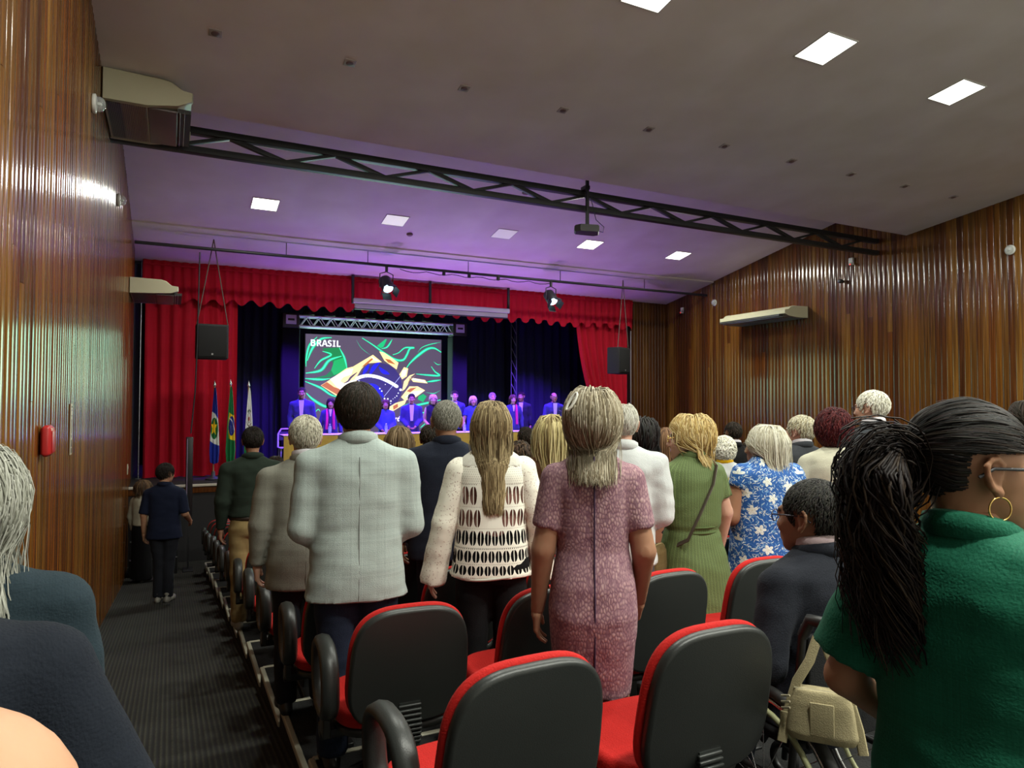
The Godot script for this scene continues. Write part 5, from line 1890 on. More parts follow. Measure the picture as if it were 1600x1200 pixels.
func lace_mauve() -> StandardMaterial3D:
	var m := mat(Color.WHITE, 0.8)
	m.albedo_texture = noise_tex(0.045, [[0.0, Color8(128, 98, 110)], [0.14, Color8(146, 114, 124)], [0.3, Color8(176, 144, 146)], [0.7, Color8(206, 178, 172)], [1.0, Color8(214, 188, 180)]], 512, FastNoiseLite.TYPE_CELLULAR, 1, 6)
	m.uv1_triplanar = true
	m.uv1_scale = Vector3(4.6, 2.6, 4.6)
	m.detail_enabled = true
	m.detail_blend_mode = BaseMaterial3D.BLEND_MODE_MUL
	m.detail_albedo = noise_tex(0.02, [[0.0, Color(0.76, 0.68, 0.74)], [0.45, Color(0.93, 0.89, 0.92)], [1.0, Color(1, 1, 1)]], 256, FastNoiseLite.TYPE_SIMPLEX_SMOOTH, 4, 16)
	m.normal_enabled = true
	m.normal_texture = noise_tex(0.045, [], 512, FastNoiseLite.TYPE_CELLULAR, 1, 6, 5.0)
	m.normal_scale = 0.5
	m.metallic_specular = 0.3
	return m
func floral_blue() -> StandardMaterial3D:
	var im := Image.create(768, 768, false, Image.FORMAT_RGB8)
	im.fill(Color8(24, 84, 158))
	var r := RandomNumberGenerator.new()
	r.seed = 41
	for k in 760:
		var p := Vector2(r.randf() * 768, r.randf() * 768)
		var a := r.randf() * TAU
		var q := [p]
		var bend := r.randf_range(-0.9, 0.9)
		for s in 3:
			p += Vector2(cos(a), sin(a)) * r.randf_range(10, 17)
			a += bend
			q.append(p)
		stroke(im, q, r.randf_range(5, 9), [Color8(205, 214, 218), Color8(120, 165, 205), Color8(222, 226, 222)][r.randi() % 3])
	for k in 11:
		var c := Vector2(fmod(k * 211.0 + 60.0, 768.0), fmod(k * 137.0 + 90.0, 768.0))
		var a0 := r.randf() * TAU
		for s in 5:
			var a := a0 + TAU * s / 5.0
			var e := []
			var dr := Vector2(cos(a), sin(a))
			for w in 14:
				var b := TAU * w / 14.0
				e.append(c + dr * (32 + 27 * cos(b)) + dr.orthogonal() * 17 * sin(b))
			fill_poly(im, e, Color8(226, 228, 220))
			stroke(im, [c + dr * 10, c + dr * 44], 3, Color8(150, 175, 200))
		disc(im, c.x, c.y, 8, Color8(205, 205, 180))
	soften(im, 2)
	var m := mat(Color.WHITE, 0.75)
	m.albedo_texture = ImageTexture.create_from_image(im)
	m.uv1_scale = Vector3(2.6, 2.6, 1)
	m.normal_enabled = true
	m.normal_texture = weave_n
	m.normal_scale = 0.2
	return m
func stripe_green() -> StandardMaterial3D:
	var im := Image.create(256, 64, false, Image.FORMAT_RGB8)
	var r := RandomNumberGenerator.new()
	r.seed = 2
	for x in 256:
		for y in 64:
			var s := 1.0 if x % 32 < 27 else 1.28
			var q := s * (0.92 + 0.08 * r.randf())
			im.set_pixel(x, y, Color(0.335 * q, 0.40 * q, 0.225 * q))
	var m := mat(Color.WHITE, 0.8)
	m.albedo_texture = ImageTexture.create_from_image(im)
	m.uv1_scale = Vector3(7.0, 4.0, 1)
	m.normal_enabled = true
	m.normal_texture = weave_n
	m.normal_scale = 0.3
	return m
# open white lace: rows of arches with holes; u runs once round the body with the back in the middle, v from neck to hem
func lace_white() -> StandardMaterial3D:
	var W := 1024
	var H := 640
	var im := Image.create(W, H, false, Image.FORMAT_RGBA8)
	var thread := Color(0.94, 0.935, 0.88, 1.0)
	im.fill(thread)
	var hole := Color(0.7, 0.7, 0.65, 0.0)
	var cellw := 42.0
	var tops := [[190, 285], [302, 392], [404, 480], [500, 560], [572, 622]]
	for q in tops.size():
		var y0: float = tops[q][0]
		var y1: float = tops[q][1]
		for k in int(W / cellw) + 1:
			var x := k * cellw + (0.0 if q % 2 == 0 else cellw * 0.5)
			# the solid point of the yoke comes down the middle of the back
			if absf(x + cellw * 0.5 - W * 0.5) < (430.0 - y0) * 0.4 and y0 < 420.0: continue
			for s in [-1.0, 1.0]:
				var e := []
				for w in 16:
					var b := PI * w / 15.0
					var yy := (y0 + y1) * 0.5 + cos(b) * (y1 - y0) * 0.47 * (1.0 if q != 3 else -1.0)
					e.append(Vector2(x + cellw * 0.5 + s * (2.6 + 15.5 * sin(b)), yy))
				fill_poly(im, e, hole)
			if q == 0 or q == 3:
				for w in 4:
					disc(im, x + 2 + w * 11, y0 - 8, 2.6, hole)
	# small eyelets all over the yoke
	for y in range(12, 180, 11):
		for x in range(0, W, 11):
			disc(im, x + (y / 11 % 2) * 5, y, 2.0, Color(0.7, 0.69, 0.62, 1.0))
	for y in [292, 396, 488, 566, 630]:
		for x in range(0, W, 9):
			disc(im, x, y, 1.8, hole)
	var m := mat(Color.WHITE, 0.75)
	m.albedo_texture = ImageTexture.create_from_image(im)
	m.transparency = BaseMaterial3D.TRANSPARENCY_ALPHA_SCISSOR
	m.alpha_scissor_threshold = 0.5
	m.cull_mode = BaseMaterial3D.CULL_DISABLED
	return m
func lace_sleeve() -> StandardMaterial3D:
	var im := Image.create(256, 256, false, Image.FORMAT_RGB8)
	im.fill(Color(0.93, 0.92, 0.86))
	var r := RandomNumberGenerator.new()
	r.seed = 4
	for k in 120:
		var c := Vector2(r.randf() * 256, r.randf() * 256)
		disc(im, c.x, c.y, r.randf_range(2, 5), Color(0.66, 0.58, 0.52))
	var m := mat(Color.WHITE, 0.75)
	m.albedo_texture = ImageTexture.create_from_image(im)
	m.uv1_triplanar = true
	m.uv1_scale = Vector3.ONE * 6.0
	return m

func at_row(x: float, k: int, dd := 0.62) -> Vector3:
	return Vector3(x, row_y(k), -(1.5 + 0.9 * (k - 1) + dd))
const DARKH := [Color(0.012, 0.009, 0.007), Color(0.02, 0.014, 0.01), Color(0.03, 0.02, 0.014)]
const GREYH := [Color(0.28, 0.27, 0.23), Color(0.4, 0.39, 0.34), Color(0.2, 0.19, 0.16)]
const WHITEH := [Color(0.6, 0.58, 0.48), Color(0.5, 0.48, 0.38), Color(0.68, 0.66, 0.58)]
const BROWNH := [Color(0.07, 0.04, 0.022), Color(0.12, 0.07, 0.035), Color(0.05, 0.03, 0.018)]
const FAIR := Color(0.50, 0.29, 0.21)
const TAN := Color(0.36, 0.19, 0.115)
const BROWN := Color(0.29, 0.15, 0.092)
func short_hair(cols: Array, n := 520) -> Dictionary:
	return {"cols": cols, "n": int(n * 1.6), "len": 0.03, "r": 0.0034, "thick": 0.011, "segs": 3, "jit": 0.14, "nape": -0.07, "ears": true}
func long_hair(cols: Array, end: float, n := 420) -> Dictionary:
	return {"cols": cols, "n": n * 2, "len": 0.3, "end": end, "segs": 15 if n > 400 else 10, "r": 0.0055 if n < 400 else 0.0042, "wave": 0.003, "thick": 0.014, "jit": 0.06, "nape": -0.08}

func audience() -> void:
	var dark := cloth(lin(0.014, 0.015, 0.02), 0.2)
	var black := cloth(lin(0.008, 0.008, 0.009), 0.2)
	var navy := cloth(lin(0.016, 0.02, 0.034), 0.15)
	var charcoal := cloth(lin(0.05, 0.054, 0.062), 0.15)
	var shoes := mat(lin(0.012, 0.011, 0.01), 0.35)
	var white := cloth(lin(0.6, 0.62, 0.62), 0.08)
	var shirt := cloth(lin(0.65, 0.62, 0.66), 0.06)
	var gold := mat(lin(0.7, 0.45, 0.14), 0.25, 0.9)
	var rim := mat(lin(0.02, 0.018, 0.016), 0.3)
	# --- second row, the large grey suit
	person({"label": "person in light grey linen suit and navy jeans, dark short hair", "at": at_row(0.740, 2), "h": 1.647, "bulk": 1.13, "yaw": -0.16, "cell": 0.011, "skin": TAN, "arms": "clasp", "head": 1.04, "head_cell": 0.005, "stance": 0.1, "seed": 5,
		"hair": {"cols": DARKH, "n": 2200, "len": 0.06, "r": 0.0032, "thick": 0.015, "segs": 5, "jit": 0.12, "nape": -0.082, "ears": true},
		"top": {"mat": cloth(lin(0.48, 0.56, 0.53), 0.24, 7.0), "hem": 0.44, "collar": true, "flare": 1.1, "waist": 0.97, "fold": 0.006, "neck": 0.862, "fs": Vector3(0.8, 1.7, 0.8), "seam": cloth(lin(0.3, 0.32, 0.31))}, "bottom": {"mat": cloth(lin(0.018, 0.026, 0.05), 0.3), "leg": 1.12, "cell": 0.014}, "shoes": shoes})
	# --- the white lace jacket
	var lj := person({"label": "person in open white lace jacket and black trousers with streaked straight hair", "at": at_row(1.387, 2), "h": 1.58, "female": true, "bulk": 1.14, "yaw": -0.36, "cell": 0.011, "skin": FAIR, "seed": 6, "curl": 0.3,
		"arm_l": [Vector3(-0.225, 0.99, 0.02), Vector3(-0.275, 0.76, -0.03)], "arm_r": [Vector3(0.225, 0.99, 0.02), Vector3(0.25, 0.77, -0.04)],
		"hair": long_hair([Color(0.10, 0.07, 0.035), Color(0.30, 0.23, 0.12), Color(0.17, 0.12, 0.06), Color(0.42, 0.33, 0.18)], -0.37, 800),
		"bottom": {"mat": black, "leg": 1.05, "waist": 0.62}, "shoes": shoes})
	lace_jacket(lj, 1.58)
	# --- the mauve lace dress
	var md := person({"label": "person in knee-length mauve lace dress with ash blonde bob and white clip", "at": at_row(1.379, 1), "h": 1.507, "female": true, "bulk": 0.9, "yaw": -0.52, "cell": 0.0105, "body_cell": 0.012, "skin": TAN, "seed": 8, "head": 1.08, "arm_size": 1.1,
		"arm_l": [Vector3(-0.178, 0.93, 0.03), Vector3(-0.2, 0.7, -0.02)], "arm_r": [Vector3(0.18, 0.93, 0.03), Vector3(0.18, 0.72, -0.1)],
		"hair": {"cols": [Color(0.16, 0.125, 0.075), Color(0.34, 0.29, 0.2), Color(0.22, 0.18, 0.12), Color(0.45, 0.4, 0.3)], "n": 1900, "len": 0.25, "end": -0.15, "segs": 12, "r": 0.004, "inward": 0.5, "thick": 0.02, "jit": 0.09, "wave": 0.005, "puff": 0.014, "nape": -0.05, "side": -0.06},
		"top": {"name": "dress", "mat": lace_mauve(), "sleeve": "short", "sl": 0.72, "sr": 1.02, "fold": 0.003, "neck": 0.862, "rows": [[0.285, 0.1, 0.084, 0], [0.38, 0.11, 0.092, 0.004], [0.47, 0.118, 0.1, 0.012], [0.54, 0.112, 0.094, 0.01], [0.62, 0.096, 0.074, 0], [0.70, 0.1, 0.076, 0], [0.765, 0.106, 0.075, 0.004], [0.80, 0.105, 0.064, 0.01], [0.825, 0.085, 0.052, 0.014], [0.843, 0.058, 0.044, 0.014], [0.862, 0.038, 0.038, 0.01]]}, "shoes": shoes})
	var hx := hx_of(md)
	var cl := Geo.new()
	var cr := []
	var cd := Vector3(-0.62, 0.42, 0.66).normalized()
	var cp := Vector3(0, 0.03, 0.018) + cd * Vector3(0.122, 0.13, 0.136)
	var c1 := (Vector3(0.45, 1.0, 0.0) - cd * cd.dot(Vector3(0.45, 1.0, 0.0))).normalized()
	var c2 := cd.cross(c1)
	for k in 16: cr.append(hx * (cp + c1 * 0.034 * cos(TAU * k / 16.0) + c2 * 0.011 * sin(TAU * k / 16.0)))
	cl.tube(cr, 0.0052, 6, false, 1.0, cd, true)
	put("hair_clip", cl, mat(lin(0.75, 0.74, 0.66), 0.35), md)
	var zp := Geo.new()
	var zl := []
	for k in 16: zl.append(Vector3(0.0, 1.27 - k * 0.05, [0.088, 0.101, 0.108, 0.11, 0.109, 0.107, 0.105, 0.108, 0.117, 0.128, 0.138, 0.14, 0.134, 0.13, 0.126, 0.122][k] + 0.012))
	zp.tube(zl, 0.0035, 5)
	put("zip_seam", zp, cloth(lin(0.06, 0.035, 0.07)), md)
	# --- third row
	person({"label": "older person in warm grey suit with cropped white hair beside the aisle", "at": at_row(0.670, 3), "h": 1.602, "bulk": 1.12, "yaw": -0.1, "cell": 0.013, "skin": FAIR, "seed": 9, "hair": short_hair([Color(0.42, 0.40, 0.31), Color(0.5, 0.47, 0.38), Color(0.34, 0.31, 0.24)], 700), "top": {"mat": cloth(lin(0.24, 0.24, 0.20), 0.15), "hem": 0.42, "collar": true, "shirt": shirt, "fold": 0.006, "fs": Vector3(0.8, 1.7, 0.8), "seam": cloth(lin(0.15, 0.15, 0.12))}, "bottom": {"mat": dark}, "shoes": shoes})
	person({"label": "person in dark navy suit with cropped grey hair behind the lace jacket", "at": at_row(1.501, 3), "h": 1.693, "bulk": 1.2, "yaw": -0.3, "cell": 0.014, "skin": BROWN, "seed": 10, "head": 1.06, "hair": {"cols": [Color(0.19, 0.185, 0.15), Color(0.28, 0.27, 0.23), Color(0.12, 0.115, 0.095)], "n": 3000, "len": 0.014, "r": 0.0022, "thick": 0.006, "segs": 2, "jit": 0.35, "nape": -0.075, "ears": true}, "top": {"mat": navy, "hem": 0.44, "collar": true, "fs": Vector3(0.8, 1.7, 0.8), "seam": dark}, "bottom": {"mat": navy}, "shoes": shoes})
	person({"label": "person with long wavy blonde hair between the lace jacket and the mauve dress", "at": at_row(2.233, 3), "h": 1.601, "female": true, "yaw": -0.4, "cell": 0.016, "skin": TAN, "seed": 11, "hair": {"cols": [Color(0.38, 0.31, 0.13), Color(0.52, 0.44, 0.22), Color(0.24, 0.18, 0.08)], "n": 1000, "len": 0.3, "end": -0.38, "segs": 10, "r": 0.0052, "wave": 0.008, "wf": 45.0, "thick": 0.02, "jit": 0.1, "puff": 0.015}, "top": {"mat": cloth(lin(0.1, 0.045, 0.02)), "sleeve": "none"}, "bottom": {"mat": dark}, "shoes": shoes})
	person({"label": "older person in white dress shirt and grey trousers with thin white hair", "at": at_row(2.151, 2), "h": 1.574, "bulk": 1.02, "yaw": -0.5, "cell": 0.013, "skin": FAIR, "seed": 12, "arms": "clasp", "hair": {"cols": [Color(0.5, 0.49, 0.42), Color(0.42, 0.4, 0.33), Color(0.58, 0.56, 0.5)], "n": 700, "len": 0.05, "r": 0.0028, "thick": 0.009, "segs": 4, "jit": 0.25, "nape": -0.09, "bald": 0.55, "cap": Color(0.40, 0.30, 0.24), "ears": true}, "top": {"name": "shirt", "mat": white, "hem": 0.46, "collar": true, "fold": 0.01, "sr": 1.1}, "bottom": {"mat": cloth(lin(0.09, 0.09, 0.1))}, "shoes": shoes})
	# --- green striped dress with shoulder bag
	var gd := person({"label": "person in green striped dress with short wavy blonde hair and shoulder bag", "at": at_row(2.621, 2), "h": 1.498, "female": true, "bulk": 1.06, "yaw": -0.1, "head_yaw": 0.95, "cell": 0.012, "body_cell": 0.013, "skin": FAIR, "seed": 13, "head": 1.08, "arm_size": 1.15, "arm_l": [Vector3(-0.235, 0.92, 0.0), Vector3(-0.215, 0.8, -0.2)], "glasses": gold,
		"hair": {"cols": [Color(0.46, 0.33, 0.12), Color(0.58, 0.45, 0.22), Color(0.33, 0.21, 0.07)], "n": 1500, "len": 0.2, "end": -0.1, "segs": 9, "r": 0.0045, "thick": 0.022, "wave": 0.009, "wf": 70.0, "jit": 0.2, "puff": 0.014, "pull": 0.9, "nape": -0.08, "line": 0.07},
		"top": {"name": "dress", "mat": stripe_green(), "sleeve": "short", "sl": 0.66, "sr": 1.12, "fold": 0.005, "collar": true, "rows": [[0.17, 0.175, 0.15, 0.0], [0.3, 0.148, 0.128, 0.004], [0.45, 0.125, 0.105, 0.01], [0.565, 0.1, 0.08, 0.002], [0.582, 0.094, 0.074, 0], [0.60, 0.102, 0.08, 0], [0.70, 0.108, 0.084, 0.0], [0.765, 0.112, 0.08, 0.004], [0.80, 0.108, 0.068, 0.01], [0.826, 0.085, 0.055, 0.012], [0.845, 0.058, 0.045, 0.012], [0.865, 0.038, 0.038, 0.008]]}, "shoes": shoes})
	var bt := Geo.new()
	for q in 2:
		var ring := []
		for k in 28:
			var a := TAU * k / 28.0
			ring.append(Vector3(sin(a) * 0.145, 0.862 + q * 0.03, 0.002 + cos(a) * 0.125))
		bt.tube(ring, 0.006, 5, false, 1.0, Vector3.UP, true)
	put("waist_seam", bt, CM.get("green", cloth(lin(0.09, 0.125, 0.045))), gd)
	shoulder_bag(gd)
	# --- blue flowers
	person({"label": "person in blue and white floral dress with chin-length white hair", "at": at_row(3.197, 2), "h": 1.442, "female": true, "bulk": 1.3, "yaw": -0.35, "head_yaw": 0.72, "cell": 0.013, "body_cell": 0.014, "skin": TAN, "seed": 14, "head": 1.1, "arm_size": 1.35, "glasses": rim, "arms": "clasp",
		"hair": {"cols": [Color(0.52, 0.49, 0.38), Color(0.62, 0.6, 0.5), Color(0.42, 0.39, 0.29)], "n": 1200, "len": 0.2, "end": -0.1, "segs": 8, "r": 0.0044, "pull": 0.9, "thick": 0.014, "jit": 0.08, "puff": 0.008, "nape": -0.08, "wave": 0.003},
		"top": {"name": "dress", "mat": floral_blue(), "sleeve": "cap", "fold": 0.005, "wide": 1.06, "rows": [[0.2, 0.125, 0.11, 0.0], [0.45, 0.118, 0.106, 0.0], [0.6, 0.11, 0.095, -0.005], [0.70, 0.106, 0.088, 0.0], [0.765, 0.108, 0.08, 0.004], [0.80, 0.104, 0.068, 0.01], [0.826, 0.085, 0.055, 0.012], [0.845, 0.06, 0.046, 0.012], [0.872, 0.042, 0.042, 0.008]]}, "shoes": shoes})
	# --- red hair, cream blouse
	person({"label": "person in cream blouse with short dark red hair", "at": at_row(3.787, 2), "h": 1.511, "female": true, "bulk": 1.3, "yaw": -0.62, "cell": 0.014, "skin": TAN, "seed": 15, "head": 1.05, "hair": {"cols": [Color(0.06, 0.008, 0.01), Color(0.09, 0.014, 0.014), Color(0.035, 0.006, 0.008)], "n": 1300, "len": 0.06, "r": 0.0045, "thick": 0.028, "segs": 4, "jit": 0.4, "puff": 0.012, "nape": -0.1, "side": -0.05}, "top": {"name": "blouse", "mat": cloth(lin(0.56, 0.54, 0.42), 0.08), "sleeve": "short", "sl": 0.8, "sflare": 1.1, "hem": 0.47, "fold": 0.008, "neck": 0.858}, "bottom": {"mat": cloth(lin(0.5, 0.5, 0.4), 0.1), "leg": 1.15}, "shoes": shoes})
	person({"label": "tall person in grey suit with white cropped hair and glasses", "at": at_row(4.45, 2, 0.83), "h": 1.66, "yaw": -0.35, "head_yaw": 0.55, "cell": 0.016, "skin": FAIR, "seed": 16, "hair": short_hair(WHITEH, 600), "glasses": rim, "top": {"mat": charcoal, "collar": true, "shirt": shirt}, "bottom": {"mat": charcoal}, "shoes": shoes})
	person({"label": "person in slate grey suit with cropped sandy grey hair near the cream blouse", "at": at_row(4.535, 3), "h": 1.58, "bulk": 1.1, "yaw": -0.3, "head_yaw": 0.4, "cell": 0.018, "skin": FAIR, "seed": 17, "head": 1.08, "hair": short_hair([Color(0.42, 0.38, 0.26), Color(0.5, 0.47, 0.36), Color(0.33, 0.29, 0.19)], 600), "top": {"mat": charcoal, "collar": true, "shirt": shirt}, "bottom": {"mat": charcoal}, "shoes": shoes})
	# --- white polo with emblem
	var po := person({"label": "person with curly white hair in white polo shirt with yellow collar and round emblem", "at": at_row(4.576, 4), "h": 1.469, "female": true, "bulk": 1.2, "yaw": -0.72, "cell": 0.016, "skin": FAIR, "seed": 18, "head": 1.1, "hair": {"cols": WHITEH, "n": 900, "len": 0.05, "r": 0.0055, "thick": 0.022, "segs": 4, "jit": 0.7, "wave": 0.006, "wf": 120.0, "nape": -0.08}, "top": {"name": "polo_shirt", "mat": white, "sleeve": "short", "collar": true, "collar_mat": cloth(lin(0.75, 0.42, 0.01)), "hem": 0.46}, "bottom": {"mat": dark}, "shoes": shoes})
	var em := Geo.new()
	em.lathe([Vector2(0.056, 0.0), Vector2(0.056, 0.003)], 20, Transform3D(Basis(Vector3.RIGHT, PI / 2), Vector3.ZERO))
	var e1 := put("emblem", em, mat(lin(0.55, 0.45, 0.16), 0.6), po, Vector3(0.075, 1.09, 0.124))
	var e2 := Geo.new()
	e2.lathe([Vector2(0.033, 0.003), Vector2(0.033, 0.0045)], 18, Transform3D(Basis(Vector3.RIGHT, PI / 2), Vector3.ZERO))
	put("emblem_field", e2, mat(lin(0.02, 0.025, 0.12), 0.6), e1)
	text("L", 0.05, mat(lin(0.75, 0.72, 0.6), 0.6), e1, Vector3(0, 0, 0.006), "emblem_letter", 0.001)
	person({"label": "person in black suit with slick dark hair and glasses near the wooden wall", "at": at_row(5.562, 5), "h": 1.69, "yaw": -0.35, "cell": 0.02, "skin": TAN, "seed": 19, "hair": short_hair(DARKH, 420), "glasses": rim, "top": {"mat": black, "collar": true, "shirt": shirt}, "bottom": {"mat": black}, "shoes": shoes})
	person({"label": "person with long dark curly hair behind the white dress shirt", "at": at_row(2.960, 3), "h": 1.567, "female": true, "yaw": -0.4, "cell": 0.018, "skin": TAN, "seed": 20, "hair": {"cols": [Color(0.012, 0.01, 0.01), Color(0.022, 0.019, 0.018)], "n": 800, "len": 0.3, "end": -0.36, "segs": 12, "r": 0.006, "wave": 0.014, "wf": 130.0, "thick": 0.03, "jit": 0.2, "puff": 0.03}, "top": {"mat": cloth(lin(0.3, 0.14, 0.08)), "sleeve": "none"}, "bottom": {"mat": dark}, "shoes": shoes})
	person({"label": "person with long auburn brown hair in white top beside the curly dark hair", "at": at_row(3.895, 4), "h": 1.577, "female": true, "yaw": -0.5, "cell": 0.02, "skin": FAIR, "seed": 21, "hair": long_hair([Color(0.12, 0.06, 0.03), Color(0.2, 0.11, 0.055), Color(0.08, 0.04, 0.022)], -0.4, 360), "top": {"name": "blouse", "mat": white}, "bottom": {"mat": dark}, "shoes": shoes})
	# --- khaki trousers at the aisle
	var kh := person({"label": "person in dark green shirt and khaki trousers at the aisle end", "at": at_row(0.665, 6, 0.58), "h": 1.783, "bulk": 1.02, "yaw": -0.05, "cell": 0.014, "skin": BROWN, "seed": 22, "hair": short_hair([Color(0.01, 0.008, 0.007), Color(0.016, 0.012, 0.01)], 600), "top": {"name": "shirt", "mat": cloth(lin(0.018, 0.028, 0.02), 0.2), "hem": 0.555, "flare": 0.93, "collar": true, "cuff": 0.024, "fold": 0.008}, "bottom": {"mat": cloth(lin(0.30, 0.22, 0.095), 0.15), "leg": 1.02, "waist": 0.585}, "shoes": mat(lin(0.25, 0.24, 0.2), 0.6)})
	var bl := Geo.new()
	var br := []
	for k in 24:
		var a := TAU * k / 24.0
		br.append(Vector3(sin(a) * 0.178, 0.985, cos(a) * 0.125))
	bl.tube(br, 0.012, 5, false, 2.0, Vector3.UP, true)
	put("belt", bl, mat(lin(0.03, 0.02, 0.014), 0.5), kh)
	# --- walking man and the woman by the wall
	person({"label": "person in navy shirt and dark trousers walking down the aisle", "at": Vector3(-0.05, aisle_y(9.95), -9.95), "h": 1.76, "yaw": -0.25, "head_yaw": -0.35, "cell": 0.014, "skin": TAN, "seed": 23, "stance": 0.06, "group": "", "arm_r": [Vector3(0.25, 1.12, 0.03), Vector3(0.26, 1.0, -0.18)], "hair": {"cols": [Color(0.012, 0.009, 0.008), Color(0.018, 0.013, 0.011)], "n": 700, "len": 0.04, "r": 0.004, "thick": 0.018, "segs": 4, "jit": 0.35, "nape": -0.06, "ears": true}, "top": {"name": "shirt", "mat": cloth(lin(0.010, 0.014, 0.034), 0.15), "sleeve": "short", "sl": 0.95, "hem": 0.46, "collar": true, "flare": 1.1, "wide": 1.05}, "bottom": {"mat": dark}, "shoes": mat(lin(0.22, 0.21, 0.18), 0.6)})
	person({"label": "person in white blouse and long black skirt standing against the aisle wall", "at": Vector3(-0.38, aisle_y(12.55), -12.5), "h": 1.63, "female": true, "yaw": -0.9, "cell": 0.016, "skin": FAIR, "seed": 24, "group": "", "hair": {"cols": BROWNH, "n": 300, "len": 0.2, "end": -0.09, "segs": 6, "r": 0.009, "thick": 0.018, "puff": 0.01}, "top": {"name": "blouse", "mat": cloth(lin(0.52, 0.5, 0.38), 0.08), "hem": 0.56, "flare": 0.95, "sr": 1.15, "cuff": 0.034}, "bottom": {"type": "skirt", "mat": black, "hem": 0.04, "flare": 1.15}, "shoes": shoes})
	# --- partly hidden heads further down
	var far := [
		["person with straight light brown hair ahead of the grey linen suit", 1.482, 4, 1.621, true, long_hair([Color(0.13, 0.085, 0.045), Color(0.2, 0.14, 0.08), Color(0.09, 0.06, 0.03)], -0.3, 360), FAIR, dark],
		["person with short black hair beside the dark navy suit", 2.038, 5, 1.70, false, short_hair(DARKH, 360), BROWN, dark],
		["person with dark hair ahead of the long blonde hair, near the gold tablecloth", 3.453, 6, 1.741, false, short_hair(DARKH, 360), BROWN, dark],
		["person with dark brown bun low between the lace jacket and the blonde hair", 2.461, 4, 1.476, true, {"cols": [Color(0.03, 0.02, 0.014), Color(0.06, 0.035, 0.02)], "n": 300, "len": 0.06, "r": 0.008, "thick": 0.02, "segs": 4, "jit": 0.3}, TAN, cloth(lin(0.25, 0.11, 0.05))],
		["person in black with dark hair between the blonde hair and the mauve dress", 4.43, 7, 1.82, false, short_hair(DARKH, 360), BROWN, black],
		["person with long dark brown hair near the wooden wall behind the black suit", 6.772, 6, 1.582, true, long_hair(BROWNH, -0.3, 260), TAN, dark],
		["person with dark brown hair behind the auburn hair", 4.346, 5, 1.66, true, long_hair([Color(0.03, 0.022, 0.016), Color(0.05, 0.035, 0.025)], -0.2, 260), TAN, dark],
		["person in navy behind the white polo shirt", 5.998, 6, 1.50, false, short_hair(DARKH, 260), TAN, navy],
		["person with grey hair ahead of the khaki trousers", 0.936, 9, 1.70, false, short_hair(GREYH, 260), FAIR, dark],
		["person with dark hair low behind the dark green shirt", 1.103, 8, 1.60, true, long_hair(DARKH, -0.2, 220), TAN, black],
		["person with dark hair near the slate grey suit and the wooden wall", 7.746, 6, 1.66, false, short_hair(BROWNH, 260), TAN, dark],
		["person with shoulder-length grey brown hair at the far end of the third row", 7.25, 3, 1.62, true, long_hair([Color(0.2, 0.17, 0.12), Color(0.3, 0.26, 0.19), Color(0.13, 0.1, 0.07)], -0.3, 300), FAIR, charcoal],
	]
	var n := 0
	for a in far:
		var P := {"label": a[0], "at": at_row(a[1], a[2]), "h": a[3], "female": a[4], "yaw": -0.3 - 0.03 * a[1], "cell": 0.022, "skin": a[6], "seed": 40 + n, "hair": a[5], "top": {"mat": a[7]}, "bottom": {"mat": dark}, "shoes": shoes}
		person(P)
		n += 1
	person({"label": "dark haired person with glasses in profile at the far end of the second row", "at": at_row(5.948, 2), "h": 1.60, "female": true, "yaw": -0.2, "head_yaw": 0.55, "cell": 0.018, "skin": BROWN, "seed": 60, "glasses": rim, "hair": long_hair(DARKH, -0.25, 300), "top": {"mat": black}, "bottom": {"mat": dark}, "shoes": shoes})
	foreground()

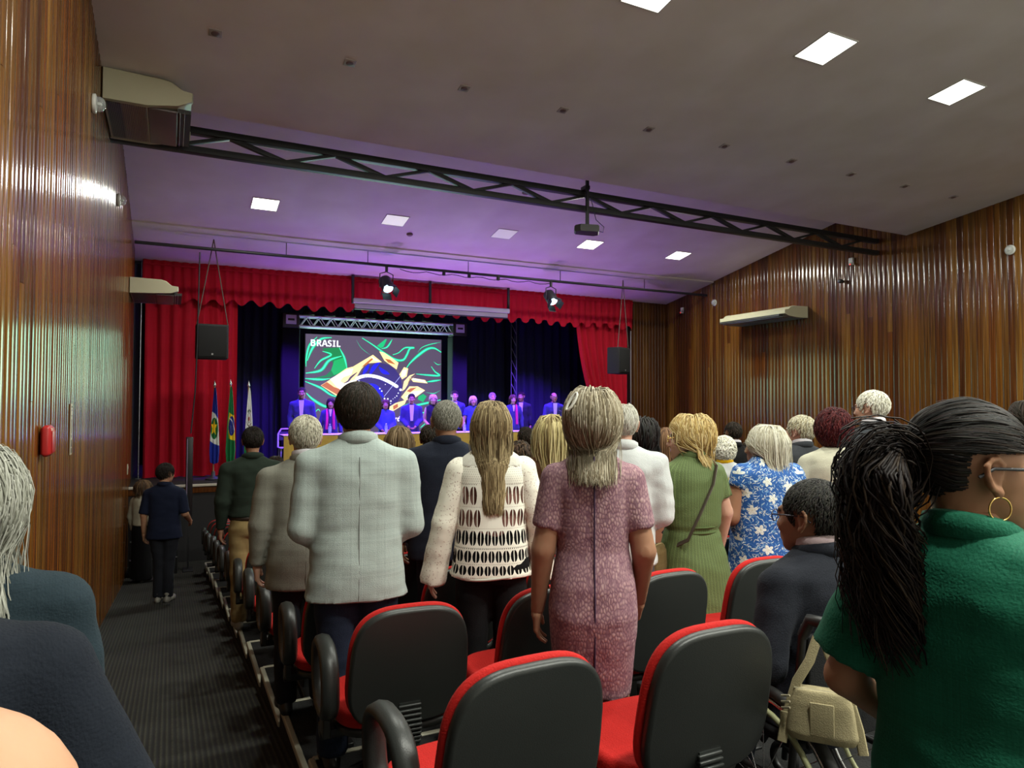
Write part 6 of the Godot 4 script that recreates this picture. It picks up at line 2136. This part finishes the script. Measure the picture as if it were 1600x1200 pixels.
func lace_jacket(t: Node3D, h: float) -> void:
	var E := [Vector3(-0.225, 0.99, 0.02), Vector3(0.225, 0.99, 0.02)]
	var W := [Vector3(-0.275, 0.76, -0.03), Vector3(0.25, 0.77, -0.04)]
	var hem := 0.475 * h
	var rows := [[hem, 0.195, 0.135, 0.0], [0.53 * h, 0.18, 0.13, 0.0], [0.62 * h, 0.172, 0.12, 0], [0.72 * h, 0.175, 0.118, 0], [0.775 * h, 0.178, 0.112, 0.004], [0.805 * h, 0.165, 0.098, 0.01], [0.828 * h, 0.135, 0.08, 0.012], [0.848 * h, 0.09, 0.068, 0.012], [0.862 * h, 0.066, 0.062, 0.008]]
	var F := Field.new(Vector3(-0.24, hem - 0.02, -0.2), Vector3(0.24, 0.87 * h, 0.2), 0.0105)
	F.prof(rows, 2.3, 0.02)
	var g := Geo.new()
	F.into(g, wrinkle, 0.004, Vector3(1, 1.6, 1))
	for k in g.v.size():
		var p := g.v[k]
		g.uv[k] = Vector2(atan2(p.x, p.z) / TAU + 0.5, (0.862 * h - p.y) / (0.862 * h - hem))
	var m := lace_white()
	var jk := put("lace_jacket", g, m, t)
	var hg := Geo.new()
	var ring := []
	for k in 30:
		var a := TAU * k / 30.0
		ring.append(Vector3(sin(a) * 0.192, hem + 0.004 + 0.006 * sin(a * 3.0), cos(a) * 0.133))
	hg.tube(ring, 0.007, 6, false, 1.0, Vector3.UP, true)
	put("hem_band", hg, cloth(lin(0.6, 0.58, 0.5), 0.06), jk)
	var sm := lace_sleeve()
	for q in 2:
		var sg := -1.0 if q == 0 else 1.0
		var S := Vector3(sg * 0.15, 0.8 * h - 0.02, 0.01)
		var G := Field.new(Vector3(-0.38, 0.68, -0.16), Vector3(0.38, 0.86 * h, 0.16), 0.012)
		G.cone(S, E[q], 0.068, 0.058, 0.02)
		G.cone(E[q], W[q] + Vector3(sg * 0.005, -0.05, 0), 0.058, 0.064, 0.015, true)
		var sgm := Geo.new()
		G.into(sgm, wrinkle, 0.006, Vector3(1, 1.6, 1))
		put("sleeve", sgm, sm, jk)
	var yk := Geo.new()
	var Fy := Field.new(Vector3(-0.2, 0.78 * h, -0.14), Vector3(0.2, 0.87 * h, 0.14), 0.012)
	Fy.prof([[0.80 * h, 0.169, 0.102, 0.01], [0.828 * h, 0.139, 0.084, 0.012], [0.848 * h, 0.094, 0.072, 0.012], [0.864 * h, 0.068, 0.064, 0.008]], 2.3, 0.02)
	Fy.into(yk)
	put("yoke", yk, cloth(lin(0.78, 0.76, 0.67), 0.12), jk)
	# top worn under the lace
	var Fc := Field.new(Vector3(-0.2, 0.56 * h, -0.16), Vector3(0.2, 0.83 * h, 0.16), 0.016)
	Fc.prof([[0.58 * h, 0.15, 0.1, 0], [0.72 * h, 0.155, 0.1, 0], [0.8 * h, 0.135, 0.08, 0.006]], 2.2, 0.02)
	var cg := Geo.new()
	Fc.into(cg)
	put("camisole", cg, cloth(lin(0.33, 0.17, 0.14), 0.1), t)

func shoulder_bag(owner: Node3D) -> void:
	var b := thing("handbag", "small olive brown quilted shoulder bag worn over the green dress", "bag", owner.position + Vector3(-0.26, 0.72, 0.02), 0.5)
	var olive := cloth(lin(0.17, 0.115, 0.045), 0.3, 8.0, 0.55)
	var F := Field.new(Vector3(-0.11, -0.1, -0.06), Vector3(0.11, 0.1, 0.06), 0.008)
	F.prof([[-0.085, 0.085, 0.035, 0], [-0.03, 0.092, 0.042, 0], [0.05, 0.08, 0.036, 0], [0.085, 0.05, 0.025, 0]], 3.0, 0.01)
	var g := Geo.new()
	F.into(g, wrinkle, 0.003)
	put("pouch", g, olive, b)
	var z := Geo.new()
	var zr := []
	for k in 24:
		var p := rounded(0.185, 0.178, 3.0, 24)[k]
		zr.append(Vector3(p.x, p.y, 0.01))
	z.tube(zr, 0.005, 5, false, 1.0, Vector3.BACK, true)
	put("piping", z, mat(lin(0.3, 0.22, 0.1), 0.5), b)
	var r := Geo.new()
	var rr := []
	for k in 12: rr.append(Vector3(0.1, 0.03 + 0.017 * cos(TAU * k / 12.0), 0.02 + 0.017 * sin(TAU * k / 12.0)))
	r.tube(rr, 0.0035, 5, false, 1.0, Vector3.RIGHT, true)
	put("ring", r, mat(lin(0.7, 0.5, 0.18), 0.3, 0.9), b)
	var st := Geo.new()
	var inv := b.transform.affine_inverse() * owner.transform
	st.tube([Vector3(0.1, 0.045, 0.02), inv * Vector3(-0.13, 0.84, 0.15), inv * Vector3(-0.06, 0.98, 0.165), inv * Vector3(0.03, 1.13, 0.155), inv * Vector3(0.085, 1.22, 0.11), inv * Vector3(0.1, 1.265, 0.02), inv * Vector3(0.08, 1.2, -0.1), inv * Vector3(-0.1, 0.98, -0.16), inv * Vector3(-0.22, 0.8, -0.1), Vector3(-0.09, 0.04, 0)], 0.013, 8, true, 0.28, Vector3(0, 0.3, 1))
	put("strap", st, mat(lin(0.07, 0.055, 0.04), 0.55), b)

func foreground() -> void:
	var navy_tee := cloth(lin(0.010, 0.013, 0.02), 0.12)
	var teal := cloth(lin(0.020, 0.034, 0.044), 0.15)
	var shoes := mat(lin(0.012, 0.011, 0.01), 0.35)
	var dark := cloth(lin(0.014, 0.015, 0.02), 0.2)
	# grey haired person in dark teal jacket, beside the wall
	person({"label": "grey haired person in dark teal jacket close to the aisle wall", "at": Vector3(-0.35, aisle_y(1.6), -1.6), "h": 1.455, "bulk": 0.98, "yaw": 0.1, "cell": 0.011, "skin": FAIR, "seed": 70, "group": "", "hair": {"cols": [Color(0.24, 0.24, 0.2), Color(0.38, 0.38, 0.33), Color(0.15, 0.15, 0.12), Color(0.3, 0.3, 0.26)], "n": 3200, "len": 0.2, "end": -0.17, "segs": 10, "r": 0.0025, "inward": 0.3, "thick": 0.024, "jit": 0.2, "puff": 0.02, "wave": 0.006, "wf": 60.0}, "top": {"mat": teal, "collar": true, "hem": 0.44, "fold": 0.008}, "bottom": {"mat": dark}, "shoes": shoes})
	# navy tee, nearer still
	person({"label": "person in plain dark navy short sleeved top close to the camera", "at": Vector3(-0.335, 0.0, -1.05), "h": 1.585, "bulk": 1.12, "yaw": 0.2, "cell": 0.0105, "body_cell": 0.012, "skin": FAIR, "seed": 71, "group": "", "head": 0.9, "lean": 0.02, "arm_r": [Vector3(0.28, 0.98, 0.03), Vector3(0.29, 0.76, -0.03)], "hair": short_hair(BROWNH, 300), "top": {"name": "shirt", "mat": navy_tee, "sleeve": "short", "sl": 0.78, "sr": 1.15, "sflare": 1.15, "hem": 0.44, "fold": 0.003}, "bottom": {"mat": dark}, "shoes": shoes})
	# bare shoulder
	person({"label": "person with a bare shoulder in sleeveless top nearest the camera", "at": Vector3(-0.278, 0.0, -0.44), "h": 1.725, "female": true, "bulk": 1.15, "yaw": 0.3, "cell": 0.014, "body_cell": 0.01, "skin": Color(0.52, 0.28, 0.17), "seed": 72, "group": "", "arm_size": 1.45, "hair": short_hair(BROWNH, 300), "top": {"name": "top", "mat": dark, "sleeve": "none", "hem": 0.46, "rows": [[0.46, 0.1, 0.08, 0], [0.62, 0.092, 0.07, 0], [0.72, 0.095, 0.074, 0], [0.77, 0.08, 0.066, 0.0], [0.79, 0.07, 0.055, 0.0]]}, "bottom": {"mat": dark}, "shoes": shoes})
	ponytail()
	wheelchair()

func ponytail() -> void:
	var green := cloth(lin(0.014, 0.15, 0.085), 0.15, 5.0, 0.7, 0.35)
	var dark := cloth(lin(0.014, 0.015, 0.02), 0.2)
	var cols := [Color(0.008, 0.0075, 0.0075), Color(0.013, 0.011, 0.01), Color(0.02, 0.014, 0.011)]
	var t := person({"label": "person in emerald green top with dark tied-back hair and gold hoop earring", "at": Vector3(1.42, 0.0, -0.82), "h": 1.60, "female": true, "bulk": 1.12, "yaw": -1.5, "head_yaw": -0.62, "cell": 0.0105, "body_cell": 0.012, "skin": Color(0.40, 0.205, 0.12), "seed": 80, "group": "", "head": 1.08, "head_cell": 0.0036, "arm_l": [Vector3(-0.235, 1.0, 0.06), Vector3(-0.2, 0.86, -0.12)],
		"glasses": mat(lin(0.04, 0.04, 0.045), 0.25), "glass_r": 1.6,
		"hair": {"cols": cols, "n": 2600, "len": 0.12, "r": 0.0032, "thick": 0.012, "segs": 7, "jit": 0.05, "comb": Vector3(0, 0.1, 1.0), "nape": -0.06, "ears": true, "ear_front": -0.09, "ear_top": 0.04, "line": 0.06},
		"top": {"name": "blouse", "mat": green, "sleeve": "short", "sl": 0.85, "sr": 1.15, "sflare": 1.25, "hem": 0.46, "fold": 0.008, "collar": true, "neck": 0.857, "flare": 1.15, "wide": 1.05}, "bottom": {"mat": dark}, "shoes": dark})
	var hx := hx_of(t)
	# tied tail: long locks from a knot behind the crown
	var g := Geo.new()
	var r := RandomNumberGenerator.new()
	r.seed = 91
	for k in 1500:
		var c: Color = cols[r.randi() % 3]
		if r.randf() < 0.2: c = Color(0.035, 0.02, 0.015)
		g.col = c
		var a := r.randf() * TAU
		var sp := r.randf()
		var p := Vector3(cos(a) * 0.022, 0.012 + sin(a) * 0.022, 0.112)
		var pts := [p, p + Vector3(cos(a) * 0.03, 0.03 * sin(a) + 0.012, 0.045)]
		var L := r.randf_range(0.14, 0.38)
		var ph := r.randf() * TAU
		var out := Vector3(cos(a) * (0.035 + 0.05 * sp), 0, 0.045 + 0.08 * sp * (0.5 + 0.5 * sin(a)))
		for q in 8:
			var s := float(q + 1) / 8.0
			var w := Vector3(sin(ph + s * 7.0), 0, cos(ph * 1.3 + s * 6.0)) * (0.01 + 0.028 * s)
			pts.append(p + out * (0.9 - 0.25 * s) + Vector3(0, -L * s + 0.01, 0.02 * sin(s * 3.0)) + w)
		var rr := []
		for q in pts.size(): rr.append(0.0028 * (1.0 - 0.8 * pow(float(q) / pts.size(), 2.5)))
		g.strand(PackedVector3Array(pts), PackedFloat32Array(rr), Vector3(0, pts[4].y, 0.1))
	# loose loops above the knot
	for k in 220:
		g.col = cols[k % 3]
		var a := r.randf_range(-0.6, PI + 0.6)
		var R := r.randf_range(0.03, 0.085)
		var c0 := Vector3(r.randf_range(-0.04, 0.04), 0.0 + r.randf_range(-0.02, 0.03), 0.13 + r.randf_range(0, 0.05))
		var pts := []
		for q in 7:
			var s := float(q) / 6.0
			pts.append(c0 + Vector3(r.randf_range(-0.004, 0.004) + 0.03 * sin(k * 1.7), sin(a + s * 2.4) * R, cos(a + s * 2.4) * R * 0.9 + 0.02))
		g.tube(pts, 0.002, 3, false, 0.8)
	var hn := Geo.new()
	hn.add(g, hx)
	put("tied_tail", hn, hair_m, t)
	var e := Geo.new()
	var er := []
	for k in 24: er.append(hx * (Vector3(0.0795, -0.058, 0.004) + Vector3(0.004 * sin(TAU * k / 24.0), 0.021 * cos(TAU * k / 24.0), 0.021 * sin(TAU * k / 24.0))))
	e.tube(er, 0.0018, 6, false, 1.0, Vector3.RIGHT, true)
	put("hoop_earring", e, mat(lin(0.75, 0.5, 0.16), 0.2, 0.95), t)

func wheelchair() -> void:
	var suit := cloth(lin(0.018, 0.02, 0.028), 0.15)
	var shirt := cloth(lin(0.5, 0.38, 0.40), 0.08)
	var shoes := mat(lin(0.012, 0.011, 0.01), 0.35)
	var black := mat(lin(0.012, 0.012, 0.013), 0.45)
	var chrome := mat(lin(0.5, 0.5, 0.52), 0.2, 0.95)
	var at := Vector3(1.93, row_y(1), -1.61)
	var y := 0.0
	person({"label": "seated person in dark charcoal suit with thinning black hair in a wheelchair", "at": at + Vector3(0, -0.325, 0), "h": 1.53, "bulk": 1.2, "yaw": y, "head_yaw": 0.22, "cell": 0.011, "skin": BROWN, "seed": 81, "seated": true, "group": "", "head": 1.06, "head_cell": 0.005, "glasses": mat(lin(0.03, 0.03, 0.05), 0.3),
		"arm_l": [Vector3(-0.27, 0.98, 0.04), Vector3(-0.2, 0.87, -0.2)], "arm_r": [Vector3(0.27, 0.98, 0.04), Vector3(0.2, 0.87, -0.2)],
		"hair": {"cols": [Color(0.014, 0.013, 0.012), Color(0.022, 0.02, 0.018), Color(0.04, 0.037, 0.032)], "n": 2000, "len": 0.022, "r": 0.003, "thick": 0.008, "segs": 3, "jit": 0.3, "nape": -0.075, "ears": true},
		"top": {"mat": suit, "hem": 0.5, "collar": true, "shirt": shirt, "fold": 0.008, "belly": 0.01}, "bottom": {"mat": cloth(lin(0.012, 0.014, 0.022))}, "shoes": shoes})
	var w := thing("wheelchair", "black wheelchair with pale hand rim beside the empty red chairs", "wheelchair", at, y)
	for sg in [-1.0, 1.0]:
		var wx: float = sg * 0.3
		var c := Vector3(wx, 0.305, 0.05)
		for q in [["tyre", 0.29, 0.017, mat(lin(0.012, 0.012, 0.012), 0.7), 0.0], ["hand_rim", 0.255, 0.009, mat(lin(0.30, 0.30, 0.16), 0.4), 0.045], ["wheel_rim", 0.262, 0.008, chrome, 0.0]]:
			var ring := []
			for k in 40: ring.append(c + Vector3(sg * q[4], cos(TAU * k / 40.0) * q[1], sin(TAU * k / 40.0) * q[1]))
			var g := Geo.new()
			g.tube(ring, q[2], 7, false, 1.0, Vector3.RIGHT, true)
			put(q[0], g, q[3], w)
		for k in 14:
			var a := TAU * k / 14.0
			var g := Geo.new()
			g.tube([c + Vector3(sg * 0.015 * (k % 2), 0, 0), c + Vector3(0, cos(a) * 0.26, sin(a) * 0.26)], 0.0018, 4)
			put("spoke", g, chrome, w)
		var hub := Geo.new()
		hub.tube([c + Vector3(-0.03, 0, 0), c + Vector3(0.03, 0, 0)], 0.025, 10)
		put("hub", hub, black, w)
		var fr := Geo.new()
		fr.tube([Vector3(sg * 0.245, 0.8, 0.16), Vector3(sg * 0.245, 0.78, 0.15), Vector3(sg * 0.245, 0.3, 0.1), Vector3(sg * 0.245, 0.3, -0.34), Vector3(sg * 0.23, 0.1, -0.46)], 0.013, 7)
		put("side_frame", fr, black, w)
		var hd := Geo.new()
		hd.tube([Vector3(sg * 0.245, 0.77, 0.15), Vector3(sg * 0.245, 0.825, 0.18), Vector3(sg * 0.245, 0.83, 0.24), Vector3(sg * 0.245, 0.81, 0.3)], [0.016, 0.019, 0.019, 0.017], 9)
		put("push_handle", hd, black, w)
		var ca := Geo.new()
		var cr := []
		for k in 18: cr.append(Vector3(sg * 0.24, 0.07 + cos(TAU * k / 18.0) * 0.055, -0.36 + sin(TAU * k / 18.0) * 0.055))
		ca.tube(cr, 0.015, 6, false, 1.0, Vector3.RIGHT, true)
		put("caster", ca, black, w)
		var cf := Geo.new()
		cf.tube([Vector3(sg * 0.24, 0.07, -0.36), Vector3(sg * 0.245, 0.3, -0.34)], 0.012, 6)
		put("caster_fork", cf, black, w)
		put("footplate", boxg(Vector3(sg * 0.12, 0.09, -0.5), Vector3(0.16, 0.012, 0.14), 0.004), black, w)
		put("armrest", boxg(Vector3(sg * 0.265, 0.62, -0.1), Vector3(0.045, 0.03, 0.28), 0.01), black, w)
	put("seat", boxg(Vector3(0, 0.42, -0.1), Vector3(0.46, 0.035, 0.42), 0.012), cloth(lin(0.012, 0.012, 0.013)), w)
	put("backrest", boxg(Vector3(0, 0.6, 0.15), Vector3(0.46, 0.34, 0.02), 0.008), cloth(lin(0.012, 0.012, 0.013)), w)
	put("reflector", boxg(Vector3(-0.335, 0.14, -0.0), Vector3(0.012, 0.035, 0.07), 0.006), mat(lin(0.7, 0.2, 0.01), 0.25), w)
	# beige bag hung on the push handle
	var beige := cloth(lin(0.40, 0.34, 0.20), 0.12, 6.0, 0.8)
	var b := thing("crossbody_bag", "beige canvas bag hanging by its strap from the wheelchair handle", "bag", at + Vector3(-0.3, 0.60, 0.26), -0.85)
	b.scale = Vector3.ONE * 0.82
	var F := Field.new(Vector3(-0.13, -0.1, -0.07), Vector3(0.13, 0.1, 0.07), 0.008)
	F.prof([[-0.085, 0.105, 0.045, 0], [-0.06, 0.115, 0.052, 0], [0.04, 0.098, 0.042, 0], [0.078, 0.085, 0.03, 0]], 4.0, 0.01)
	var g := Geo.new()
	F.into(g, wrinkle, 0.003)
	put("pouch", g, beige, b)
	var zl := Geo.new()
	zl.tube([Vector3(-0.085, 0.078, 0.015), Vector3(0.085, 0.078, 0.015)], 0.004, 5)
	put("zip", zl, mat(lin(0.3, 0.26, 0.16), 0.5), b)
	put("pocket", boxg(Vector3(0.0, -0.005, 0.05), Vector3(0.075, 0.11, 0.006), 0.003), beige, b)
	put("side_tab", boxg(Vector3(-0.115, -0.03, 0.02), Vector3(0.03, 0.05, 0.008), 0.003), beige, b)
	for q in 3:
		var bu := Geo.new()
		bu.tube([Vector3(-0.125, 0.01 + q * 0.02, 0.03), Vector3(-0.098, 0.02 + q * 0.02, 0.045)], 0.004, 5)
		put("buckle_bar", bu, mat(lin(0.36, 0.32, 0.22), 0.4), b)
	for sg in [-1.0, 1.0]:
		var s := Geo.new()
		s.tube([Vector3(sg * 0.01, 0.245, -0.02), Vector3(sg * 0.035, 0.17, 0.0), Vector3(sg * 0.075, 0.1, 0.012), Vector3(sg * 0.112, -0.03, 0.02), Vector3(sg * 0.125, -0.105, 0.03)], 0.016, 8, true, 0.16, Vector3(0, 0.2, 1))
		put("strap", s, beige, b)

func speakers_on_stage() -> void:
	var navy := cloth(lin(0.045, 0.05, 0.16), 0.12)
	var blue := cloth(lin(0.05, 0.08, 0.32), 0.12)
	var dk := cloth(lin(0.02, 0.02, 0.04), 0.12)
	var sh := cloth(lin(0.6, 0.55, 0.6), 0.05)
	var shoes := mat(lin(0.012, 0.011, 0.01), 0.35)
	var rim := mat(lin(0.02, 0.018, 0.016), 0.3)
	var S := [
		["tall person in blue jacket over pale shirt at the flag end of the stage table", 2.64, 15.95, 1.82, false, short_hair(DARKH, 200), BROWN, navy, "hang", "shirt"],
		["person with dark hair and magenta scarf over a blue jacket on stage", 3.28, 15.95, 1.58, true, long_hair(DARKH, -0.15, 160), TAN, navy, "hang", "scarf"],
		["person in blue dress on stage ahead of the grey linen suit", 4.56, 15.95, 1.56, true, long_hair(BROWNH, -0.15, 160), TAN, blue, "clasp", ""],
		["person in blue suit with clasped hands on stage beside the screen text", 5.20, 15.95, 1.70, false, short_hair(DARKH, 200), TAN, navy, "clasp", "shirt"],
		["blonde person in dark sleeveless dress on stage at the edge of the screen", 5.75, 15.95, 1.69, true, long_hair([Color(0.5, 0.42, 0.28), Color(0.6, 0.5, 0.34)], -0.2, 160), FAIR, dk, "clasp", "bare"],
		["person in blue suit on stage ahead of the dark navy suit", 6.41, 16.2, 1.79, false, short_hair(DARKH, 200), FAIR, navy, "hang", "shirt"],
		["blonde person in blue dress with bare forearms leaning at the stage table", 6.81, 15.95, 1.66, true, long_hair([Color(0.55, 0.47, 0.32), Color(0.65, 0.55, 0.4)], -0.2, 160), FAIR, blue, "hang", "short"],
		["grey haired person on stage mostly hidden behind the streaked hair", 7.55, 16.4, 1.75, false, short_hair(GREYH, 200), FAIR, navy, "hang", "shirt"],
		["person with brown hair and pink scarf over a blue jacket on stage", 7.93, 15.95, 1.70, true, long_hair(BROWNH, -0.2, 160), FAIR, navy, "hang", "scarf2"],
		["person in dark suit leaning in behind the pink scarf on stage", 8.35, 16.3, 1.78, false, short_hair(DARKH, 200), TAN, dk, "hang", "shirt"],
		["bald person with glasses in blue suit standing at the lectern", 8.95, 15.6, 1.76, false, {"cols": DARKH, "n": 60, "len": 0.015, "r": 0.004, "thick": 0.004, "segs": 2, "bald": 0.9, "ears": true}, TAN, navy, "lectern", "shirt"],
	]
	var n := 0
	for a in S:
		var P := {"label": a[0], "at": Vector3(a[1], 0.12, -a[2]), "h": a[3], "female": a[4], "yaw": PI - 0.25, "cell": 0.02, "skin": a[6], "seed": 100 + n, "hair": a[5], "group": "people standing on the stage", "top": {"mat": a[7], "collar": not a[4], "neck": 0.852}, "bottom": {"mat": a[7] if a[4] else dk}, "shoes": shoes, "arms": a[8] if a[8] != "lectern" else "hang"}
		if a[8] == "lectern":
			P["arm_l"] = [Vector3(-0.25, 1.12, -0.02), Vector3(-0.14, 1.08, -0.26)]
			P["arm_r"] = [Vector3(0.25, 1.12, -0.02), Vector3(0.14, 1.08, -0.26)]
			P["glasses"] = rim
		if a[9] == "bare": P.top["sleeve"] = "none"
		if a[9] == "short": P.top["sleeve"] = "short"
		if n == 9: P["yaw"] = PI - 0.5; P["head_yaw"] = -0.3
		var t := person(P)
		var h: float = a[3]
		if a[9] == "shirt":
			var g := Geo.new()
			g.prism(PackedVector2Array([Vector2(-0.055, 0.0), Vector2(0.055, 0.0), Vector2(0.03, -0.38), Vector2(-0.03, -0.38)]), 0.03, Transform3D(Basis(Vector3.RIGHT, 0.04), Vector3(0, 0.84 * h, -0.142 * h / 1.75)))
			put("shirt_front", g, sh, t)
		elif a[9].begins_with("scarf"):
			for sg in [-1.0, 1.0]:
				if a[9] == "scarf2" and sg > 0: continue
				var g := Geo.new()
				g.tube([Vector3(sg * 0.03, 0.86 * h, 0.03), Vector3(sg * 0.075, 0.835 * h, -0.06), Vector3(sg * 0.07, 0.75 * h, -0.135), Vector3(sg * 0.08, 0.55 * h, -0.14)], [0.02, 0.03, 0.034, 0.036], 7, true, 0.5, Vector3(0, 0, 1))
				put("scarf", g, cloth(lin(0.6, 0.04, 0.16)), t)
			var g2 := Geo.new()
			g2.prism(PackedVector2Array([Vector2(-0.035, 0.0), Vector2(0.035, 0.0), Vector2(0.01, -0.16), Vector2(-0.01, -0.16)]), 0.012, Transform3D(Basis(Vector3.RIGHT, 0.06), Vector3(0, 0.84 * h, -0.122)))
			put("blouse_front", g2, sh, t)
		n += 1
